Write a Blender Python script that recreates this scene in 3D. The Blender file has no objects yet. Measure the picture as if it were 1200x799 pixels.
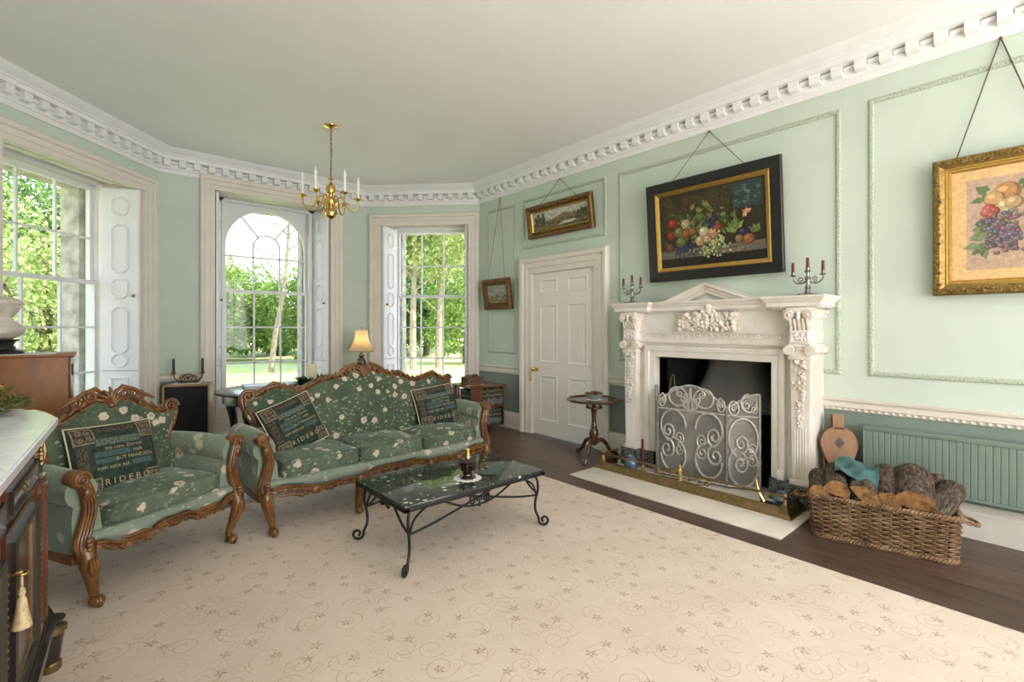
import bpy, bmesh, math, random
from mathutils import Vector, Matrix, noise as mnoise
random.seed(7)
PI = math.pi
R = math.radians
scene = bpy.context.scene
COL = scene.collection

# ------------------------------------------------------------------ camera
cam_data = bpy.data.cameras.new('camera')
cam_data.sensor_fit = 'HORIZONTAL'
cam_data.sensor_width = 36.0
cam_data.lens = 36.0 * 568.73 / 1200.0
cam_data.shift_y = -(399.5 - 384.09) / 1200.0
cam_data.clip_start = 0.02
cam_data.clip_end = 300
cam = bpy.data.objects.new('camera', cam_data)
COL.objects.link(cam)
cam.location = (0, 0, 1.33)
cam.rotation_euler = (R(90), 0, -0.71419)
scene.camera = cam

# ------------------------------------------------------------------ view + light
vs = scene.view_settings
scene.display_settings.display_device = 'sRGB'
vs.view_transform = 'Standard'
vs.look = 'None'
vs.gamma = 1.0
vs.use_curve_mapping = False
vs.exposure = 0.53

world = bpy.data.worlds.new('world')
scene.world = world
world.use_nodes = True
wn = world.node_tree.nodes
wl = world.node_tree.links
wn.clear()
wo = wn.new('ShaderNodeOutputWorld')
wb = wn.new('ShaderNodeBackground')
wtc = wn.new('ShaderNodeTexCoord')
wsep = wn.new('ShaderNodeSeparateXYZ')
wramp = wn.new('ShaderNodeValToRGB')
wramp.color_ramp.elements[0].position = 0.0
wramp.color_ramp.elements[0].color = (0.93, 0.96, 1.0, 1)
wramp.color_ramp.elements[1].position = 0.7
wramp.color_ramp.elements[1].color = (0.55, 0.74, 1.0, 1)
wl.new(wtc.outputs['Generated'], wsep.inputs[0])
wl.new(wsep.outputs['Z'], wramp.inputs[0])
wl.new(wramp.outputs[0], wb.inputs['Color'])
wb.inputs['Strength'].default_value = 2.3
wl.new(wb.outputs[0], wo.inputs['Surface'])

def lamp(name, kind, loc, rot, energy, color=(1, 1, 1), **kw):
    d = bpy.data.lights.new(name, kind)
    d.energy = energy
    d.color = color
    for k, v in kw.items():
        setattr(d, k, v)
    o = bpy.data.objects.new(name, d)
    COL.objects.link(o)
    o.location = loc
    o.rotation_euler = rot
    return o

sun_dir = Vector((-0.38, 0.62, -0.80))          # direction the light travels
sun = lamp('sun', 'SUN', (0, -5, 12), (0, 0, 0), 7.0, (1.0, 0.93, 0.80), angle=R(0.6))
sun.rotation_euler = sun_dir.to_track_quat('-Z', 'Y').to_euler()
# added fill lights outside the unseen back windows, tilted up to brighten the room
for wx in (0.55, 1.85, 3.15):
    lamp('window_daylight', 'AREA', (wx, -2.56, 1.75), (R(109), 0, 0), 48, (1.0, 0.965, 0.955),
         shape='RECTANGLE', size=1.05, size_y=2.3)

# ------------------------------------------------------------------ mesh helper
def V(*a):
    return Vector(a)

class MB:
    """collects faces; build() links them as ONE mesh object"""
    def __init__(self):
        self.v = []; self.f = []; self.mi = []; self.c = []; self.m = 0; self.col = (1, 1, 1)
        self.T = None
    def add(self, verts, faces):
        o = len(self.v)
        if self.T is not None:
            verts = [self.T @ Vector(p) for p in verts]
        self.v += [tuple(p) for p in verts]
        for f in faces:
            self.f.append(tuple(i + o for i in f)); self.mi.append(self.m); self.c.append(self.col)
        return self
    def box(self, x0, x1, y0, y1, z0, z1, bev=0):
        x0, x1 = min(x0, x1), max(x0, x1); y0, y1 = min(y0, y1), max(y0, y1); z0, z1 = min(z0, z1), max(z0, z1)
        if bev <= 0:
            vs_ = [(x0,y0,z0),(x1,y0,z0),(x1,y1,z0),(x0,y1,z0),(x0,y0,z1),(x1,y0,z1),(x1,y1,z1),(x0,y1,z1)]
            return self.add(vs_, [(0,3,2,1),(4,5,6,7),(0,1,5,4),(1,2,6,5),(2,3,7,6),(3,0,4,7)])
        bm = bmesh.new()
        bmesh.ops.create_cube(bm, size=1)
        for v in bm.verts:
            v.co = Vector(((x0+x1)/2 + v.co.x*(x1-x0), (y0+y1)/2 + v.co.y*(y1-y0), (z0+z1)/2 + v.co.z*(z1-z0)))
        bmesh.ops.bevel(bm, geom=bm.edges[:], offset=bev, segments=2, profile=0.6, affect='EDGES')
        return self.bm(bm)
    def bm(self, bm):
        bm.verts.index_update()
        self.add([v.co.copy() for v in bm.verts], [[v.index for v in f.verts] for f in bm.faces])
        bm.free()
        return self
    def poly(self, pts):
        return self.add(pts, [tuple(range(len(pts)))])
    def prism(self, pts2, fn, h0, h1):
        """polygon pts2 extruded from h0 to h1; fn(u, v, h) -> point"""
        n = len(pts2)
        vs_ = [fn(u, v, h0) for u, v in pts2] + [fn(u, v, h1) for u, v in pts2]
        fs = [tuple(range(n))[::-1], tuple(range(n, 2*n))] + [(i, (i+1) % n, n+(i+1) % n, n+i) for i in range(n)]
        return self.add(vs_, fs)
    def lathe(self, prof, n=24, c=(0, 0, 0), axis='z', sx=1, sy=1, phase=0.0, mod=None):
        vs_ = []; fs = []
        for r, h in prof:
            for k in range(n):
                a = 2*PI*k/n + phase
                rr = r*(mod(a, h) if mod else 1)
                x, y = rr*math.cos(a)*sx, rr*math.sin(a)*sy
                p = {'z': (x, y, h), 'y': (x, h, y), 'x': (h, x, y)}[axis]
                vs_.append((p[0]+c[0], p[1]+c[1], p[2]+c[2]))
        m = len(prof)
        for i in range(m-1):
            for k in range(n):
                fs.append((i*n+k, i*n+(k+1) % n, (i+1)*n+(k+1) % n, (i+1)*n+k))
        if prof[0][0] > 1e-6: fs.append(tuple(range(n))[::-1])
        if prof[-1][0] > 1e-6: fs.append(tuple(range((m-1)*n, m*n)))
        return self.add(vs_, fs)
    def tube(self, pts, r, n=8, closed=False, flat=1.0, ref=None):
        """sweep of a round (or flattened) section along pts; r a number or a list"""
        P = [Vector(p) for p in pts]; m = len(P)
        rs = r if isinstance(r, (list, tuple)) else [r]*m
        vs_ = []; fs = []; N = None
        for i in range(m):
            if closed: t = P[(i+1) % m]-P[(i-1) % m]
            else: t = P[min(i+1, m-1)]-P[max(i-1, 0)]
            if t.length < 1e-9: t = Vector((0, 0, 1))
            t.normalize()
            if ref is not None:
                N = Vector(ref) - t*Vector(ref).dot(t)
                if N.length < 1e-6: N = t.orthogonal()
            elif N is None: N = t.orthogonal()
            else:
                N = N - t*N.dot(t)
                if N.length < 1e-6: N = t.orthogonal()
            N.normalize(); B = t.cross(N)
            for k in range(n):
                a = 2*PI*k/n
                vs_.append(P[i] + N*(rs[i]*math.cos(a)) + B*(rs[i]*flat*math.sin(a)))
        for i in range(m if closed else m-1):
            j = (i+1) % m
            for k in range(n):
                fs.append((i*n+k, i*n+(k+1) % n, j*n+(k+1) % n, j*n+k))
        if not closed:
            fs.append(tuple(range(n))[::-1]); fs.append(tuple(range((m-1)*n, m*n)))
        return self.add(vs_, fs)
    def ball(self, c, rx, ry=None, rz=None, u=12, v=8, rot=None):
        ry = rx if ry is None else ry; rz = rx if rz is None else rz
        c = Vector(c); vs_ = []; fs = []
        def pt(x, y, z):
            p = Vector((x*rx, y*ry, z*rz))
            return c + (rot @ p if rot is not None else p)
        vs_.append(pt(0, 0, -1))
        for j in range(1, v):
            b = -PI/2 + PI*j/v
            for i in range(u):
                a = 2*PI*i/u
                vs_.append(pt(math.cos(b)*math.cos(a), math.cos(b)*math.sin(a), math.sin(b)))
        vs_.append(pt(0, 0, 1)); top = len(vs_)-1
        for i in range(u):
            fs.append((0, 1+(i+1) % u, 1+i)); fs.append((top, top-u+i, top-u+(i+1) % u))
        for j in range(v-2):
            for i in range(u):
                a = 1+j*u+i; b = 1+j*u+(i+1) % u
                fs.append((a, b, b+u, a+u))
        return self.add(vs_, fs)
    def grid(self, fn, nu, nv, wrap_u=False):
        """surface fn(s, t) for s, t in 0..1"""
        vs_ = [fn(i/(nu if wrap_u else nu-1), j/(nv-1)) for j in range(nv) for i in range(nu)]
        fs = []
        for j in range(nv-1):
            for i in range(nu if wrap_u else nu-1):
                i2 = (i+1) % nu
                fs.append((j*nu+i, j*nu+i2, (j+1)*nu+i2, (j+1)*nu+i))
        return self.add(vs_, fs)
    def soft(self, c, sx, sy, sz, p=7, n=12, crown=0.0, rot=None):
        """rounded cushion-like box of full size sx, sy, sz"""
        c = Vector(c); bm = bmesh.new()
        bmesh.ops.create_cube(bm, size=2)
        bmesh.ops.subdivide_edges(bm, edges=bm.edges[:], cuts=n, use_grid_fill=True)
        for v in bm.verts:
            q = v.co
            l = (abs(q.x)**p + abs(q.y)**p + abs(q.z)**p)**(1/p)
            q = q/l
            z = q.z*sz/2 + (crown*(1-q.x**2)*(1-q.y**2)*(1 if q.z > 0 else 0.0)*max(0, q.z))
            w = Vector((q.x*sx/2, q.y*sy/2, z))
            v.co = c + (rot @ w if rot is not None else w)
        return self.bm(bm)
    def mould(self, path, prof, fn, closed=False):
        """sweep profile [(offset, height)] along a mitred 2-D path; fn(u, v, height) -> point. Offset is to the left."""
        P = [Vector(p) for p in path]; m = len(P); k = len(prof)
        vs_ = []; fs = []
        for i in range(m):
            if closed: d0 = (P[i]-P[i-1]).normalized(); d1 = (P[(i+1) % m]-P[i]).normalized()
            else:
                d0 = (P[i]-P[i-1]).normalized() if i > 0 else (P[1]-P[0]).normalized()
                d1 = (P[i+1]-P[i]).normalized() if i < m-1 else d0
            n0 = Vector((-d0.y, d0.x)); n1 = Vector((-d1.y, d1.x))
            mt = n0+n1; mt = mt/(mt.length_squared/2) if mt.length > 1e-6 else n0
            for o, h in prof:
                q = P[i]+mt*o
                vs_.append(fn(q.x, q.y, h))
        for i in range(m if closed else m-1):
            j = (i+1) % m
            for a in range(k-1):
                fs.append((i*k+a, i*k+a+1, j*k+a+1, j*k+a))
        if not closed:
            fs.append(tuple(range(k))); fs.append(tuple(range((m-1)*k, m*k))[::-1])
        return self.add(vs_, fs)
    def build(self, name, mats, parent=None, smooth=35, recalc=True):
        me = bpy.data.meshes.new(name)
        me.from_pydata(self.v, [], self.f)
        if not isinstance(mats, (list, tuple)): mats = [mats]
        for m in mats: me.materials.append(m)
        me.polygons.foreach_set('material_index', self.mi)
        if any(c != (1, 1, 1) for c in self.c):
            at = me.color_attributes.new('Col', 'FLOAT_COLOR', 'CORNER')
            data = []
            for p, c in zip(me.polygons, self.c):
                data += [c[0], c[1], c[2], 1.0]*p.loop_total
            at.data.foreach_set('color', data)
        if recalc:
            bm = bmesh.new(); bm.from_mesh(me)
            bmesh.ops.recalc_face_normals(bm, faces=bm.faces[:])
            bm.to_mesh(me); bm.free()
        if smooth:
            me.shade_smooth()
            me.set_sharp_from_angle(angle=R(smooth))
        me.update()
        o = bpy.data.objects.new(name, me)
        COL.objects.link(o)
        if parent is not None: o.parent = parent
        return o

def tag(o, label, cat, group=None, kind=None):
    o['label'] = label; o['category'] = cat
    if group: o['group'] = group
    if kind: o['kind'] = kind
    return o

def thing(name, label, cat, loc=(0, 0, 0), rotz=0.0, group=None, kind=None):
    o = bpy.data.objects.new(name, None)
    o.empty_display_size = 0.05
    COL.objects.link(o)
    o.location = loc; o.rotation_euler = (0, 0, rotz)
    return tag(o, label, cat, group, kind)

def dup(root, loc=None, rotz=None, label=None):
    def cp(o, par):
        c = o.copy(); COL.objects.link(c)
        if par is not None: c.parent = par
        for ch in list(o.children): cp(ch, c)
        return c
    r = cp(root, None)
    if loc is not None: r.location = loc
    if rotz is not None: r.rotation_euler = (0, 0, rotz)
    if label: r['label'] = label
    return r

def catmull(pts, n=8, closed=False):
    P = [Vector(p) for p in pts]; out = []; m = len(P)
    seg = m if closed else m-1
    for i in range(seg):
        if closed: p0, p1, p2, p3 = P[i-1], P[i], P[(i+1) % m], P[(i+2) % m]
        else: p0, p1, p2, p3 = P[max(i-1, 0)], P[i], P[i+1], P[min(i+2, m-1)]
        for k in range(n):
            t = k/n
            out.append(0.5*((2*p1) + (p2-p0)*t + (2*p0-5*p1+4*p2-p3)*t*t + (3*p1-p0-3*p2+p3)*t**3))
    if not closed: out.append(P[-1])
    return out

def spiral(cx, cy, r0, r1, a0, turns, n=24):
    """2-D spiral from radius r0 to r1 starting at angle a0 (degrees); turns may be negative"""
    out = []
    for i in range(n+1):
        t = i/n; a = R(a0)+2*PI*turns*t; r = r0+(r1-r0)*t
        out.append((cx+r*math.cos(a), cy+r*math.sin(a)))
    return out

# ------------------------------------------------------------------ materials
MATS = {}
class NT:
    """terse node-tree builder"""
    def __init__(self, name):
        self.mat = bpy.data.materials.new(name)
        self.mat.use_nodes = True
        self.t = self.mat.node_tree
        self.n = self.t.nodes; self.l = self.t.links
        self.b = self.n['Principled BSDF']; self.out = self.n['Material Output']
        self.tc = self.n.new('ShaderNodeTexCoord')
    def link(self, a, b):
        self.l.new(a, b)
    def put(self, node, key, val):
        s = node.inputs[key]
        if hasattr(val, 'is_output'): self.l.new(val, s)
        elif val is not None: s.default_value = val
    def map(self, coord='Object', scale=(1, 1, 1), rot=(0, 0, 0), loc=(0, 0, 0)):
        m = self.n.new('ShaderNodeMapping')
        self.l.new(self.tc.outputs[coord], m.inputs['Vector'])
        m.inputs['Scale'].default_value = scale; m.inputs['Rotation'].default_value = rot; m.inputs['Location'].default_value = loc
        return m.outputs[0]
    def noise(self, scale=5, detail=3, vec=None, rough=0.5, dist=0.0):
        x = self.n.new('ShaderNodeTexNoise')
        x.inputs['Scale'].default_value = scale; x.inputs['Detail'].default_value = detail
        x.inputs['Roughness'].default_value = rough; x.inputs['Distortion'].default_value = dist
        self.l.new(vec if vec is not None else self.tc.outputs['Object'], x.inputs['Vector'])
        return x.outputs['Fac']
    def voro(self, scale, vec=None, feature='F1', rnd=1.0, dims='3D', out='Distance'):
        x = self.n.new('ShaderNodeTexVoronoi'); x.feature = feature; x.voronoi_dimensions = dims
        x.inputs['Scale'].default_value = scale; x.inputs['Randomness'].default_value = rnd
        self.l.new(vec if vec is not None else self.tc.outputs['Object'], x.inputs['Vector'])
        return x.outputs[out] if out else x
    def ramp(self, fac, stops, interp='LINEAR'):
        x = self.n.new('ShaderNodeValToRGB'); cr = x.color_ramp; cr.interpolation = interp
        while len(cr.elements) < len(stops): cr.elements.new(0.5)
        for e, (p, c) in zip(cr.elements, stops):
            e.position = p
            e.color = (c, c, c, 1) if isinstance(c, (int, float)) else (*c, 1)
        self.l.new(fac, x.inputs[0])
        return x.outputs[0]
    def mix(self, fac, a, b, mode='MIX'):
        x = self.n.new('ShaderNodeMix'); x.data_type = 'RGBA'; x.blend_type = mode
        self.put(x, 0, fac)
        for k, val in ((6, a), (7, b)):
            if isinstance(val, tuple) and len(val) == 3: val = (*val, 1)
            self.put(x, k, val)
        return x.outputs[2]
    def math(self, op, a, b=None, c=None):
        x = self.n.new('ShaderNodeMath'); x.operation = op
        self.put(x, 0, a)
        if b is not None: self.put(x, 1, b)
        if c is not None: self.put(x, 2, c)
        return x.outputs[0]
    def vmath(self, op, a, b=None):
        x = self.n.new('ShaderNodeVectorMath'); x.operation = op
        self.put(x, 0, a)
        if b is not None: self.put(x, 1, b)
        return x.outputs[0]
    def bump(self, h, strength=0.3, dist=0.01):
        x = self.n.new('ShaderNodeBump')
        x.inputs['Strength'].default_value = strength; x.inputs['Distance'].default_value = dist
        self.l.new(h, x.inputs['Height']); self.l.new(x.outputs[0], self.b.inputs['Normal'])
    def done(self, color=None, rough=0.5, metal=0.0, spec=None, **kw):
        self.put(self.b, 'Base Color', (*color, 1) if isinstance(color, tuple) else color)
        self.put(self.b, 'Roughness', rough); self.put(self.b, 'Metallic', metal)
        if spec is not None: self.put(self.b, 'Specular IOR Level', spec)
        for k, v in kw.items(): self.put(self.b, k, v)
        return self.mat

def simple(name, c, rough=0.5, metal=0.0, var=0.12, scale=12, bump=0.0, bscale=60, spec=None, **kw):
    t = NT(name)
    n = t.noise(scale, 4)
    lo = tuple(x*(1-var) for x in c); hi = tuple(min(1, x*(1+var)) for x in c)
    col = t.ramp(n, [(0.3, lo), (0.7, hi)])
    if bump: t.bump(t.noise(bscale, 3), bump, 0.004)
    return t.done(col, rough, metal, spec, **kw)

def wood(name, dark, light, rough=0.35, scale=6, stretch=(1, 1, 0.12), bump=0.05, coat=0.0):
    t = NT(name)
    v = t.map('Object', stretch)
    n = t.noise(scale*3, 5, v, 0.6, 1.2)
    n2 = t.noise(scale*14, 2, v)
    f = t.math('ADD', t.math('MULTIPLY', n, 0.75), t.math('MULTIPLY', n2, 0.25))
    col = t.ramp(f, [(0.32, dark), (0.68, light)])
    t.bump(f, bump, 0.003)
    return t.done(col, rough, **({'Coat Weight': coat, 'Coat Roughness': 0.15} if coat else {}))

M = {}
M['paint_green'] = simple('pale_green_wall_paint', (0.572, 0.655, 0.565), 0.75, var=0.035, scale=2.5, bump=0.05, bscale=40)
M['paint_dado'] = simple('sage_green_dado_paint', (0.215, 0.272, 0.232), 0.65, var=0.05, scale=3, bump=0.04)
M['ceiling'] = simple('off_white_ceiling_paint', (0.92, 0.90, 0.885), 0.85, var=0.02, scale=1.5)
M['plaster'] = simple('white_plaster', (0.83, 0.82, 0.81), 0.7, var=0.03, scale=8)
M['trim'] = simple('cream_gloss_paint', (0.75, 0.70, 0.62), 0.42, var=0.04, scale=6)
M['door'] = simple('warm_white_door_paint', (0.84, 0.80, 0.73), 0.42, var=0.02, scale=4)
M['shutter'] = simple('white_shutter_paint', (0.84, 0.84, 0.86), 0.4, var=0.025, scale=5)
M['sash'] = simple('white_sash_paint', (0.80, 0.80, 0.80), 0.4, var=0.02, scale=5)
M['stone'] = simple('weathered_limestone', (0.47, 0.44, 0.39), 0.9, var=0.35, scale=9, bump=0.5, bscale=30)
M['brass'] = simple('polished_brass', (0.72, 0.50, 0.17), 0.22, 1.0, var=0.08)
M['brass_old'] = simple('aged_brass', (0.29, 0.205, 0.10), 0.38, 1.0, var=0.2, scale=25)
M['brass_dark'] = simple('dark_bronze_metal', (0.16, 0.12, 0.08), 0.35, 0.9, var=0.2)
M['silver'] = simple('tarnished_silver', (0.36, 0.33, 0.30), 0.3, 1.0, var=0.25, scale=40)
M['iron'] = simple('black_wrought_iron', (0.022, 0.021, 0.022), 0.45, 0.5, var=0.3, scale=40, bump=0.2)
M['soot'] = simple('soot_black', (0.012, 0.011, 0.010), 0.9, var=0.5, scale=8, bump=0.4, bscale=20)
M['hood'] = simple('dark_iron_hood', (0.24, 0.215, 0.21), 0.5, 0.2, var=0.2, scale=5)
M['maroon_wax'] = simple('dark_red_wax', (0.13, 0.012, 0.025), 0.4, var=0.1)
M['green_wax'] = simple('dark_green_wax', (0.008, 0.035, 0.03), 0.4, var=0.1)
M['cream_wax'] = simple('cream_wax', (0.85, 0.76, 0.52), 0.5, var=0.05)
M['white_plastic'] = simple('white_plastic', (0.86, 0.85, 0.82), 0.4, var=0.02)
M['cloth_white'] = simple('white_lace_cloth', (0.82, 0.81, 0.78), 0.9, var=0.06, scale=60, bump=0.2, bscale=200)
M['carved'] = None
del M['carved']
M['walnut'] = wood('carved_walnut', (0.050, 0.020, 0.006), (0.255, 0.108, 0.030), 0.36, scale=6, stretch=(1, 1, 0.6), bump=0.3, coat=0.15)
M['mahogany'] = wood('dark_mahogany', (0.028, 0.009, 0.006), (0.085, 0.022, 0.012), 0.25, scale=4, coat=0.4)
M['mahogany_red'] = wood('red_mahogany', (0.07, 0.017, 0.008), (0.16, 0.045, 0.018), 0.25, scale=3, coat=0.5)
M['brown_table'] = wood('dark_brown_table_wood', (0.035, 0.014, 0.008), (0.10, 0.042, 0.02), 0.25, scale=4, coat=0.4)
M['ebony'] = wood('black_stained_wood', (0.010, 0.008, 0.007), (0.03, 0.02, 0.015), 0.25, scale=4, coat=0.4)
M['cabinet_brown'] = wood('golden_brown_veneer', (0.19, 0.056, 0.004), (0.37, 0.128, 0.012), 0.45, scale=1.6, stretch=(1, 1, 0.35))
M['oak'] = wood('light_oak_edge', (0.25, 0.15, 0.07), (0.42, 0.27, 0.14), 0.4, scale=5)
M['bellows_wood'] = wood('worn_elm_wood', (0.17, 0.075, 0.025), (0.36, 0.17, 0.07), 0.5, scale=4, stretch=(1, 1, 0.2))
M['leather_dark'] = simple('dark_leather', (0.05, 0.028, 0.02), 0.5, var=0.3, scale=20, bump=0.3)
M['speaker_cloth'] = simple('black_speaker_cloth', (0.012, 0.010, 0.009), 0.9, var=0.2, scale=80, bump=0.2, bscale=300)
M['radiator'] = simple('sage_green_radiator_enamel', (0.205, 0.265, 0.22), 0.4, var=0.03, scale=4)
M['gold_frame'] = simple('gilt_gesso', (0.25, 0.16, 0.048), 0.45, 0.7, var=0.45, scale=45, bump=0.7, bscale=70)
M['gold_plain'] = simple('gilt_slip', (0.52, 0.33, 0.09), 0.32, 0.8, var=0.12, scale=30)
M['gold_dark'] = simple('darkened_gilt', (0.16, 0.088, 0.025), 0.4, 0.6, var=0.5, scale=40, bump=0.6, bscale=60)
M['frame_black'] = simple('black_frame_lacquer', (0.012, 0.010, 0.009), 0.35, var=0.2, scale=20)
M['mat_board'] = simple('cream_mount_board', (0.80, 0.55, 0.27), 0.8, var=0.02)
M['leaf_dark'] = simple('dark_glossy_leaf', (0.03, 0.085, 0.022), 0.45, var=0.5, scale=30)
M['leaf_moss'] = simple('olive_foliage', (0.12, 0.14, 0.03), 0.7, var=0.5, scale=40)
M['teal_leather'] = simple('teal_suede_leather', (0.06, 0.135, 0.135), 0.75, var=0.3, scale=20, bump=0.2)
M['ceramic_blue'] = simple('blue_glazed_ceramic', (0.14, 0.20, 0.27), 0.12, 0.2, var=0.4, scale=20)
M['black_glaze'] = simple('black_enamel', (0.015, 0.015, 0.016), 0.25, var=0.2)
M['cone_brown'] = simple('pine_cone_brown', (0.14, 0.078, 0.048), 0.8, var=0.5, scale=50, bump=0.5)
M['book_dark'] = None
M['bust'] = simple('aged_white_marble_bust', (0.60, 0.55, 0.48), 0.55, var=0.22, scale=9, bump=0.15)
M['tassel'] = simple('gold_silk_tassel', (0.48, 0.36, 0.19), 0.5, var=0.3, scale=90, bump=0.5, bscale=150)
M['charcoal'] = simple('charcoal_grey_metal', (0.06, 0.06, 0.065), 0.35, 0.6, var=0.3)
M['pewter'] = simple('pewter_grey_paint', (0.52, 0.50, 0.46), 0.42, 0.4, var=0.2, scale=30)
del M['book_dark']

def m_mantel():
    t = NT('cream_statuary_marble')
    n = t.noise(2.2, 6, None, 0.6, 0.8)
    n2 = t.noise(7, 5, None, 0.65)
    col = t.ramp(n, [(0.30, (0.70, 0.62, 0.52)), (0.5, (0.79, 0.745, 0.68)), (0.72, (0.84, 0.81, 0.765))])
    st = t.ramp(n2, [(0.60, 0.0), (0.82, 0.45)])
    col = t.mix(st, col, (0.66, 0.50, 0.36))
    t.bump(t.noise(90, 2), 0.08, 0.003)
    return t.done(col, 0.45)
M['marble_cream'] = m_mantel()

def m_carving():
    t = NT('carved_marble_relief')
    n = t.noise(16, 4)
    col = t.ramp(n, [(0.25, (0.62, 0.52, 0.41)), (0.6, (0.83, 0.78, 0.71))])
    return t.done(col, 0.5)
M['marble_carved'] = m_carving()

def m_veined(name, base, dark, vein, scale, fl, rough=0.1, fleck=None, fscale=20, fth=0.18):
    t = NT(name)
    n = t.noise(scale, 7, None, 0.65, 1.6)
    col = t.ramp(n, [(0.3, dark), (0.55, base), (0.75, base)])
    n2 = t.noise(scale*1.7, 6, None, 0.6, 2.5)
    r = t.ramp(t.math('ABSOLUTE', t.math('SUBTRACT', n2, 0.5)), [(0.0, 1.0), (fl, 0.0)])
    col = t.mix(r, col, vein)
    if fleck:
        vv = t.map('Object', (1, 1, 1))
        d = t.noise(fscale*1.5, 2)
        x = t.math('ADD', t.voro(fscale, vv), t.math('MULTIPLY', d, 0.35))
        col = t.mix(t.ramp(x, [(fth, 1.0), (fth+0.05, 0.0)]), col, fleck)
        x2 = t.math('ADD', t.voro(fscale*2.6, vv), t.math('MULTIPLY', d, 0.4))
        col = t.mix(t.ramp(x2, [(fth+0.02, 0.6), (fth+0.06, 0.0)]), col, tuple(c*0.6 for c in fleck))
    return t.done(col, rough, **({'IOR': 1.85} if fleck else {}))
M['marble_table'] = m_veined('dark_green_fossil_marble', (0.026, 0.036, 0.032), (0.010, 0.013, 0.013), (0.075, 0.095, 0.085), 7, 0.012, 0.06, (0.55, 0.57, 0.52), 15, 0.325)
M['marble_grey'] = m_veined('black_veined_marble', (0.05, 0.055, 0.065), (0.014, 0.017, 0.022), (0.40, 0.40, 0.40), 7, 0.025, 0.2)
M['marble_white'] = m_veined('white_carrara_marble', (0.86, 0.86, 0.90), (0.74, 0.75, 0.80), (0.62, 0.63, 0.68), 2.2, 0.012, 0.18)
M['hearth_stone'] = simple('cream_hearth_limestone', (0.73, 0.67, 0.575), 0.4, var=0.08, scale=4, bump=0.03)

def m_floor():
    t = NT('dark_oak_floorboards')
    v = t.map('Object', (1, 1, 1))
    br = t.n.new('ShaderNodeTexBrick')
    # boards run along Y: rotate so that brick rows lie across X
    v2 = t.map('Object', (1, 1, 1), (0, 0, R(90)))
    t.l.new(v2, br.inputs['Vector'])
    br.inputs['Color1'].default_value = (0.2, 0.2, 0.2, 1); br.inputs['Color2'].default_value = (0.9, 0.9, 0.9, 1)
    br.inputs['Mortar'].default_value = (0, 0, 0, 1)
    br.inputs['Scale'].default_value = 1.0; br.inputs['Brick Width'].default_value = 2.7; br.inputs['Row Height'].default_value = 0.19
    br.inputs['Mortar Size'].default_value = 0.0022; br.inputs['Mortar Smooth'].default_value = 0.1
    g = t.noise(5, 6, t.map('Object', (7, 0.55, 1)), 0.6, 0.8)
    f = t.math('ADD', t.math('MULTIPLY', g, 0.75), t.math('MULTIPLY', br.outputs['Color'], 0.3))
    col = t.ramp(f, [(0.30, (0.042, 0.024, 0.017)), (0.55, (0.105, 0.062, 0.043)), (0.85, (0.21, 0.125, 0.085))])
    col = t.mix(br.outputs['Fac'], col, (0.008, 0.005, 0.004))
    t.bump(t.math('SUBTRACT', t.math('MULTIPLY', g, 0.15), br.outputs['Fac']), 0.25, 0.003)
    return t.done(col, t.math('ADD', t.math('MULTIPLY', t.noise(3, 3), 0.16), 0.27))
M['floor'] = m_floor()

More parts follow.
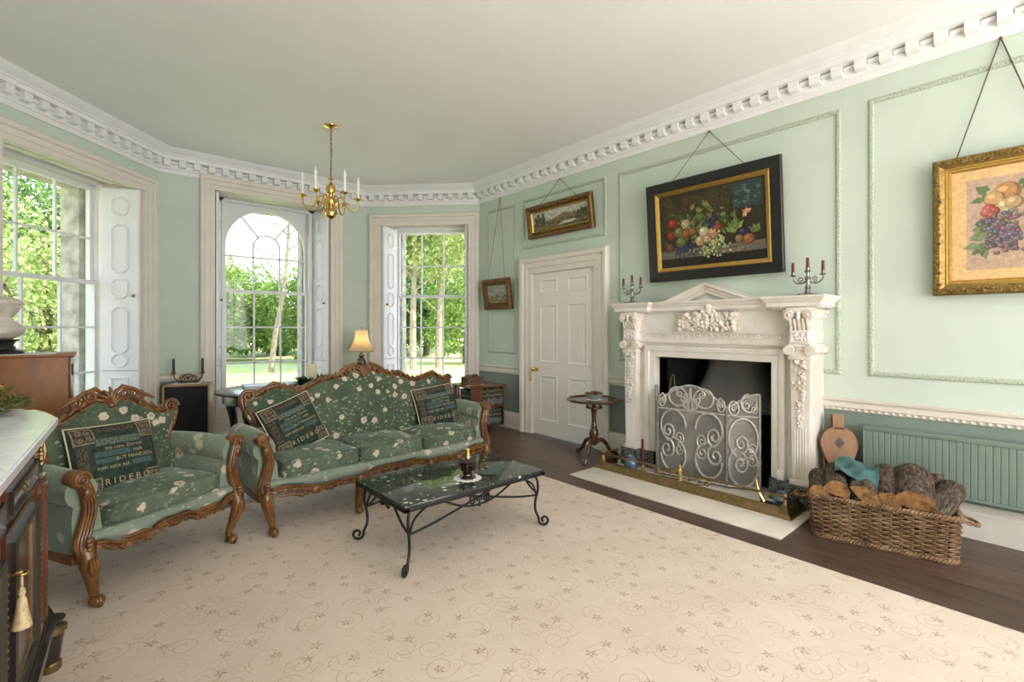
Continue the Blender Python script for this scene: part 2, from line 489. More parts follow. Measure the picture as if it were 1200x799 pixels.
def m_carpet():
    t = NT('cream_scroll_carpet')
    base = t.ramp(t.noise(3, 4), [(0.3, (0.70, 0.575, 0.46)), (0.7, (0.765, 0.64, 0.525))])
    fine = t.noise(420, 2)
    base = t.mix(t.math('MULTIPLY', fine, 0.16), base, (0.42, 0.31, 0.20))
    def cell(scale, rnd, rot=0.0, loc=(0, 0, 0)):
        v = t.map('Object', (1, 1, 0.0), (0, 0, rot), loc)
        wob = t.n.new('ShaderNodeTexNoise'); wob.inputs['Scale'].default_value = 9
        t.l.new(v, wob.inputs['Vector'])
        off = t.vmath('SCALE', t.vmath('SUBTRACT', wob.outputs['Color'], (0.5, 0.5, 0.5)))
        off.node.inputs['Scale'].default_value = 0.02
        v = t.vmath('ADD', v, off)
        x = t.voro(scale, v, rnd=rnd, dims='2D', out=None)
        loc_ = t.vmath('SUBTRACT', t.vmath('SCALE', v), t.vmath('SCALE', x.outputs['Position']))
        # Position comes back in the unscaled space
        for n_ in (loc_.node.inputs[0].links[0].from_node, loc_.node.inputs[1].links[0].from_node):
            n_.inputs['Scale'].default_value = scale
        s = t.n.new('ShaderNodeSeparateXYZ'); t.l.new(loc_, s.inputs[0])
        cs = t.n.new('ShaderNodeSeparateColor'); t.l.new(x.outputs['Color'], cs.inputs[0])
        ang = t.math('ADD', t.math('ARCTAN2', s.outputs['Y'], s.outputs['X']), t.math('MULTIPLY', cs.outputs[0], 6.28))
        return x.outputs['Distance'], ang, cs.outputs[1]
    # five-petalled sprigs
    d, a, rnd = cell(6.4, 0.8)
    pet = t.math('ADD', t.math('MULTIPLY', t.math('COSINE', t.math('MULTIPLY', a, 5)), 0.055), 0.105)
    fl = t.math('LESS_THAN', d, pet)
    hole = t.math('GREATER_THAN', d, 0.03)
    fl = t.math('MULTIPLY', t.math('MULTIPLY', fl, hole), t.ramp(t.noise(70, 2), [(0.35, 0.25), (0.6, 0.8)]))
    col = t.mix(fl, base, (0.36, 0.235, 0.135))
    # curling tendrils: arms of a spiral round each cell point
    for sc, rot, loc, w, rmax, st, c in ((5.6, 0.5, (0.13, 0.31, 0), 0.055, 0.40, 0.62, (0.46, 0.31, 0.18)), (9.0, 1.1, (0.41, 0.05, 0), 0.08, 0.33, 0.5, (0.52, 0.36, 0.22))):
        d, a, rnd = cell(sc, 0.8, rot, loc)
        ph = t.math('SUBTRACT', t.math('MULTIPLY', d, 5.2), t.math('DIVIDE', a, 6.2832))
        fr = t.math('ABSOLUTE', t.math('SUBTRACT', t.math('FRACT', ph), 0.5))
        ln = t.math('LESS_THAN', fr, w)
        ins = t.math('MULTIPLY', t.math('LESS_THAN', d, rmax), t.math('GREATER_THAN', d, 0.06))
        brk = t.ramp(t.noise(11, 2), [(0.37, 0.0), (0.47, st)])
        col = t.mix(t.math('MULTIPLY', t.math('MULTIPLY', ln, ins), brk), col, c)
    t.bump(fine, 0.25, 0.002)
    return t.done(col, 0.95, spec=0.15, **{'Sheen Weight': 0.15})
M['carpet'] = m_carpet()

def m_floral(name, base_lo, base_hi, fscale=9.0, density=0.30, seed=(0, 0, 0), sheen=0.35):
    t = NT(name)
    v = t.map('Object', (1, 1, 1), (0.2, 0.3, 0.1), seed)
    n = t.noise(4, 5, v, 0.6, 0.5)
    n2 = t.noise(50, 2, v)
    base = t.ramp(t.math('ADD', t.math('MULTIPLY', n, 0.8), t.math('MULTIPLY', n2, 0.2)), [(0.35, base_lo), (0.68, base_hi)])
    wob = t.noise(48, 3, v)
    wob2 = t.noise(20, 2, v)
    # trailing stems and leaf flecks
    lf = t.math('ADD', t.voro(24, t.map('Object', (1, 1, 1.5), (0.5, 0.2, 0.4), seed)), t.math('MULTIPLY', wob, 0.35))
    patch = t.ramp(t.noise(6.5, 2, v), [(0.40, 0.0), (0.50, 0.75)])
    col = t.mix(t.math('MULTIPLY', t.ramp(lf, [(0.39, 1.0), (0.46, 0.0)]), patch), base, (0.33, 0.35, 0.25))
    st = t.math('ABSOLUTE', t.math('SUBTRACT', t.noise(9, 3, v, 0.5, 1.0), 0.5))
    col = t.mix(t.ramp(st, [(0.0, 0.45), (0.012, 0.0)]), col, (0.27, 0.30, 0.20))
    # blossoms
    x = t.voro(fscale, v, rnd=0.85, out=None)
    d = t.math('ADD', x.outputs['Distance'], t.math('MULTIPLY', t.math('SUBTRACT', wob, 0.5), 0.32))
    bl = t.ramp(d, [(density-0.03, 1.0), (density, 0.0)])
    cc = t.ramp(t.math('ADD', d, t.math('MULTIPLY', t.math('SUBTRACT', wob2, 0.5), 0.2)), [(0.05, (0.36, 0.23, 0.16)), (0.16, (0.60, 0.50, 0.39)), (0.3, (0.44, 0.40, 0.30))])
    col = t.mix(t.math('MULTIPLY', bl, 0.92), col, cc)
    t.bump(n2, 0.1, 0.002)
    return t.done(col, 0.85, spec=0.2, **{'Sheen Weight': sheen, 'Sheen Roughness': 0.4, 'Sheen Tint': (0.7, 0.85, 0.72, 1)})
M['velvet_back'] = m_floral('green_floral_velvet', (0.046, 0.068, 0.042), (0.092, 0.120, 0.076), 11.0, 0.295, (0, 0, 0), 0.2)
M['velvet_seat'] = m_floral('worn_green_floral_velvet', (0.046, 0.068, 0.045), (0.125, 0.155, 0.108), 9.0, 0.275, (3, 1, 2), 0.3)
M['velvet_arm'] = m_floral('faded_green_floral_velvet', (0.165, 0.20, 0.155), (0.245, 0.285, 0.22), 8.0, 0.30, (5, 2, 7), 0.35)  # arms and seat base use a paler green than back and cushions

def m_tapestry():
    t = NT('dark_green_tapestry')
    n = t.noise(30, 4)
    col = t.ramp(n, [(0.3, (0.018, 0.030, 0.024)), (0.7, (0.044, 0.058, 0.044))])
    t.bump(t.noise(220, 2), 0.25, 0.002)
    return t.done(col, 0.95, spec=0.15)
M['tapestry'] = m_tapestry()
M['tapestry_border'] = simple('brown_tapestry_scrollwork', (0.075, 0.06, 0.045), 0.95, var=0.85, scale=110, spec=0.1)
M['thread_gold'] = simple('pale_gold_thread', (0.36, 0.29, 0.17), 0.8, var=0.15, scale=60)
M['thread_tan'] = simple('tan_thread', (0.20, 0.165, 0.105), 0.85, var=0.2, scale=60)
M['thread_blue'] = simple('muted_blue_green_thread', (0.045, 0.082, 0.072), 0.85, var=0.2, scale=60)
M['piping'] = simple('cream_cord_piping', (0.52, 0.44, 0.28), 0.85, var=0.15, scale=80)

def m_bark():
    t = NT('rough_oak_bark')
    v = t.map('Object', (1, 0.3, 1))
    n = t.noise(95, 3, v); n2 = t.noise(34, 6, v, 0.7, 1.0)
    f = t.math('ADD', t.math('MULTIPLY', n, 0.45), t.math('MULTIPLY', n2, 0.55))
    col = t.ramp(f, [(0.36, (0.018, 0.013, 0.010)), (0.50, (0.088, 0.064, 0.050)), (0.66, (0.20, 0.16, 0.13))])
    t.bump(f, 0.9, 0.01)
    return t.done(col, 0.95, spec=0.1)
M['bark'] = m_bark()
M['cut_wood'] = wood('split_log_wood', (0.14, 0.055, 0.016), (0.36, 0.175, 0.06), 0.75, scale=3, stretch=(1.5, 1.5, 0.5), bump=0.25)
M['cut_end'] = simple('sawn_log_end', (0.29, 0.145, 0.052), 0.8, var=0.6, scale=26, bump=0.2)

def m_wicker():
    t = NT('brown_willow_wicker')
    n = t.noise(9, 4); n2 = t.noise(70, 2)
    f = t.math('ADD', t.math('MULTIPLY', n, 0.7), t.math('MULTIPLY', n2, 0.3))
    col = t.ramp(f, [(0.33, (0.095, 0.048, 0.022)), (0.52, (0.235, 0.135, 0.066)), (0.7, (0.36, 0.24, 0.14))])
    t.bump(n2, 0.2, 0.002)
    return t.done(col, 0.65)
M['wicker'] = m_wicker()

def m_col(name, rough=0.6, spec=0.4, nscale=40, amt=0.25, **kw):
    t = NT(name)
    a = t.n.new('ShaderNodeAttribute'); a.attribute_name = 'Col'
    n = t.noise(nscale, 4)
    lo = t.vmath('SCALE', a.outputs['Color']); lo.node.inputs['Scale'].default_value = 1-amt
    hi = t.vmath('SCALE', a.outputs['Color']); hi.node.inputs['Scale'].default_value = 1+amt
    return t.done(t.mix(t.ramp(n, [(0.3, 0.0), (0.7, 1.0)]), lo, hi), rough, spec=spec, **kw)
M['oil'] = m_col('oil_paint', 0.38, 0.35, 60, 0.45)
M['watercolour'] = m_col('printed_paper', 0.8, 0.2, 50, 0.15)
M['bookcloth'] = m_col('book_bindings', 0.5, 0.4, 60, 0.15)

def m_panelmould():
    t = NT('stencilled_panel_moulding')
    v = t.voro(95, rnd=0.7)
    f = t.math('ADD', v, t.math('MULTIPLY', t.noise(130, 2), 0.5))
    col = t.ramp(f, [(0.38, (0.13, 0.15, 0.10)), (0.50, (0.34, 0.39, 0.29)), (0.75, (0.50, 0.57, 0.46))])
    t.bump(f, 0.4, 0.004)
    return t.done(col, 0.7)
M['panel_mould'] = m_panelmould()

def m_glass():
    t = NT('window_glass')
    tr = t.n.new('ShaderNodeBsdfTransparent'); tr.inputs[0].default_value = (0.97, 0.985, 0.98, 1)
    gl = t.n.new('ShaderNodeBsdfGlossy'); gl.inputs['Roughness'].default_value = 0.02
    lw = t.n.new('ShaderNodeLayerWeight'); lw.inputs[0].default_value = 0.5
    fr = t.math('ADD', t.math('MULTIPLY', t.math('POWER', lw.outputs['Facing'], 4.0), 0.7), 0.03).node
    mx = t.n.new('ShaderNodeMixShader')
    t.l.new(t.math('MULTIPLY', fr.outputs[0], 0.8), mx.inputs[0]); t.l.new(tr.outputs[0], mx.inputs[1]); t.l.new(gl.outputs[0], mx.inputs[2])
    t.l.new(mx.outputs[0], t.out.inputs['Surface'])
    return t.mat
M['glass'] = m_glass()
def m_picglass():
    t = NT('picture_glass')
    tr = t.n.new('ShaderNodeBsdfTransparent')
    gl = t.n.new('ShaderNodeBsdfGlossy'); gl.inputs['Roughness'].default_value = 0.03
    lw = t.n.new('ShaderNodeLayerWeight'); lw.inputs[0].default_value = 0.5
    fr = t.math('ADD', t.math('MULTIPLY', t.math('POWER', lw.outputs['Facing'], 4.0), 0.6), 0.035).node
    mx = t.n.new('ShaderNodeMixShader')
    t.l.new(fr.outputs[0], mx.inputs[0]); t.l.new(tr.outputs[0], mx.inputs[1]); t.l.new(gl.outputs[0], mx.inputs[2])
    t.l.new(mx.outputs[0], t.out.inputs['Surface'])
    return t.mat
M['picture_glass'] = m_picglass()
def m_bottle():
    t = NT('smoky_brown_glass')
    return t.done((0.020, 0.009, 0.006), 0.06, spec=0.7, **{'Coat Weight': 0.5})
M['bottle'] = m_bottle()
def m_shade():
    t = NT('cream_silk_lampshade')
    tl = t.n.new('ShaderNodeBsdfTranslucent'); tl.inputs[0].default_value = (0.95, 0.72, 0.42, 1)
    df = t.n.new('ShaderNodeBsdfDiffuse'); df.inputs[0].default_value = (0.78, 0.62, 0.40, 1)
    mx = t.n.new('ShaderNodeMixShader'); mx.inputs[0].default_value = 0.5
    t.l.new(df.outputs[0], mx.inputs[1]); t.l.new(tl.outputs[0], mx.inputs[2]); t.l.new(mx.outputs[0], t.out.inputs['Surface'])
    return t.mat
M['shade'] = m_shade()
def m_emit(name, c, s):
    t = NT(name)
    return t.done(c, 0.4, **{'Emission Color': (*c, 1), 'Emission Strength': s})
M['bulb_lit'] = m_emit('lit_lamp_bulb', (1.0, 0.72, 0.36), 3.0)

def m_leaves(name, lo, hi, trans=0.45):
    t = NT(name)
    a = t.n.new('ShaderNodeAttribute'); a.attribute_name = 'Col'
    s = t.n.new('ShaderNodeSeparateColor'); t.l.new(a.outputs['Color'], s.inputs[0])
    col = t.ramp(s.outputs[0], [(0.0, lo), (1.0, hi)])
    t.done(col, 0.6, spec=0.2)
    tl = t.n.new('ShaderNodeBsdfTranslucent'); t.l.new(col, tl.inputs[0])
    mx = t.n.new('ShaderNodeMixShader'); mx.inputs[0].default_value = trans
    t.l.new(t.b.outputs[0], mx.inputs[1]); t.l.new(tl.outputs[0], mx.inputs[2]); t.l.new(mx.outputs[0], t.out.inputs['Surface'])
    return t.mat
M['leaves'] = m_leaves('sunlit_tree_leaves', (0.14, 0.25, 0.06), (0.46, 0.57, 0.17))
M['leaves_dark'] = m_leaves('deep_green_tree_leaves', (0.06, 0.135, 0.045), (0.27, 0.40, 0.12))
M['leaves_yellow'] = m_leaves('yellow_green_leaves', (0.25, 0.34, 0.10), (0.58, 0.63, 0.29))
M['trunk'] = simple('pale_tree_bark', (0.34, 0.27, 0.21), 0.9, var=0.35, scale=6, bump=0.4, bscale=15)
M['trunk_dark'] = simple('brown_tree_bark', (0.13, 0.10, 0.07), 0.9, var=0.35, scale=6)
def m_lawn():
    t = NT('mown_lawn')
    n = t.noise(0.35, 5); n2 = t.noise(14, 4)
    f = t.math('ADD', t.math('MULTIPLY', n, 0.6), t.math('MULTIPLY', n2, 0.4))
    col = t.ramp(f, [(0.35, (0.38, 0.43, 0.16)), (0.65, (0.62, 0.62, 0.32))])
    return t.done(col, 0.9, spec=0.1)
M['lawn'] = m_lawn()
# ------------------------------------------------------------------ room shell
XR, XL, YB, YE = 4.22, -0.815, -2.30, 6.80
ZC = 3.36
CORN = [(-0.815, 5.23), (0.57, YE), (3.05, YE), (XR, 5.58), (XR, YB), (XL, YB)]   # clockwise: outward is to the left

class Wall:
    def __init__(self, a, b):
        self.a = Vector(a); self.b = Vector(b); d = self.b-self.a
        self.L = d.length; self.u = d/self.L; self.n = Vector((-self.u.y, self.u.x))
    def P(self, s, z, d=0.0):
        """point s along the wall, z up, d outward (negative = into the room)"""
        q = self.a + self.u*s + self.n*d
        return Vector((q.x, q.y, z))
    def IN(self, s, z, h):
        return self.P(s, z, -h)
W = {k: Wall(CORN[i], CORN[(i+1) % 6]) for i, k in enumerate(['A', 'B', 'C', 'R', 'K', 'L'])}
def sR(y): return 5.58-y

def make_wall(name, w, holes, label, dado=True):
    b = MB()
    ss = sorted({0.0, w.L} | {h[0] for h in holes} | {h[1] for h in holes})
    zz = sorted({0.0, 0.76, ZC+0.02} | {h[2] for h in holes} | {h[3] for h in holes})
    for i in range(len(ss)-1):
        for j in range(len(zz)-1):
            cs, cz = (ss[i]+ss[i+1])/2, (zz[j]+zz[j+1])/2
            if any(h[0] < cs < h[1] and h[2] < cz < h[3] for h in holes): continue
            b.m = 1 if (dado and cz < 0.76) else 0
            b.poly([w.P(ss[i], zz[j]), w.P(ss[i+1], zz[j]), w.P(ss[i+1], zz[j+1]), w.P(ss[i], zz[j+1])])
    o = b.build(name, [M['paint_green'], M['paint_dado']], smooth=0, recalc=False)
    return tag(o, label, 'wall', kind='structure')

# window specs (last: sideways offset of the sashes): wall, centre, half opening, half casing, inner top, casing top, glass half width, glass top, depth
WIN = [('A', 1.150, 0.742, 0.905, 2.825, 2.970, 0.565, 2.80, 0.045),
       ('B', 1.262, 0.700, 0.862, 3.000, 3.105, 0.50, 2.92, 0.0),
       ('C', 0.875, 0.650, 0.812, 2.825, 2.955, 0.52, 2.80, 0.0)]
holes = {k: [(c-hi, c+hi, 0.0, zt)] for k, c, hi, ho, zt, zo, gh, gt, co in WIN}
DOORY = (3.466, 4.472); DOORZ = 2.012
FY = 2.05                                           # fireplace centre
make_wall('wall_left_bay', W['A'], holes['A'], 'green painted bay wall around the large left-hand sash window')
make_wall('wall_end', W['B'], holes['B'], 'green painted end wall around the arched window')
make_wall('wall_right_bay', W['C'], holes['C'], 'green painted angled wall around the window behind the sofa')
make_wall('wall_right', W['R'], [(sR(DOORY[1]), sR(DOORY[0]), 0, DOORZ), (sR(FY+0.516), sR(FY-0.516), 0, 1.061)],
          'long pale green wall with the fireplace, door and framed pictures')
BW = [(XR-x-0.55, XR-x+0.55, 0.5, 2.95) for x in (0.55, 1.85, 3.15)]  # openings added in the unseen back wall for the fill lights
make_wall('wall_back', W['K'], BW, 'green wall with three windows at the near end of the room')
make_wall('wall_left', W['L'], [], 'green side wall behind the marble-topped cabinet')

b = MB(); b.box(-1.6, 5.4, -3.4, 8.0, -0.16, 0.0)
tag(b.build('floor', M['floor'], smooth=0), 'dark stained wooden floorboards', 'floor', kind='structure')
b = MB(); b.box(-1.6, 5.4, -2.5, 7.75, ZC, ZC+0.35)
tag(b.build('ceiling', M['ceiling'], smooth=0), 'plain off-white ceiling', 'ceiling', kind='structure')

# cornice with modillion blocks, one per wall
CP = [(0.0, 3.105), (-0.014, 3.105), (-0.022, 3.125), (-0.022, 3.145), (-0.034, 3.152), (-0.04, 3.168), (-0.04, 3.232), (-0.052, 3.24),
      (-0.118, 3.244), (-0.120, 3.283), (-0.132, 3.287), (-0.137, 3.30), (-0.165, 3.318), (-0.195, 3.345), (-0.205, 3.3595), (0.0, 3.3595)]
names = {'A': 'trim_1', 'B': 'trim_2', 'C': 'trim_3', 'R': 'trim_4', 'K': 'trim_5', 'L': 'trim_6'}
lab = {'A': 'white plaster cornice above the left-hand bay window', 'B': 'white plaster cornice above the arched window',
       'C': 'white plaster cornice above the right-hand bay window', 'R': 'white plaster block cornice along the fireplace wall',
       'K': 'white plaster cornice at the near end', 'L': 'white plaster cornice above the side wall'}
for i, k in enumerate('ABCRKL'):
    w = W[k]; b = MB()
    p0, p1 = w.a, w.b
    pm = Vector(CORN[i-1]); pn = Vector(CORN[(i+2) % 6])
    def mit(p, d0, d1):
        n0 = Vector((-d0.y, d0.x)); n1 = Vector((-d1.y, d1.x)); m_ = n0+n1
        return m_/(m_.length_squared/2)
    m0 = mit(p0, (p0-pm).normalized(), w.u); m1 = mit(p1, w.u, (pn-p1).normalized())
    n = len(CP)
    vv = [((p0+m0*o).x, (p0+m0*o).y, z) for o, z in CP] + [((p1+m1*o).x, (p1+m1*o).y, z) for o, z in CP]
    b.add(vv, [(a, a+1, n+a+1, n+a) for a in range(n-1)])
    pitch = 0.145; cnt = int((w.L-0.12)/pitch); st = (w.L-cnt*pitch)/2
    for q in range(cnt+1):
        s = st+q*pitch
        sec = [(0.036, 3.168), (0.088, 3.178), (0.1, 3.200), (0.1, 3.244), (0.036, 3.244)]
        b.prism(sec, lambda h, z, s_: w.P(s_, z, -h), s-0.034, s+0.034)
        if q < cnt:                                            # little scroll in the gap, under the corona
            sc = [(0.04+0.020*math.cos(a), 3.219+0.016*math.sin(a)) for a in [R(x) for x in range(0, 360, 45)]]
            b.prism(sc, lambda h, z, s_: w.P(s_, z, -h-0.014), s+0.040, s+pitch-0.040)
    tag(b.build(names[k], M['plaster'], smooth=30), lab[k], 'cornice', kind='structure')

# straight mouldings
DADO = [(0, 0.718), (0.010, 0.718), (0.012, 0.735), (0.024, 0.745), (0.024, 0.762), (0.014, 0.770), (0.014, 0.782), (0.032, 0.792), (0.036, 0.808), (0.0, 0.814)]
BASE = [(0, 0.0), (0.026, 0.0), (0.026, 0.160), (0.018, 0.170), (0.018, 0.185), (0.010, 0.195), (0.006, 0.212), (0, 0.215)]
def run(b, w, s0, s1, prof):
    b.prism(prof, lambda h, z, s_: w.P(s_, z, -h), s0, s1)
rows = [('R', 0.0, sR(4.685)), ('R', sR(3.32), sR(2.86)), ('R', sR(1.235), W['R'].L)]
for nm, pr, lb, cat in (('trim_7', DADO, 'cream dado rail along the fireplace wall', 'dado rail'), ('baseboard_right', BASE, 'cream skirting board along the fireplace wall', 'skirting board')):
    b = MB()
    for k, s0, s1 in rows: run(b, W[k], s0, s1, pr)
    if nm == 'trim_7':                                           # egg-like beading under the rail
        for k, s0, s1 in rows:
            for q in range(int((s1-s0)/0.04)):
                s = s0+0.02+q*0.04
                if W['R'].P(s, 0).y < -0.4: break
                b.ball(W[k].P(s, 0.730, -0.012), 0.014, 0.014, 0.010, 6, 4)
    tag(b.build(nm, M['trim']), lb, cat, kind='structure')
for nm, pr, lb, cat in (('trim_8', DADO, 'cream dado rail beside the arched window', 'dado rail'), ('baseboard_end', BASE, 'cream skirting board beside the arched window', 'skirting board')):
    b = MB()
    run(b, W['B'], 0.0, 0.40, pr); run(b, W['B'], 2.124, W['B'].L, pr)
    tag(b.build(nm, M['trim']), lb, cat, kind='structure')
for nm, pr, lb, cat in (('trim_9', DADO, 'cream dado rail on the side wall', 'dado rail'), ('baseboard_left', BASE, 'cream skirting board on the side wall', 'skirting board')):
    b = MB(); run(b, W['L'], 0.0, W['L'].L, pr)
    tag(b.build(nm, M['trim']), lb, cat, kind='structure')

# decorative panel mouldings on the right wall
PM = [(0.0, 0.001), (0.002, 0.010), (0.010, 0.016), (0.024, 0.016), (0.032, 0.010), (0.034, 0.001)]
for i, (ya, yb, za, zb, lb) in enumerate([(0.956, -1.6, 0.985, 2.962, 'carved panel moulding around the framed print'), (3.133, 1.124, 0.985, 2.960, 'carved panel moulding around the still life painting'),
                            (4.650, 3.301, 2.335, 2.972, 'carved panel moulding above the door'), (5.375, 4.785, 0.985, 2.965, 'tall narrow carved panel moulding beside the door')]):
    b = MB(); s0, s1 = sR(ya), sR(yb)
    if i == 1:                                                   # interrupted by the chimneypiece
        b.mould([(sR(2.90), za), (s0, za), (s0, zb), (s1, zb), (s1, za), (sR(1.225), za)], [(-o, h) for o, h in PM], W['R'].IN)
    else:
        b.mould([(s0, za), (s0, zb), (s1, zb), (s1, za)], [(-o, h) for o, h in PM], W['R'].IN, closed=True)
    tag(b.build('trim_%d' % (10+i), M['panel_mould']), lb, 'wall moulding', kind='structure')

# ------------------------------------------------------------------ windows
CASE = [(0.0, 0.0), (0.0, 0.022), (0.014, 0.028), (0.05, 0.028), (0.056, 0.036), (0.105, 0.036), (0.113, 0.05), (0.132, 0.058), (0.15, 0.058), (0.162, 0.04), (0.162, 0.0)]
def octagon(cx, cz, w_, h_, c):
    x, z = w_/2, h_/2
    return [(cx-x+c, cz-z), (cx-x, cz-z+c), (cx-x, cz+z-c), (cx-x+c, cz+z), (cx+x-c, cz+z), (cx+x, cz+z-c), (cx+x, cz-z+c), (cx+x-c, cz-z)]

def shutter(parent, fn, w_, side, zt):
    """folding shutter; fn(x, z, h): x 0..w_ across the board from window side to room side, h out of the face"""
    zs = 0.868
    b = MB()
    for z0, z1 in ((zs+0.003, zt),):
        b.prism([(0.004, z0), (w_-0.004, z0), (w_-0.004, z1), (0.004, z1)], fn, -0.03, 0.0)
    ow = w_*0.46; cx = w_/2
    OP = [(0.0, 0.0), (0.004, 0.012), (0.012, 0.014), (0.022, 0.003), (0.024, 0.0)]
    kz = (zt-zs)/(2.79-zs)
    for cz, h_ in ((2.60, 0.20), (2.155, 0.52), (1.735, 0.22), (1.295, 0.50), (0.98, 0.15)):
        cz = zs+(cz-zs)*kz; h_ *= kz
        oc = octagon(cx, cz, ow, h_, ow*0.28)
        b.mould(oc, [(-o, h) for o, h in OP], fn, closed=True)
    sh = b.build('shutter', M['shutter'], parent, smooth=25)
    k = MB(); c = fn(w_*0.90, 1.675, 0.0); d = (fn(w_*0.9, 1.675, 1.0)-c)
    for r, h in ((0.008, 0.012), (0.018, 0.028)):
        k.ball(c+d*h, r if h < 0.02 else 0.017, u=10, v=6)
    k.build('knob', M['brass_old'], sh)
    b = MB()
    b.prism([(0.004, 0.24), (w_-0.004, 0.24), (w_-0.004, zs-0.003), (0.004, zs-0.003)], fn, -0.03, 0.0)
    b.mould([(cx-ow/2, 0.32), (cx-ow/2, zs-0.07), (cx+ow/2, zs-0.07), (cx+ow/2, 0.32)], [(-o, h) for o, h in OP], fn, closed=True)
    b.build('lower_shutter', M['shutter'], parent, smooth=25)

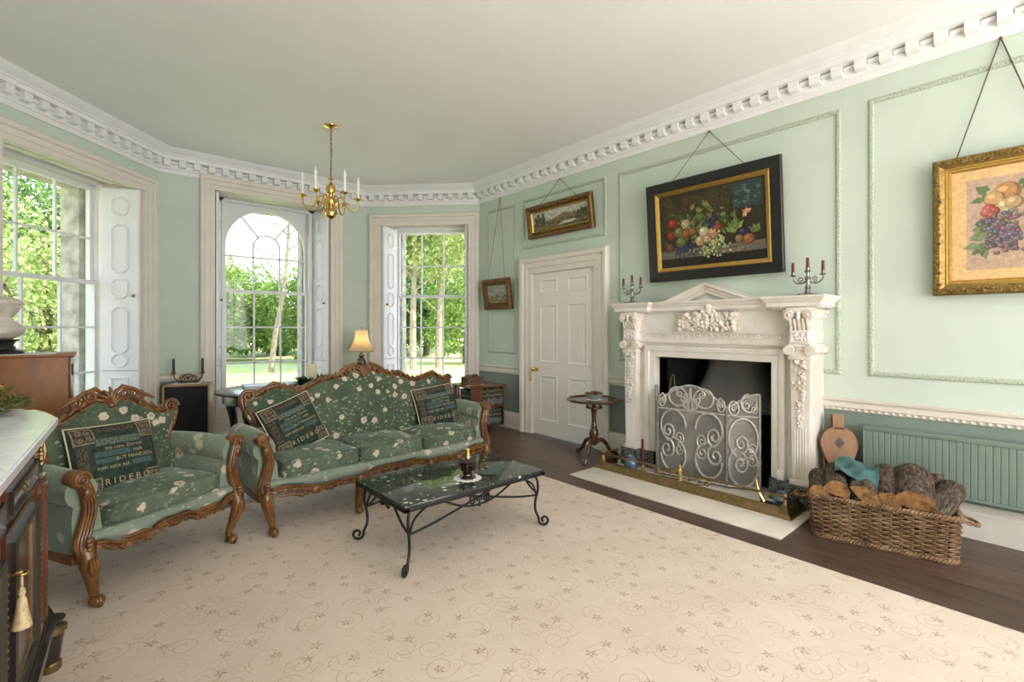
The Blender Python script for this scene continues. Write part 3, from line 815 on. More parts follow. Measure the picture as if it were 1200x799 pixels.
def make_window(idx, k, c, hi, ho, zt, zo, gh, gt, label, arch, co):
    w = W[k]
    root = thing('window_%d' % idx, label, 'window', w.P(c, 0, 0.2), 0, None, 'structure')
    inv = Matrix.Translation(-Vector(root.location))
    def mb():
        m = MB(); m.T = inv; return m
    sc = (ho-hi)/0.162
    b = mb()
    b.mould([(c-hi, 0), (c-hi, zt), (c+hi, zt), (c+hi, 0)], [(o*sc, h) for o, h in CASE], w.IN)
    b.build('casing', M['trim'], root)
    dr = 0.40; sp = 0.075                                       # reveal depth and splay
    # lining of the reveal: soffit with sunk panels, jamb backs, window seat
    b = mb()
    zi = gt+0.07 if not arch else gt+0.065
    b.poly([w.P(c-hi, zt), w.P(c+hi, zt), w.P(c+hi-sp, zi+0.03, dr), w.P(c-hi+sp, zi+0.03, dr)])
    for s0, s1 in ((-0.8, -0.31), (-0.25, 0.25), (0.31, 0.8)):
        def sf(x, y, h): return w.P(c+x*(hi-sp*y), zt+(zi+0.03-zt)*y-h, dr*y)
        b.mould([(s0, 0.28), (s0, 0.80), (s1, 0.80), (s1, 0.28)], [(0.0, 0.0), (0.0, 0.008), (-0.025, 0.008), (-0.04, 0.0)], sf, closed=True)
    for sg in (-1, 1):
        b.poly([w.P(c+sg*hi, 0), w.P(c+sg*hi, zt), w.P(c+sg*(hi-sp), zi+0.03, dr), w.P(c+sg*(hi-sp), 0, dr)])
        b.poly([w.P(c+sg*(hi-sp), 0, dr), w.P(c+sg*(hi-sp), zi+0.03, dr), w.P(c+co+sg*(gh+0.02), zi+0.03, dr+0.03), w.P(c+co+sg*(gh+0.02), 0, dr+0.03)])
    b.poly([w.P(c-hi, 0.002), w.P(c+hi, 0.002), w.P(c+hi-sp, 0.002, dr), w.P(c-hi+sp, 0.002, dr)])
    b.build('reveal', M['trim'], root, smooth=25)
    c0 = c; c = c+co
    b = mb()
    for sg in (-1, 1):                                           # box frame beside the sashes
        b.prism([(c+sg*(gh+0.035), 0.33), (c0+sg*(hi-sp+0.02), 0.33), (c0+sg*(hi-sp+0.02), zi+0.03), (c+sg*(gh+0.035), zi+0.03)], w.P, 0.40, 0.56)
        b.prism([(c+sg*(gh+0.03), 0.33), (c+sg*(gh+0.06), 0.33), (c+sg*(gh+0.06), zi), (c+sg*(gh+0.03), zi)], w.P, 0.375, 0.41)
    b.prism([(c-gh-0.115, zi-0.01), (c+gh+0.115, zi-0.01), (c+gh+0.115, zi+0.12), (c-gh-0.115, zi+0.12)], w.P, 0.40, 0.56)
    b.prism([(c-gh-0.08, 0.30), (c+gh+0.08, 0.30), (c+gh+0.08, 0.335), (c-gh-0.08, 0.335)], w.P, 0.33, 0.56)
    b.build('frame', M['sash'], root, smooth=25)
    b = mb()                                                     # panelled apron under the sill
    b.prism([(c-hi+sp*0.9, 0.0), (c+hi-sp*0.9, 0.0), (c+hi-sp*0.9, 0.31), (c-hi+sp*0.9, 0.31)], w.P, 0.36, 0.40)
    b.mould([(c-gh+0.05, 0.07), (c-gh+0.05, 0.25), (c+gh-0.05, 0.25), (c+gh-0.05, 0.07)], [(0.0, -0.36), (0.006, -0.345), (0.02, -0.345), (0.03, -0.36)], lambda s, z, h: w.P(s, z, -h), closed=True)
    b.build('apron', M['trim'], root, smooth=25)
    # sashes
    bars = [0.862, 1.337]; meet = 1.815; up = [2.285]
    def sash(name, z0, z1, d, hbars, vtop, botrail, arched=False):
        b = mb()
        def bar(s0, s1, za, zb, t=0.035):
            b.prism([(s0, za), (s1, za), (s1, zb), (s0, zb)], w.P, d-t/2, d+t/2)
        st = 0.045
        for sg in (-1, 1): bar(c+sg*gh, c+sg*(gh+st), z0, z1)
        bar(c-gh, c+gh, z0, z0+botrail)
        if not arched: bar(c-gh, c+gh, z1-0.04, z1)
        for hb in hbars: bar(c-gh, c+gh, hb-0.010, hb+0.010, 0.028)
        for q in (-1, 1):
            s = c+q*gh/3
            bar(s-0.009, s+0.009, z0, vtop, 0.028)
        if arched:
            zs = gt-gh; N = 28                                   # spandrel board with the arch cut out
            arc = [(c-gh*math.cos(PI*i/N), zs+gh*math.sin(PI*i/N)) for i in range(N+1)]
            top = z1
            for i in range(N):
                (xa, za), (xb, zb) = arc[i], arc[i+1]
                b.prism([(xa, za), (xb, zb), (xb, top), (xa, top)], w.P, d-0.03, d+0.03)
            for sg in (-1, 1): bar(c+sg*gh, c+sg*(gh+st), zs-0.02, top, 0.06)
            ra = gh/3
            zi2 = 2.43
            def arcbar(r):
                pts = [(c-r, hbars[-1])] + [(c-r*math.cos(PI*i/16), zi2+r*math.sin(PI*i/16)) for i in range(17)] + [(c+r, hbars[-1])]
                b.mould(pts, [(-0.009, -0.014), (0.009, -0.014), (0.009, 0.014), (-0.009, 0.014), (-0.009, -0.014)], lambda s, z, h: w.P(s, z, d+h))
            arcbar(ra)
            for a in (R(52), R(128)):
                p0 = (c+ra*math.cos(a), zi2+ra*math.sin(a)); p1 = (c+gh*1.0*math.cos(a), zs+gh*1.0*math.sin(a))
                b.mould([p0, p1], [(-0.009, -0.014), (0.009, -0.014), (0.009, 0.014), (-0.009, 0.014), (-0.009, -0.014)], lambda s, z, h: w.P(s, z, d+h))
        so = b.build(name, M['sash'], root, smooth=25)
        g = mb()
        g.poly([w.P(c-gh, z0+0.01, d), w.P(c+gh, z0+0.01, d), w.P(c+gh, z1-0.01, d), w.P(c-gh, z1-0.01, d)])
        g.build('pane', M['glass'], so, smooth=0)
    sash('upper_sash', meet-0.02, zi if arch else gt+0.04, 0.50, up, up[0] if arch else gt, 0.04, arch)
    sash('lower_sash', 0.335, meet+0.02, 0.45, bars, meet, 0.07)
    c = c0
    # shutters folded back against the reveal
    for sg in (-1, 1):
        def fn(x, z, h, sg=sg):
            t = 0.385-x
            n = Vector((-sg, 0))
            return inv_pt(w.P(c+sg*(hi-0.012-sp*t/0.40) - sg*h, z, t))
        shutter_w = 0.365
        def fn2(x, z, h, sg=sg, fn=fn): return fn(x, z, h+0.03)
        shutter(root, fn2, shutter_w, sg, 2.83 if not arch else 2.99)
    # outside stone reveal
    b = mb()
    for sg in (-1, 1):
        x0, x1 = c+co+sg*(gh+0.0), c+sg*(gh+0.40)
        b.prism([(x0, 0.0), (x1, 0.0), (x1, 3.3), (x0, 3.3)], w.P, 0.60, 0.80)
    b.prism([(c-gh-0.3, gt+0.03), (c+gh+0.3, gt+0.03), (c+gh+0.3, 3.3), (c-gh-0.3, 3.3)], w.P, 0.57, 0.80)
    b.prism([(c-gh-0.3, 0.0), (c+gh+0.3, 0.0), (c+gh+0.3, 0.30), (c-gh-0.3, 0.30)], w.P, 0.57, 0.84)
    b.build('stone_surround', M['stone'], root, smooth=25)
    return root
_inv = None
def inv_pt(p):
    return p
# shutters are written in world space, so move them into the window's space
def make_windows():
    labs = ['tall sash window in the left bay wall beside the marble bust', 'arched sash window with radiating bars behind the round table',
            'sash window of fifteen panes behind the sofa and table lamp']
    global inv_pt
    for i, (k, c, hi, ho, zt, zo, gh, gt, co) in enumerate(WIN):
        loc = W[k].P(c, 0, 0.2)
        inv_pt = lambda p, loc=loc: Vector(p)-loc
        make_window(i+1, k, c, hi, ho, zt, zo, gh, gt, labs[i], k == 'B', co)
make_windows()

# sash windows added behind the camera, unseen, to let the fill light in
for i, x in enumerate((0.55, 1.85, 3.15)):
    root = thing('window_%d' % (4+i), 'plain sash window at the near end of the room, %s' % ['by the cabinet wall', 'in the middle', 'by the fireplace wall'][i], 'window', (x, YB, 0), 0, None, 'structure')
    b = MB()
    w_ = 0.55
    b.mould([(-w_, 0.5), (-w_, 2.95), (w_, 2.95), (w_, 0.5)], CASE, lambda s, z, h: Vector((s, h, z)), closed=True)
    b.build('casing', M['trim'], root)
    b = MB()
    for q in (-0.55, -0.18, 0.18, 0.55): b.box(q-0.012, q+0.012, -0.14, -0.10, 0.5, 2.95)
    for z in (0.5, 0.98, 1.47, 1.96, 2.45, 2.93): b.box(-w_, w_, -0.14, -0.10, z, z+0.022)
    for sg in (-1, 1): b.box(sg*0.55, sg*0.57, -0.25, 0.0, 0.5, 2.95)
    b.build('sash_frame', M['sash'], root, smooth=0)

# ------------------------------------------------------------------ door
DC = sum(DOORY)/2; DH = (DOORY[1]-DOORY[0])/2
root = thing('door_1', 'white six-panel door with brass knob and hanging key tassel', 'door', (XR, DC, 0), 0, None, 'structure')
def dfn(u, z, h): return Vector((-h, -u, z))         # u to the right as seen in the room, h into the room
b = MB()
sc = 0.205/0.162
b.mould([(-DH, 0), (-DH, DOORZ), (DH, DOORZ), (DH, 0)], [(o*sc*0.99, h) for o, h in CASE], dfn)
for sg in (-1, 1): b.box(-0.0, 0.06, sg*DH, sg*(DH+0.02), 0, DOORZ+0.02)
b.box(0, 0.06, -DH, DH, DOORZ, DOORZ+0.02)
b.build('casing', M['trim'], root)
b = MB()
b.prism([(-DH+0.004, 0.008), (DH-0.004, 0.008), (DH-0.004, DOORZ-0.004), (-DH+0.004, DOORZ-0.004)], dfn, -0.06, -0.018)
PP = [(0.0, -0.018), (0.0, -0.010), (-0.012, -0.008), (-0.026, -0.016), (-0.03, -0.018)]
for cx in (-0.235, 0.235):
    for z0, z1 in ((1.76, 1.93), (0.90, 1.62), (0.18, 0.745)):
        x0, x1 = cx-0.150, cx+0.150
        b.mould([(x0, z0), (x0, z1), (x1, z1), (x1, z0)], PP, dfn, closed=True)
        b.prism([(x0+0.06, z0+0.05), (x1-0.06, z0+0.05), (x1-0.06, z1-0.05), (x0+0.06, z1-0.05)], dfn, -0.02, -0.013)
lf = b.build('door_leaf', M['door'], root, smooth=25)
b = MB()
kx = -DH+0.055; kz = 0.815
b.lathe([(0.0, 0.0), (0.028, 0.0), (0.028, 0.006), (0.010, 0.01), (0.010, 0.03), (0.024, 0.042), (0.030, 0.055), (0.026, 0.068), (0.0, 0.074)], 16, (0, 0, 0), 'x')
for i, p in enumerate(b.v): b.v[i] = (0.018-p[0], -kx-0.0+p[1], kz+p[2])
b.build('knob', M['brass'], lf)
b = MB()
b.lathe([(0.0, 0.0), (0.007, -0.01), (0.012, -0.03), (0.006, -0.036), (0.012, -0.05), (0.018, -0.12), (0.0, -0.12)], 12, (-0.03, -kx+0.055, kz-0.03))
b.tube([(0.0, -kx+0.05, kz-0.005), (-0.03, -kx+0.053, kz-0.008), (-0.03, -kx+0.055, kz-0.03)], 0.003, 6)
b.build('key_tassel', M['tassel'], lf)

# ------------------------------------------------------------------ carpet
b = MB(); b.box(-0.78, 3.045, -2.2, 4.05, 0.0, 0.012, 0.004)
tag(b.build('carpet', M['carpet']), 'large cream carpet with faint brown scrolls and sprigs', 'carpet')
# ------------------------------------------------------------------ fireplace
# local space: u to the right as seen in the room (world -Y), h out of the wall (world -X), z up
def ffn(u, z, h): return Vector((-h, -u, z))
def fbox(b, u0, u1, h0, h1, z0, z1, bev=0): return b.box(-h1, -h0, -u1, -u0, z0, z1, bev)
rng = random.Random(3)
FT = Matrix.Translation((XR, FY, 0))

# firebox lining
fb = thing('firebox', 'soot-blackened fireplace recess', 'firebox', (XR, FY, 0), 0, None, 'structure')
b = MB()
q = 0.516; q2 = 0.42; dd = 0.42
def P_(u, z, d): return Vector((d, -u, z))
b.poly([P_(-q2, 0, dd), P_(q2, 0, dd), P_(q2, 1.30, dd), P_(-q2, 1.30, dd)])
for sg in (-1, 1):
    b.poly([P_(sg*q, 0, 0.0), P_(sg*q, 1.30, 0.0), P_(sg*q2, 1.30, dd), P_(sg*q2, 0, dd)])
    b.poly([P_(sg*q, 1.061, 0.0), P_(sg*q, 1.061, -0.14), P_(sg*q, 0.0, -0.14), P_(sg*q, 0.0, 0.0)])
b.poly([P_(-q, 1.30, 0), P_(q, 1.30, 0), P_(q2, 1.30, dd), P_(-q2, 1.30, dd)])
b.build('lining', M['soot'], fb, smooth=0, recalc=False)
b = MB(); b.box(0.0, dd, -q, q, 0.001, 0.02); b.build('back_hearth', M['soot'], fb, smooth=0)

# iron canopy
hood = thing('fire_canopy', 'flared dark iron hood inside the fireplace', 'fire hood', (XR, FY, 0))
b = MB()
def hoodf(s, t):
    z = 0.62+0.56*t
    k = (1-t)**2.2
    hw = 0.24+0.19*k; hd = 0.15+0.16*k
    a = PI*s
    cx = math.copysign(abs(math.cos(a))**0.7, math.cos(a)); sy = abs(math.sin(a))**0.7
    return Vector((0.38-hd*sy*1.25, cx*hw, z))
b.grid(hoodf, 33, 18)
b.grid(lambda s, t: hoodf(s, 0)+Vector((0, 0, -0.03*t)), 33, 2)
b.build('canopy', M['hood'], hood, smooth=60)
for u in (-0.36, 0.36):
    b = MB(); b.box(0.30, 0.33, -u-0.015, -u+0.015, 0.02, 0.62); b.build('support', M['iron'], hood)
gr = thing('fire_basket', 'iron grate with brass front behind the fire screen', 'fire grate', (XR+0.02, FY, 0.02))
b = MB()
for i in range(12):
    y = -0.30+0.6*i/11
    b.tube([(0.0, y, 0.06), (0.0, y, 0.24)], 0.008, 6)
for z in (0.06, 0.24): b.tube([(0.0, -0.31, z), (0.0, 0.31, z)], 0.011, 6)
b.box(0.0, 0.26, -0.31, 0.31, 0.06, 0.08)
for x in (0.01, 0.25):
    for y in (-0.3, 0.3): b.tube([(x, y, 0.0), (x, y, 0.10)], 0.014, 8)
b.build('grate', M['iron'], gr)
for y in (-0.33, 0.33):
    b = MB(); b.lathe([(0.0, 0.0), (0.03, 0.0), (0.018, 0.05), (0.014, 0.13), (0.028, 0.19), (0.012, 0.24), (0.022, 0.28), (0.0, 0.30)], 12, (-0.02, y, 0.0))
    b.build('finial', M['brass_old'], gr)

mantel = thing('mantelpiece', 'carved cream marble chimneypiece with pediment and fruit carving', 'fireplace surround', (XR, FY, 0))
OPW, OPZ = 0.516, 1.061
HF = 0.205                                           # face of the jambs from the wall
b = MB()                                             # jambs + lintel behind the pilasters
for sg in (-1, 1):
    fbox(b, sg*OPW, sg*0.797, 0.002, HF, 0.17, OPZ)
fbox(b, -0.797, 0.797, 0.002, HF, OPZ, 1.2955)
b.build('surround', M['marble_cream'], mantel, smooth=25)
b = MB()                                             # inner moulded architrave
ARC = [(0.0, HF-0.0), (0.0, HF+0.012), (0.012, HF+0.018), (0.055, HF+0.018), (0.06, HF+0.03), (0.085, HF+0.038), (0.10, HF+0.038), (0.108, HF+0.015), (0.108, HF)]
b.mould([(-OPW, 0.17), (-OPW, OPZ), (OPW, OPZ), (OPW, 0.17)], ARC, ffn)
for q_ in range(52):
    u = -OPW-0.08+(2*OPW+0.16)*q_/51
    b.ball(ffn(u, OPZ+0.086, HF+0.036), 0.008, u=6, v=4)
b.build('architrave', M['marble_cream'], mantel, smooth=30)
for sg in (-1, 1):                                   # grey marble plinths
    for u0, u1, hh in ((0.512, 0.64, HF+0.05), (0.645, 0.835, 0.315)):
        b = MB(); fbox(b, sg*u0, sg*u1, 0.002, hh, 0.003, 0.172, 0.004)
        b.build('plinth', M['marble_grey'], mantel)
b = MB()                                             # fillet above the architrave: stained beam + vitruvian scroll frieze
fbox(b, -0.790, 0.790, 0.002, 0.236, 1.195, 1.212)
fbox(b, -0.785, 0.785, 0.002, 0.222, 1.212, 1.284)
fbox(b, -0.792, 0.792, 0.002, 0.242, 1.284, 1.299)
for q_ in range(22):
    u = -0.58+1.16*q_/21
    pts = [(u_, z_) for u_, z_ in spiral(u, 1.253, 0.024, 0.004, 200, -1.2, 14)]
    b.tube([ffn(x, z, 0.224) for x, z in pts], 0.007, 6)
b.build('scroll_frieze', M['marble_cream'], mantel, smooth=30)
b = MB()                                             # plain frieze
fbox(b, -0.76, 0.76, 0.002, 0.2065, 1.2956, 1.478)
b.build('frieze', M['marble_cream'], mantel)
# carved fruit tablet
b = MB(); fbox(b, -0.27, 0.27, 0.20, 0.240, 1.300, 1.465, 0.004)
for i in range(260):
    u = rng.uniform(-0.25, 0.25); zz_ = rng.uniform(1.31, 1.45)
    if rng.random() < 0.35: u *= 0.45; zz_ = rng.uniform(1.34, 1.52-abs(u)*0.6)
    r = rng.uniform(0.011, 0.024)
    b.ball(ffn(u, zz_, 0.242+rng.uniform(0, 0.026)), r, r*rng.uniform(0.7, 1.2), r*rng.uniform(0.7, 1.2), 8, 6)
for i in range(46):
    u = rng.uniform(-0.25, 0.25); zz_ = rng.uniform(1.31, 1.44); a = rng.uniform(0, 6.28); L = rng.uniform(0.02, 0.045)
    p = [ffn(u, zz_, 0.245), ffn(u+L*math.cos(a)*0.6, zz_+L*math.sin(a)*0.6, 0.268), ffn(u+L*math.cos(a), zz_+L*math.sin(a), 0.25)]
    b.tube(p, [0.004, 0.013, 0.003], 6, flat=0.5)
b.ball(ffn(0.03, 1.515, 0.262), 0.034, u=12, v=8)
b.ball(ffn(0.03, 1.475, 0.25), 0.04, u=10, v=6)
b.build('fruit_carving', M['marble_carved'], mantel)
# pilasters
def leaf_drop(b, u0, z0, z1, h, w0, n, rr=0.014):
    for i in range(n):
        t = i/(n-1); zz_ = z0+(z1-z0)*t; ww = w0*(1-0.55*t)
        for k in range(3):
            u = u0+rng.uniform(-ww, ww)
            r = rr*rng.uniform(0.6, 1.2)*(1-0.3*t)
            if rng.random() < 0.5: b.ball(ffn(u, zz_+rng.uniform(-0.01, 0.01), h+0.004), r, r*0.9, r, 7, 5)
            else:
                a = rng.uniform(-2.6, -0.5); L = r*2.6
                b.tube([ffn(u, zz_, h), ffn(u+L*0.5*math.cos(a), zz_+L*0.5*math.sin(a), h+0.014), ffn(u+L*math.cos(a), zz_+L*math.sin(a), h+0.004)], [0.002, r*0.7, 0.001], 6, flat=0.5)
for sg in (-1, 1):
    uc = sg*0.743
    b = MB()
    # tapering shaft, narrower at the foot
    def shaft(u0t, u1t, u0b, u1b, h0, h1, zb, zt):
        pts = [ffn(u0b, zb, h0), ffn(u1b, zb, h0), ffn(u1b, zb, h1), ffn(u0b, zb, h1), ffn(u0t, zt, h0), ffn(u1t, zt, h0), ffn(u1t, zt, h1), ffn(u0t, zt, h1)]
        b.add(pts, [(0, 1, 2, 3), (4, 5, 6, 7), (0, 1, 5, 4), (1, 2, 6, 5), (2, 3, 7, 6), (3, 0, 4, 7)])
    shaft(uc-0.066, uc+0.066, uc-0.052, uc+0.052, 0.2, 0.288, 0.172, 1.10)
    shaft(uc-0.062, uc+0.068 if sg > 0 else uc+0.062, uc-0.075, uc+0.075, 0.002, 0.21, 0.172, 1.10)
    for k in range(5):                               # flutes on the lower half
        u = uc-0.036+0.018*k
        b.tube([ffn(u*1.0, 0.22, 0.288), ffn(u, 0.60, 0.288)], 0.005, 5)
    fbox(b, uc-0.07, uc+0.07, 0.2, 0.302, 0.172, 0.205, 0.004)
    pl = b.build('pilaster', M['marble_cream'], mantel, smooth=25)
    b = MB(); leaf_drop(b, uc, 1.06, 0.60, 0.288, 0.038, 26)
    for k in range(7):
        a = R(-90+(k-3)*28)
        b.tube([ffn(uc, 1.09, 0.288), ffn(uc+0.03*math.cos(a), 1.09+0.03*math.sin(a), 0.308), ffn(uc+0.045*math.cos(a), 1.09+0.05*math.sin(a), 0.292)], [0.003, 0.010, 0.002], 6, flat=0.5)
    b.build('garland', M['marble_carved'], pl)
    b = MB()                                         # necking ring, ionic volutes
    fbox(b, uc-0.078, uc+0.078, 0.002, 0.31, 1.095, 1.112, 0.004)
    fbox(b, uc-0.075, uc+0.075, 0.002, 0.305, 1.19, 1.21, 0.004)
    fbox(b, uc-0.071, uc+0.071, 0.002, 0.295, 1.10, 1.20)
    for s2 in (-1, 1):
        b.tube([ffn(x, z, 0.31) for x, z in spiral(uc+s2*0.072, 1.165, 0.036, 0.006, 90, s2*1.8, 26)], 0.0085, 6)
        b.lathe([(0.0, -0.012), (0.036, -0.012), (0.036, 0.0), (0.0, 0.0)], 16, (-0.305, -(uc+s2*0.072), 1.165), 'x')
        b.lathe([(0.030, 0.02), (0.034, 0.10), (0.024, 0.16), (0.034, 0.22), (0.034, 0.29)], 14, (-0.31, -(uc+s2*0.072), 1.165), 'x')
    for k in range(9): b.ball(ffn(uc-0.05+0.0125*k, 1.172, 0.305), 0.008, u=6, v=4)
    b.build('volute_capital', M['marble_carved'], pl)
    b = MB()                                         # square block with rosette panel
    fbox(b, uc-0.072, uc+0.072, 0.002, 0.30, 1.212, 1.312, 0.003)
    b.mould([(uc-0.058, 1.225), (uc-0.058, 1.30), (uc+0.058, 1.30), (uc+0.058, 1.225)], [(0.0, 0.298), (0.0, 0.308), (-0.008, 0.308), (-0.01, 0.298)], ffn, closed=True)
    for k in range(16): b.ball(ffn(uc+rng.uniform(-0.04, 0.04), 1.262+rng.uniform(-0.025, 0.025), 0.3), 0.012, u=6, v=4)
    b.build('rosette_block', M['marble_cream'], pl)
    b = MB()                                         # acanthus capital, bell shaped
    for k in range(6):
        zt = 1.325+0.025*k; hw = 0.060+0.0032*k*k*0.55
        fbox(b, uc-hw, uc+hw, 0.002, 0.285+0.0016*k*k, zt-0.013, zt+0.0125)
    for k in range(5):
        u = uc-0.056+0.028*k
        b.tube([ffn(u, 1.315, 0.29), ffn(u, 1.36, 0.305), ffn(u, 1.395, 0.325), ffn(u, 1.39, 0.34)], [0.012, 0.015, 0.012, 0.005], 6)
    for s2 in (-1, 1):
        b.tube([ffn(x, z, 0.325) for x, z in spiral(uc+s2*0.06, 1.425, 0.034, 0.006, -90, s2*1.6, 22)], [0.012]*23, 6)
        b.lathe([(0.0, 0.0), (0.03, 0.0), (0.036, 0.1), (0.03, 0.14), (0.037, 0.2), (0.036, 0.30)], 12, (-0.33, -(uc+s2*0.06), 1.425), 'x')
        b.ball(ffn(uc+s2*0.06, 1.425, 0.335), 0.012)
    for k in range(3): b.ball(ffn(uc, 1.44-0.02*k, 0.33), 0.016)
    fbox(b, uc-0.085, uc+0.085, 0.002, 0.33, 1.452, 1.478, 0.004)
    b.build('acanthus_capital', M['marble_carved'], pl)
# cornice shelf: breaks forward over the pilasters, runs up into the pediment
SH = [(0.0, 1.476), (0.020, 1.476), (0.024, 1.486), (0.050, 1.487), (0.050, 1.518), (0.060, 1.522), (0.066, 1.535), (0.082, 1.552), (0.084, 1.565), (0.0, 1.565)]
b = MB()
def shelf_path(pts, closed_ends=True):
    b.mould(pts, SH, lambda u, v, z: ffn(u, z, v))
# plan path (u, h): the offset is to the left, so walk from right to left
E0, E1, HB, HFf = 0.842, 0.575, 0.222, 0.288
path = [(E0, 0.002), (E0, HFf), (E1, HFf), (E1, HB), (-E1, HB), (-E1, HFf), (-E0, HFf), (-E0, 0.002)]
path = path[::-1]
vv = []
b.mould(path, SH, lambda u, v, z: ffn(u, z, v))
fbox(b, -E0, E0, 0.002, HB, 1.476, 1.564)
fbox(b, E1, E0, 0.002, HFf, 1.476, 1.564); fbox(b, -E0, -E1, 0.002, HFf, 1.476, 1.564)
for q_ in range(70):                                 # dentil / leaf course below the corona
    u = -0.80+1.6*q_/69
    h = HFf if abs(u) > E1 else HB
    b.ball(ffn(u, 1.476, h+0.008), 0.008, 0.007, 0.012, 6, 4)
b.build('shelf', M['marble_cream'], mantel, smooth=25)
b = MB()                                             # pediment
PED = [(-0.394, 1.562), (0.0, 1.712), (0.394, 1.562)]
PR = [(-0.078, 0.002), (-0.078, 0.245), (-0.072, 0.252), (-0.045, 0.256), (-0.040, 0.272), (-0.028, 0.276), (-0.012, 0.298), (0.0, 0.30), (0.0, 0.002)]
b.mould(PED, PR, ffn)
b.prism([(-0.33, 1.562), (0.33, 1.562), (0.0, 1.665)], ffn, 0.002, 0.20)
for s2 in (-1, 1):
    for q_ in range(26):
        t = (q_+0.5)/26; u = s2*(0.36*(1-t)); z = 1.562+0.15*t-0.042
        if z > 1.562: b.ball(ffn(u, z, 0.266), 0.006, u=6, v=4)
b.build('pediment', M['marble_cream'], mantel, smooth=25)

# hearth slab
b = MB(); b.box(3.262, XR-0.0, 1.195, 2.972, 0.0, 0.010, 0.003)
tag(b.build('hearth_slab', M['hearth_stone']), 'cream stone hearth slab in front of the fireplace', 'hearth')

# fender
HZ = 0.0105
fen = thing('brass_fender', 'long low brass fender on the cream hearth', 'fender', (3.66, FY+0.06, HZ))
Lh = 0.80; dpt = 0.235
FP = [(0.0, 0.0), (0.055, 0.0), (0.055, 0.010), (0.046, 0.018), (0.034, 0.030), (0.024, 0.052), (0.018, 0.058), (0.010, 0.062), (0.0, 0.062)]
b = MB()
b.mould([(dpt, -Lh), (0.0, -Lh), (0.0, Lh), (dpt, Lh)], [(o, h) for o, h in FP], lambda u, v, h: Vector((u, v, h)))
b.build('kerb', M['brass_old'], fen, smooth=25)
for nm, pts in (('rail', [(0.0, -Lh, 0.135), (0.0, Lh, 0.135)]), ('side_rail', [(0.0, -Lh, 0.135), (dpt, -Lh, 0.135)]), ('side_rail', [(0.0, Lh, 0.135), (dpt, Lh, 0.135)]), ('lower_rail', [(0.005, -Lh, 0.085), (dpt, -Lh, 0.085)])):
    b = MB(); b.tube(pts, 0.008, 8); b.build(nm, M['brass_old'], fen)
for sg in (-1, 1):
    b = MB()
    b.lathe([(0.030, 0.055), (0.03, 0.065), (0.022, 0.075), (0.015, 0.125), (0.024, 0.135), (0.026, 0.15), (0.016, 0.165), (0.0, 0.17)], 8, (0.0, sg*Lh, 0.0))
    b.lathe([(0.055, 0.0), (0.05, 0.02), (0.028, 0.075), (0.022, 0.085)], 4, (-0.005, sg*Lh, 0.0), phase=PI/4)
    b.build('corner_post', M['brass_old'], fen)
b = MB()                                             # scrollwork and finial in the middle
for s2 in (-1, 1):
    for r, dx, z, t in ((0.042, 0.07, 0.105, 1.5), (0.034, 0.155, 0.10, 1.4), (0.026, 0.225, 0.095, 1.3)):
        b.tube([(0.0, s2*x, zz_) for x, zz_ in spiral(dx, z, r, 0.006, 180 if r > 0.03 else 90, -t, 20)], 0.0055, 6)
    b.tube([(0, s2*y, z) for y, z in ((0.02, 0.07), (0.12, 0.062), (0.20, 0.075), (0.27, 0.13))], 0.005, 6)
b.build('scrollwork', M['brass_old'], fen)
b = MB(); b.lathe([(0.012, 0.06), (0.016, 0.08), (0.010, 0.10), (0.020, 0.13), (0.022, 0.15), (0.008, 0.17), (0.012, 0.185), (0.0, 0.20)], 12); b.build('finial', M['brass'], fen)

# fire screen: three hinged leaves with scroll ironwork
def screen_leaf(parent, P0, P1, hfun, z0, rail, scrolls, name):
    P0 = Vector(P0); P1 = Vector(P1); L = (P1-P0).length; u = (P1-P0)/L; n = Vector((-u.y, u.x, 0))
    if n.x > 0: n = -n                                # towards the room
    def f(x, z, h=0.0): return P0+u*x+Vector((0, 0, z))+n*h
    b = MB()
    N = 28
    top = [(L*i/N, hfun(i/N)) for i in range(N+1)]
    for x in (0.0, L): b.tube([f(x, 0.0), f(x, hfun(x/L)+(0.0))], 0.011, 8)
    b.tube([f(x, z) for x, z in top], 0.009, 8)
    b.tube([f(0, z0), f(L, z0)], 0.009, 8)
    if rail: b.tube([f(0, rail), f(L, rail)], 0.008, 8)
    fr = b.build(name, M['pewter'], parent)
    m = MB()
    vs_ = []; fs = []
    for x, z in top: vs_ += [f(x, z0, -0.004), f(x, z, -0.004)]
    for i in range(N): fs.append((2*i, 2*i+2, 2*i+3, 2*i+1))
    m.add(vs_, fs)
    vs2 = [Vector(p)-n*0.004 for p in vs_]
    m.add(vs2, [f_[::-1] for f_ in fs])
    m.build('mesh', M['mesh'], fr, smooth=0, recalc=False)
    s = MB()
    for path, r in scrolls:
        s.tube([f(x*L, z, 0.006) for x, z in path], r, 6)
    s.build('scrollwork', M['pewter'], fr)

def m_mesh():
    t = NT('grey_fire_screen_mesh')
    v = t.map('Object', (1, 1, 1))
    n = t.noise(4, 4)
    f = t.math('ADD', t.math('MULTIPLY', n, 0.7), t.math('MULTIPLY', t.noise(300, 1), 0.3))
    col = t.ramp(f, [(0.35, (0.17, 0.16, 0.15)), (0.65, (0.38, 0.365, 0.335))])
    t.bump(t.noise(420, 1), 0.5, 0.002)
    return t.done(col, 0.55, 0.5)
M['mesh'] = m_mesh()
scr = thing('fire_screen', 'grey folding fire screen with scrolled ironwork before the fireplace', 'fire screen', (0, 0, 0.0105))
A_ = (3.875, 2.455, 0); B_ = (3.955, 1.862, 0); C_ = (4.075, 1.648, 0)
def sc2(cx, cz, w_, h_, a0, turns, k0=1.0, k1=0.12, n=30):
    return [(cx+w_*x, cz+h_*z) for x, z in spiral(0, 0, k0, k1, a0, turns, n)]
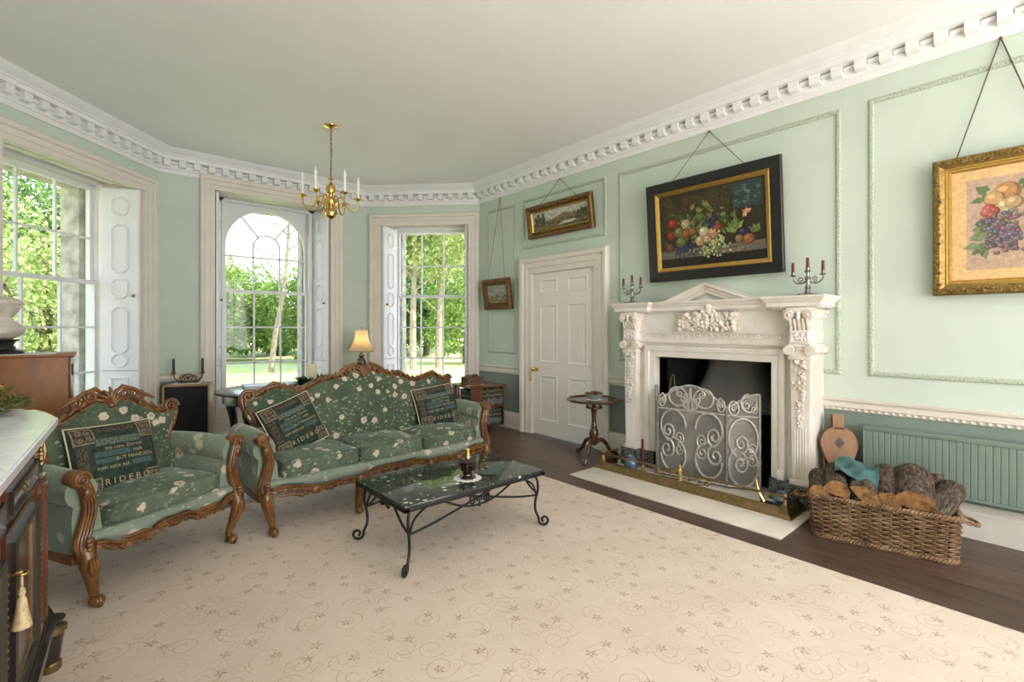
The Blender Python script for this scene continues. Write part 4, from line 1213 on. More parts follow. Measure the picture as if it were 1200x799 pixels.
def lobe(x0, dirx):                                   # big C scroll filling half a leaf
    out = []
    out.append((sc2(x0+dirx*0.22, 0.455, 0.19, 0.145, 90-dirx*90, dirx*0.72, 1.0, 0.95, 30), 0.0098))
    out.append((sc2(x0+dirx*0.145, 0.405, 0.11, 0.085, 260 if dirx > 0 else 280, dirx*1.5, 1.0, 0.15), 0.0098))
    out.append((sc2(x0+dirx*0.13, 0.245, 0.12, 0.095, 95 if dirx > 0 else 85, -dirx*1.5, 1.0, 0.15), 0.0098))
    out.append((sc2(x0+dirx*0.22, 0.20, 0.19, 0.15, 90+dirx*90, dirx*0.74, 0.95, 1.0, 30), 0.0098))
    out.append((sc2(x0+dirx*0.315, 0.355, 0.075, 0.062, 250, dirx*1.6, 1.0, 0.15), 0.0080))
    out.append((sc2(x0+dirx*0.315, 0.255, 0.075, 0.062, 110, -dirx*1.6, 1.0, 0.15), 0.0080))
    return out
scA = []
for x0, dx in ((0.02, 1), (0.98, -1)): scA += [( [(x, z) for x, z in p], r) for p, r in lobe(x0, dx)]
for s2 in (-1, 1):                                    # crest of the wide leaf
    scA += [([(0.5+s2*x, z) for x, z in spiral(0.0, 0, 1, 1, 0, 0, 1)], 0.001)][:0]
    scA += [(sc2(0.5+s2*0.19, 0.715, 0.14, 0.085, 0 if s2 < 0 else 180, s2*-0.9, 1.0, 0.9), 0.0098), (sc2(0.5+s2*0.10, 0.70, 0.06, 0.04, 90, s2*1.5, 1.0, 0.15), 0.0080),
            (sc2(0.5+s2*0.16, 0.745, 0.05, 0.035, 90, s2*-1.5, 1.0, 0.15), 0.0080), (sc2(0.5+s2*0.43, 0.675, 0.055, 0.06, 90, s2*1.0, 1.0, 0.8), 0.0080), (sc2(0.5+s2*0.43, 0.675, 0.035, 0.03, 0, s2*1.4, 1.0, 0.15), 0.0068),
            (sc2(0.5+s2*0.065, 0.655, 0.05, 0.028, 90, s2*1.6, 1.0, 0.15), 0.0068)]
scA += [(sc2(0.5, 0.66, 0.11, 0.05, 0, 1.0, 1, 1), 0.0080), ([(0.47, 0.62), (0.5, 0.80)], 0.0080), ([(0.53, 0.62), (0.5, 0.80)], 0.0080)]
screen_leaf(scr, A_, B_, lambda t: 0.665+0.155*math.sin(PI*t)**1.2, 0.02, 0.60, scA, 'main_leaf')
scB = [(sc2(0.5, 0.415, 0.44, 0.165, -100, 0.95, 1.0, 1.0, 36), 0.0098), (sc2(0.44, 0.375, 0.22, 0.08, 280, 1.5, 1.0, 0.15), 0.0098), (sc2(0.42, 0.21, 0.25, 0.09, 90, -1.5, 1.0, 0.15), 0.0098),
       (sc2(0.5, 0.19, 0.44, 0.165, 120, 0.85, 1.0, 1.0, 36), 0.0098), (sc2(0.76, 0.335, 0.17, 0.055, 250, 1.6, 1.0, 0.15), 0.0080), (sc2(0.76, 0.235, 0.17, 0.055, 110, -1.6, 1.0, 0.15), 0.0080),
       (sc2(0.22, 0.66, 0.16, 0.06, 90, 1.0, 1, 0.9), 0.0080), (sc2(0.22, 0.66, 0.10, 0.03, 0, 1.4, 1, 0.15), 0.0068), (sc2(0.68, 0.705, 0.24, 0.075, 90, 0.8, 1, 0.9), 0.0098), (sc2(0.60, 0.69, 0.13, 0.035, 90, 1.5, 1, 0.15), 0.0068), (sc2(0.82, 0.66, 0.12, 0.04, 90, -1.5, 1, 0.15), 0.0068)]
screen_leaf(scr, B_, C_, lambda t: 0.665+0.115*math.sin(PI/2*t)**1.3, 0.02, 0.595, scB, 'side_leaf')
screen_leaf(scr, A_, (4.085, 2.60, 0), lambda t: 0.665+0.115*math.sin(PI/2*t)**1.3, 0.02, 0.595, scB, 'side_leaf')

# small things inside the fender
def dark_candle():
    t = thing('candle', 'dark red candle in a brass holder inside the left end of the fender', 'candle', (3.80, 2.565, HZ))
    b = MB(); b.lathe([(0.0, 0.0), (0.032, 0.0), (0.03, 0.012), (0.014, 0.02), (0.012, 0.05), (0.018, 0.06), (0.016, 0.075), (0.0, 0.075)], 14); b.build('holder', M['brass'], t)
    b = MB(); b.lathe([(0.0, 0.07), (0.012, 0.07), (0.011, 0.30), (0.004, 0.305), (0.0, 0.305)], 12); b.build('wax', M['maroon_wax'], t)
dark_candle()
t = thing('pot', 'small blue glazed pot beside the dark red candle in the fender', 'pot', (3.80, 2.69, HZ))
b = MB(); b.lathe([(0.0, 0.0), (0.04, 0.0), (0.062, 0.03), (0.066, 0.06), (0.05, 0.10), (0.03, 0.115), (0.036, 0.13), (0.03, 0.13), (0.025, 0.11), (0.0, 0.10)], 20); b.build('body', M['ceramic_blue'], t)
b = MB(); b.tube([(0.05, 0, 0.10), (0.085, 0, 0.095), (0.088, 0, 0.05), (0.064, 0, 0.035)], 0.007, 8); b.build('handle', M['ceramic_blue'], t)
t = thing('pot', 'blue and white glazed pot at the right end of the fender', 'pot', (3.86, 1.405, HZ))
b = MB(); b.lathe([(0.0, 0.0), (0.035, 0.0), (0.055, 0.03), (0.06, 0.055), (0.045, 0.085), (0.03, 0.095), (0.034, 0.11), (0.028, 0.11), (0.0, 0.09)], 20); b.build('body', M['ceramic_blue'], t)
b = MB(); b.tube([(0, -0.045, 0.085), (0, -0.078, 0.08), (0, -0.08, 0.045), (0, -0.058, 0.035)], 0.006, 8); b.build('handle', M['ceramic_blue'], t)
t = thing('hearth_brush', 'black hearth brush box with brass handle at the right end of the fender', 'hearth brush', (3.745, 1.435, HZ), R(8))
b = MB(); b.box(-0.035, 0.035, -0.085, 0.075, 0.0, 0.045, 0.008); b.build('head', M['black_glaze'], t)
b = MB(); b.tube([(0, 0.05, 0.045), (0.0, 0.075, 0.09), (0.0, 0.095, 0.15), (0, 0.10, 0.20)], [0.018, 0.016, 0.012, 0.008], 10); b.build('handle', M['brass'], t)
t = thing('wall_socket', 'small white socket on the right-hand fireplace plinth', 'socket', (XR-HF-0.052, 1.455, 0.172))
b = MB(); b.box(0.0, 0.03, -0.025, 0.025, 0.0, 0.07, 0.003); b.build('face_plate', M['white_plastic'], t)
# fire irons standing at the left inside of the opening
t = thing('fire_tongs', 'steel fire tongs leaning in the left of the fireplace opening', 'fire tongs', (XR-0.04, FY+0.44, 0.02))
b = MB()
for dy in (-0.014, 0.014): b.tube(catmull([(-0.08, dy, 0.0), (-0.03, dy*1.8, 0.45), (0.0, dy*1.6, 0.78), (0.01, dy*0.3, 0.87)], 8), 0.006, 6)
b.build('arm', M['silver'], t)
t = thing('fire_tool_stand', 'brass knobbed fire iron standing between fireplace and log basket', 'fire iron', (4.07, 1.185, 0.0))
b = MB(); b.lathe([(0.0, 0.0), (0.028, 0.0), (0.03, 0.02), (0.014, 0.05), (0.010, 0.20), (0.026, 0.25), (0.03, 0.275), (0.02, 0.30), (0.012, 0.33), (0.020, 0.36), (0.012, 0.39), (0.016, 0.42), (0.0, 0.45)], 14); b.build('shaft', M['brass_old'], t)
t = thing('booklet', 'slim blue and white booklet standing behind the log basket', 'book', (4.07, 1.10, 0.0), R(-12))
b = MB(); b.box(-0.008, 0.008, -0.04, 0.04, 0.0, 0.31, 0.001); b.build('pages', M['cloth_white'], t)
b = MB(); b.box(-0.011, -0.0085, -0.042, 0.042, 0.0, 0.312); b.build('cover', M['ceramic_blue'], t)

# candelabra
def candelabrum(loc, label, wax, sc=1.0):
    t = thing('candelabrum', label, 'candlestick', loc, R(90))
    b = MB()
    b.lathe([(0.0, 0.0), (0.066, 0.0), (0.064, 0.008), (0.05, 0.016), (0.022, 0.026), (0.014, 0.05), (0.020, 0.065), (0.012, 0.085), (0.016, 0.12), (0.022, 0.135), (0.010, 0.15), (0.012, 0.175), (0.024, 0.18), (0.018, 0.187), (0.013, 0.195), (0.016, 0.21), (0.0, 0.21)], 16)
    for k in range(8):
        a = 2*PI*k/8; b.ball((0.058*math.cos(a), 0.058*math.sin(a), 0.010), 0.014, 0.014, 0.009, 8, 5)
    b.build('stem', M['silver'], t)
    for sg in (-1, 1):
        b = MB()
        pts = catmull([(0, 0, 0.125), (sg*0.03, 0, 0.10), (sg*0.07, 0, 0.098), (sg*0.098, 0, 0.125), (sg*0.10, 0, 0.15)], 7)
        b.tube(pts, 0.0058, 8)
        b.tube([(sg*x, 0, z) for x, z in spiral(0.045, 0.125, 0.022, 0.005, -90, 1.3, 18)], 0.0045, 6)
        b.lathe([(0.0, 0.145), (0.010, 0.15), (0.026, 0.155), (0.022, 0.160), (0.012, 0.164), (0.016, 0.18), (0.0, 0.18)], 14, (sg*0.10, 0, 0))
        b.build('branch', M['silver'], t)
    for x, z in ((-0.10, 0.178), (0, 0.208), (0.10, 0.178)):
        b = MB(); b.lathe([(0.0, z), (0.0115, z), (0.0105, z+0.075), (0.004, z+0.079), (0.0, z+0.079)], 12, (x, 0, 0))
        b.build('candle', wax, t)
    return t
SHZ = 1.5655
candelabrum((XR-0.20, FY+0.785, SHZ), 'pewter candelabrum with three dark red candles on the left end of the mantelpiece', M['maroon_wax'])
candelabrum((XR-0.20, FY-0.765, SHZ), 'pewter candelabrum with three dark red candles on the right end of the mantelpiece', M['maroon_wax'])
# ------------------------------------------------------------------ sofa and armchair
CZ = 0.0125
def sstep(a, b, x):
    t = max(0.0, min(1.0, (x-a)/(b-a))); return t*t*(3-2*t)
def make_settee(root, hx, top_pts, ncush, depth=0.60, seed=1):
    """hx: half distance between the arm posts; top_pts: crest outline (x>=0, z) from centre to corner. Faces -y."""
    rg = random.Random(seed)
    crest = catmull([(x, z, 0) for x, z in top_pts], 8)
    def ztop(x):
        x = abs(x)
        for p, q in zip(crest, crest[1:]):
            if p.x <= x <= q.x and q.x > p.x: return p.y+(q.y-p.y)*(x-p.x)/(q.x-p.x)
        return crest[-1].y
    xe = top_pts[-1][0]
    def yback(z): return depth-0.155+0.11*max(0, z-0.40)
    zlow = 0.30
    # ---- back upholstery
    b = MB()
    def bk(s, t, front=True):
        x = (2*s-1)
        zt = ztop(x*xe)-0.015
        z = zlow+(zt-zlow)*t
        ww = xe-0.005-0.06*math.exp(-((z-0.60)/0.075)**2)
        X = x*ww
        y = yback(z)
        if front:
            puff = 0.045*(1-abs(x)**6)*math.sin(PI*min(1, max(0, 0.08+t*0.9)))**0.6
            if ncush == 3:
                for c in (-0.335, 0.335): puff -= 0.012*math.exp(-((x-c)/0.014)**2)
            y -= puff
        else: y += 0.085
        return Vector((X, y, z))
    nu = 61 if ncush == 3 else 33
    b.grid(lambda s, t: bk(s, t, True), nu, 20)
    b.grid(lambda s, t: bk(s, t, False), nu, 20)
    for s in (0.0, 1.0):
        b.grid(lambda a, t, s=s: bk(s, t, True).lerp(bk(s, t, False), a), 2, 20)
    b.grid(lambda s, a: bk(s, 1, True).lerp(bk(s, 1, False), a), nu, 2)
    b.build('backrest', M['velvet_back'], root, smooth=50)
    # ---- carved back frame
    b = MB()
    def fpt(x, z, dy=0.0): return Vector((x, yback(z)+0.035+dy, z))
    ear = [(xe-0.075, 0.565), (xe-0.082, 0.61), (xe-0.055, 0.67), (xe-0.012, 0.735), (xe+0.005, 0.79)]
    right = [Vector((x, z, 0)) for x, z in ear]
    zc = top_pts[-1][1]
    right += [Vector((xe-0.002, zc+0.005, 0))]
    rs_ = catmull(right, 6)
    full = [(p.x, p.y) for p in rs_]+[(p.x, p.y) for p in crest[::-1][1:]]
    full = full+[(-x, z) for x, z in full[::-1][1:]]
    b.tube([fpt(x, z) for x, z in full], 0.023, 10)
    b.tube([fpt(x*0.985, z-0.016, -0.032) for x, z in full], 0.009, 8)
    fr = b.build('back_frame', M['walnut'], root, smooth=60)
    b = MB()
    for sg in (-1, 1):                                # corner scrolls
        cx, cz = sg*(xe-0.03), zc-0.005
        b.tube([fpt(x, z, -0.03) for x, z in spiral(cx, cz, 0.045, 0.008, 0 if sg > 0 else 180, sg*1.8, 30)], [0.013-0.005*i/30 for i in range(31)], 8)
        b.ball(fpt(cx, cz, -0.045), 0.014)
        b.tube([fpt(sg*(xe-x), z, -0.04) for x, z in ((0.07, 0.60), (0.075, 0.64), (0.045, 0.70), (0.012, 0.76))], [0.006, 0.015, 0.014, 0.005], 8)
        b.ball(fpt(sg*(xe-0.082), 0.575, -0.02), 0.026, 0.022, 0.030)
        for k in range(5): b.ball(fpt(sg*(xe-0.065+0.012*k), 0.64+0.03*k, -0.045), 0.010, u=7, v=5)
    # acanthus leaves running along the crest
    n = int(xe/0.05)
    for k in range(2, n):
        for sg in (-1, 1):
            x0 = sg*(0.05*k); x1 = sg*(0.05*k+0.055)
            if abs(x1) > xe-0.03: continue
            z0, z1 = ztop(x0), ztop(x1)
            p = [fpt(x0, z0+0.008, -0.045), fpt((x0+x1)/2, (z0+z1)/2+0.028, -0.04), fpt(x1, z1+0.012, -0.05)]
            b.tube(p, [0.004, 0.014, 0.005], 7, flat=0.6)
            if k % 2: b.ball(fpt(x0, z0-0.004, -0.055), 0.011, u=7, v=5)
    # pierced centre ornament: palmette with C scrolls
    zc0 = ztop(0)
    for k in range(7):
        a = R(90+(k-3)*24); L = 0.080 if k == 3 else 0.072
        b.tube([fpt(0.012*math.cos(a), zc0-0.055+0.02*math.sin(a), -0.05), fpt(L*0.6*math.cos(a), zc0-0.05+L*0.75*math.sin(a)+0.01, -0.06), fpt(L*1.15*math.cos(a), zc0-0.05+L*1.1*math.sin(a)+0.012, -0.045)], [0.006, 0.013, 0.005], 7)
    b.ball(fpt(0, zc0-0.055, -0.055), 0.020, 0.014, 0.018)
    for sg in (-1, 1):
        b.tube([fpt(x, z, -0.035) for x, z in spiral(sg*0.092, zc0+0.002, 0.036, 0.009, 90, sg*-1.5, 24)], 0.011, 8)
        b.tube([fpt(x, z, -0.035) for x, z in spiral(sg*0.165, zc0-0.022, 0.030, 0.008, 100, sg*-1.4, 24)], 0.010, 8)
        b.tube([fpt(sg*x, z, -0.04) for x, z in ((0.03, zc0+0.015), (0.07, zc0+0.045), (0.13, zc0+0.022), (0.20, zc0-0.02), (0.25, zc0-0.045))], [0.008, 0.014, 0.014, 0.012, 0.005], 8)
    if ncush == 3:
        for sg in (-1, 1):
            for cx, r in ((0.34, 0.03), (0.70, 0.032)):
                b.tube([fpt(sg*x, z, -0.03) for x, z in ((cx-0.09, ztop(cx-0.09)), (cx-0.04, ztop(cx-0.04)+0.022), (cx, ztop(cx)+0.03), (cx+0.05, ztop(cx+0.05)+0.02), (cx+0.09, ztop(cx+0.09)))], [0.006, 0.012, 0.013, 0.011, 0.005], 8)
    b.build('carving', M['walnut'], fr, smooth=60)
    # ---- seat base
    b = MB()
    def rail_low(x):
        a = abs(x)/hx
        return 0.262+0.020*math.cos(2*PI*a*1.0)-0.006*math.cos(6*PI*a)
    def sb(s, t):
        x = (2*s-1)*(hx-0.03); z = rail_low(x)+0.025+(0.345-rail_low(x)-0.025)*t
        y = -0.045+0.012*t-0.02*math.sin(PI*t)-0.03*(1-(x/hx)**2)
        return Vector((x, y, z))
    b.grid(sb, 41, 6)
    b.grid(lambda s, t: Vector(((2*s-1)*(hx-0.03), -0.033-0.03*(1-(2*s-1)**2)+(depth-0.1)*t, 0.345)), 41, 2)
    b.box(-hx+0.04, hx-0.04, 0.0, depth-0.02, 0.26, 0.335)
    b.build('seat_base', M['velvet_arm'], root, smooth=50)
    # ---- carved front rail
    b = MB()
    N = 48
    pts = []
    for i in range(N+1):
        x = (2*i/N-1)*(hx-0.04); pts.append(Vector((x, -0.055-0.03*(1-(x/hx)**2), rail_low(x))))
    b.tube(pts, 0.022, 8, flat=0.7)
    b.tube([p+Vector((0, -0.016, 0.020)) for p in pts], 0.008, 6)
    cxs = (0.0,) if ncush == 1 else (-0.30*2, 0.0, 0.30*2)
    for cx in cxs:
        zc_ = rail_low(cx)
        y = -0.085-0.0
        b.ball((cx, y, zc_-0.005), 0.045, 0.018, 0.028)
        for sg in (-1, 1):
            b.tube([(cx+sg*x, y, zc_+z) for x, z in spiral(0.065, -0.004, 0.026, 0.006, 180, -1.4, 20)], 0.009, 7)
            b.tube([(cx+sg*x, y+0.004, zc_+z) for x, z in ((0.04, 0.01), (0.10, -0.022), (0.16, 0.004), (0.22, 0.0), (0.26, 0.012))], [0.006, 0.014, 0.012, 0.010, 0.004], 8)
    for k in range(int(2*hx/0.06)):
        x = -hx+0.08+0.06*k
        if abs(x) > hx-0.08: continue
        p0 = Vector((x, -0.078-0.03*(1-(x/hx)**2), rail_low(x)))
        b.tube([p0+Vector((-0.02, 0, 0.008)), p0+Vector((0, -0.008, -0.006)), p0+Vector((0.025, 0, 0.004))], [0.003, 0.010, 0.003], 6)
    b.build('front_rail', M['walnut'], root, smooth=60)
    b = MB()
    for sg in (-1, 1): b.box(sg*(hx-0.02), sg*(hx+0.035), -0.03, depth+0.03, 0.215, 0.262, 0.006)
    b.box(-hx, hx, depth, depth+0.05, 0.215, 0.27, 0.004)
    b.build('side_rail', M['walnut'], root)
    # ---- arms
    for sg in (-1, 1):
        b = MB()
        sec = []
        for a in range(-60, 221, 14):                # the roll
            sec.append((hx-0.006+0.070*math.cos(R(a)), 0.555+0.078*math.sin(R(a))))
        sec = [(hx+0.028, 0.255), (hx+0.036, 0.42)]+sec+[(hx-0.085, 0.45), (hx-0.10, 0.30), (hx-0.10, 0.255)]
        L0, L1 = -0.025, depth-0.02
        ny = 14; k = len(sec); vv = []; ff = []
        for j in range(ny+1):
            t = j/ny; y = L0+(L1-L0)*t
            e = 1.0-0.06*(1-min(1, t*6))**2
            for x, z in sec:
                cz = 0.45
                vv.append((sg*(hx+(x-hx)*e), y, cz+(z-cz)*e+0.012*math.sin(PI*t)*(1 if z > 0.5 else 0)))
        for j in range(ny):
            for q in range(k): ff.append((j*k+q, j*k+(q+1) % k, (j+1)*k+(q+1) % k, (j+1)*k+q))
        ff.append(tuple(range(k))); ff.append(tuple(range(ny*k, (ny+1)*k))[::-1])
        b.add(vv, ff)
        b.build('arm', M['velvet_arm'], root, smooth=50)
        # carved arm post with scroll, continuing into the front leg
        b = MB()
        yf = -0.048
        pp = catmull([(hx+0.010, yf, 0.615), (hx-0.010, yf-0.004, 0.56), (hx-0.026, yf-0.002, 0.47), (hx-0.010, yf, 0.385), (hx+0.010, yf-0.006, 0.315), (hx-0.002, yf-0.012, 0.255)], 7)
        rr = [0.024, 0.030, 0.033, 0.034, 0.036, 0.038]
        rad = [rr[min(5, i//7)]+(rr[min(5, i//7+1)]-rr[min(5, i//7)])*(i % 7)/7 for i in range(len(pp))]
        b.tube([(sg*p.x, p.y, p.z) for p in pp], rad, 12, flat=0.6, ref=(1, 0, 0))
        for o in (-0.4, 0.0, 0.4):
            b.tube([(sg*(p.x+o*r), p.y-0.57*r, p.z) for p, r in list(zip(pp, rad))[4:-4]], 0.0065, 6)
        cx, cz = hx+0.014, 0.612
        b.lathe([(0.0, -0.058), (0.020, -0.060), (0.036, -0.056), (0.041, -0.048), (0.041, 0.02), (0.0, 0.02)], 20, (sg*cx, -0.01, cz), 'y')
        b.tube([(sg*x, -0.068, z) for x, z in spiral(cx, cz, 0.036, 0.007, 180, -1.9, 34)], 0.0068, 7)
        b.ball((sg*cx, -0.070, cz), 0.014)
        b.ball((sg*(hx-0.005), -0.075, 0.545), 0.022, 0.014, 0.030)
        for k2 in range(4): b.ball((sg*(hx-0.005), -0.092+0.002*k2, 0.33-0.022*k2), 0.020-0.002*k2, 0.012, 0.014, 8, 6)
        b.build('arm_post', M['walnut'], root, smooth=60)
        b = MB()
        lp = catmull([(hx-0.004, -0.055, 0.285), (hx-0.008, -0.074, 0.215), (hx-0.028, -0.062, 0.13), (hx-0.045, -0.046, 0.06), (hx-0.045, -0.058, 0.022)], 7)
        lr = [0.036, 0.037, 0.027, 0.020, 0.022]
        rad = [lr[min(4, i//7)]+(lr[min(4, i//7+1)]-lr[min(4, i//7)])*(i % 7)/7 for i in range(len(lp))]
        b.tube([(sg*p.x, p.y, p.z) for p in lp], rad, 12)
        b.ball((sg*(hx-0.045), -0.068, 0.026), 0.032, 0.036, 0.026)
        b.tube([(sg*(hx-0.045), -0.070+y, z) for y, z in spiral(-0.006, 0.028, 0.030, 0.006, -90, -1.3, 18)], 0.010, 6)
        for k2 in (-1, 0, 1): b.tube([(sg*(hx-0.005+0.014*k2), -0.112, 0.25), (sg*(hx-0.012+0.016*k2), -0.114, 0.20), (sg*(hx-0.026+0.006*k2), -0.092, 0.145)], [0.004, 0.011, 0.003], 6)
        b.build('front_leg', M['walnut'], root, smooth=60)
        b = MB()
        b.tube([(sg*(hx-0.02), depth+0.01, 0.25), (sg*(hx-0.025), depth+0.03, 0.12), (sg*(hx-0.03), depth+0.06, 0.0)], [0.034, 0.030, 0.024], 10)
        b.build('rear_leg', M['walnut'], root, smooth=60)
    if ncush == 3:
        for cx in (-0.30, 0.30):
            b = MB()
            b.tube(catmull([(cx, -0.085, 0.27), (cx, -0.10, 0.20), (cx, -0.085, 0.11), (cx, -0.075, 0.025)], 6), [0.034+0.0*i for i in range(7)]+[0.034-0.001*i for i in range(12)], 10)
            b.ball((cx, -0.09, 0.026), 0.030, 0.034, 0.026)
            b.build('middle_leg', M['walnut'], root, smooth=60)
    # ---- loose seat cushions with piping
    wtot = 2*(hx-0.105)
    wc = wtot/ncush
    for i in range(ncush):
        cx = -wtot/2+wc*(i+0.5)
        b = MB(); yd = depth-0.11
        b.soft((cx, yd/2-0.055, 0.398), wc-0.006, yd+0.02, 0.105, 9, 14, 0.022)
        for j, p in enumerate(b.v):
            k = 0.006*mnoise.noise(Vector(p)*7.0+Vector((seed, 0, 0)))
            b.v[j] = (p[0], p[1]+k, p[2]+k*1.2)
        cu = b.build('seat_cushion', M['velvet_seat'], root, smooth=60)
        b = MB()
        y0, y1 = -0.055-0.008, yd-0.06
        for z in (0.442, 0.354):
            y0_ = -0.063
            b.tube([(cx-wc/2+0.012, y1*0.8, z), (cx-wc/2+0.010, y0_+0.03, z), (cx-wc/2+0.028, y0_+0.004, z), (cx+wc/2-0.028, y0_+0.004, z), (cx+wc/2-0.010, y0_+0.03, z), (cx+wc/2-0.012, y1*0.8, z)], 0.0055, 6)
        b.build('piping', M['velvet_seat'], cu)
    return root

SOFA_TOP = [(0.0, 0.975), (0.12, 0.955), (0.20, 0.93), (0.36, 0.90), (0.49, 0.85), (0.60, 0.865), (0.70, 0.885), (0.81, 0.835), (0.90, 0.835)]
SOFA_LOC = (1.735, 3.42, CZ); SOFA_R = R(3.0)
sofa = thing('sofa', 'long carved walnut sofa in green floral velvet with three seat cushions', 'sofa', SOFA_LOC, SOFA_R)
make_settee(sofa, 0.915, SOFA_TOP, 3, 0.56, 2)
CH_TOP = [(0.0, 0.925), (0.07, 0.905), (0.15, 0.865), (0.22, 0.825), (0.29, 0.79), (0.345, 0.80), (0.385, 0.815)]
CH_LOC = (0.302, 3.262, CZ); CH_R = R(29.0)
chair = thing('armchair', 'carved walnut armchair in green floral velvet', 'armchair', CH_LOC, CH_R)
make_settee(chair, 0.405, CH_TOP, 1, 0.56, 5)

# ---- tapestry cushions with lettering
def text_mesh(b, s, size, fx, fz, place, mat, align='LEFT'):
    cu = bpy.data.curves.new('t', 'FONT'); cu.body = s; cu.size = size; cu.align_x = align; cu.resolution_u = 2
    o = bpy.data.objects.new('t', cu); COL.objects.link(o)
    dg = bpy.context.evaluated_depsgraph_get()
    me = o.evaluated_get(dg).to_mesh()
    b.m = mat
    b.add([place(fx+v.co.x, fz+v.co.y) for v in me.vertices], [tuple(p.vertices) for p in me.polygons])
    o.evaluated_get(dg).to_mesh_clear()
    bpy.data.objects.remove(o); bpy.data.curves.remove(cu)

def make_pillow(name, label, w_, h_, matrix):
    t = bpy.data.objects.new(name, None); COL.objects.link(t); t.empty_display_size = 0.05
    t.matrix_world = matrix
    tag(t, label, 'cushion', 'tapestry scatter cushions with lettering')
    T = 0.065
    def edge(u, v):                                  # pinched outline
        k = 1-0.035*(1-abs(v)**2)*abs(u)**3; k2 = 1-0.035*(1-abs(u)**2)*abs(v)**3
        return u*w_/2*k, v*h_/2*k2
    def thick(u, v): return T*((1-u**4)*(1-v**4))**0.55
    b = MB(); n = 25
    for sg in (-1, 1):
        def f(s, t_, sg=sg):
            u, v = 2*s-1, 2*t_-1
            x, z = edge(u, v)
            return Vector((x, sg*thick(u, v), z))
        b.grid(f, n, n)
    b.build('cover', M['tapestry'], t, smooth=60)
    b = MB()
    ring = [(-1+2*i/14, -1) for i in range(14)]+[(1, -1+2*i/14) for i in range(14)]+[(1-2*i/14, 1) for i in range(14)]+[(-1, 1-2*i/14) for i in range(14)]
    b.tube([Vector((edge(u, v)[0], 0, edge(u, v)[1])) for u, v in ring], 0.005, 6, closed=True)
    b.build('piping', M['piping'], t)
    b = MB()
    def place(x, z, off=0.002):
        u, v = x/(w_/2), z/(h_/2)
        X, Z = edge(max(-1, min(1, u)), max(-1, min(1, v)))
        return Vector((X, -thick(max(-1, min(1, u)), max(-1, min(1, v)))-off, Z))
    def patch(x0, x1, z0, z1, mat, off=0.0015, k=6):
        b.m = mat
        b.grid(lambda s, q: place(x0+(x1-x0)*s, z0+(z1-z0)*q, off), k, k)
    X, Z = w_/2*0.93, h_/2*0.92
    e = 0.085*w_/0.42
    for (x0, z1) in ((-X, Z), (X-e, Z), (-X, -Z+e), (X-e, -Z+e)):
        patch(x0-0.003, x0+e+0.003, z1-e-0.003, z1+0.003, 1, 0.0012)
        patch(x0+0.004, x0+e-0.004, z1-e+0.004, z1-0.004, 0, 0.0018)
        for q in range(4):
            cx, cz = x0+e*(0.3+0.4*(q % 2)), z1-e*(0.3+0.4*(q//2))
            b.m = 1
            p = spiral(cx, cz, e*0.17, e*0.03, 90*q, 1.3, 12)
            for (xa, za), (xb, zb) in zip(p, p[1:]):
                d = Vector((xb-xa, zb-za)); 
                if d.length < 1e-6: continue
                d.normalize(); nx, nz = -d.y*0.0022, d.x*0.0022
                b.poly([place(xa-nx, za-nz, 0.0026), place(xb-nx, zb-nz, 0.0026), place(xb+nx, zb+nz, 0.0026), place(xa+nx, za+nz, 0.0026)])
    patch(-X+e+0.02, X-e-0.02, Z-0.035, Z-0.003, 0, 0.0014, 10)
    patch(-X, -X+0.045, -Z+e+0.01, Z-e-0.01, 0, 0.0014, 8)
    # bands behind some of the lines of writing
    sc_ = w_/0.42
    lines = [('LOQUERIS', 0.042, 0.080, 1, -0.108), ('me cura, Dormit', 0.027, 0.049, 2, -0.075), ('mala', 0.027, 0.018, 2, 0.055), ('AUT MANDATA', 0.027, -0.017, 2, -0.035),
             ('non satis est', 0.030, -0.055, 2, -0.125), ('RIDEBO', 0.046, -0.140, 2, -0.100)]
    for z0, z1, x0, x1 in ((0.074, 0.116, -0.115, 0.105), (0.012, 0.042, -0.125, 0.045), (-0.022, 0.004, -0.125, -0.02), (-0.058, -0.028, 0.045, 0.15)):
        patch(x0*sc_, x1*sc_, z0*h_/0.40, z1*h_/0.40, 3, 0.0014, 8)
    for s, size, z, mt, x in lines:
        sp = ' '.join(s) if s in ('RIDEBO',) else s
        text_mesh(b, sp, size*sc_, x*sc_, z*h_/0.40, lambda a, c: place(a, c, 0.0034), mt)
    b.build('embroidery', [M['tapestry_border'], M['thread_tan'], M['thread_gold'], M['thread_blue']], t, smooth=0)
    return t
def in_settee(loc, rot, x, y, z, tilt, roll, yaw=0.0):
    return Matrix.Translation(loc) @ Matrix.Rotation(rot, 4, 'Z') @ Matrix.Translation((x, y, z)) @ Matrix.Rotation(R(yaw), 4, 'Z') @ Matrix.Rotation(R(-tilt), 4, 'X') @ Matrix.Rotation(R(-roll), 4, 'Y')
make_pillow('scatter_cushion', 'dark green tapestry cushion with lettering on the armchair', 0.43, 0.40, in_settee(CH_LOC, CH_R, -0.055, 0.315, 0.585, 20, -2))
make_pillow('scatter_cushion', 'dark green tapestry cushion tilted against the left arm of the sofa', 0.40, 0.38, in_settee(SOFA_LOC, SOFA_R, -0.60, 0.335, 0.610, 20, 18, 4))
make_pillow('scatter_cushion', 'dark green tapestry cushion near the right arm of the sofa', 0.43, 0.37, in_settee(SOFA_LOC, SOFA_R, 0.66, 0.335, 0.605, 20, 5, -4))

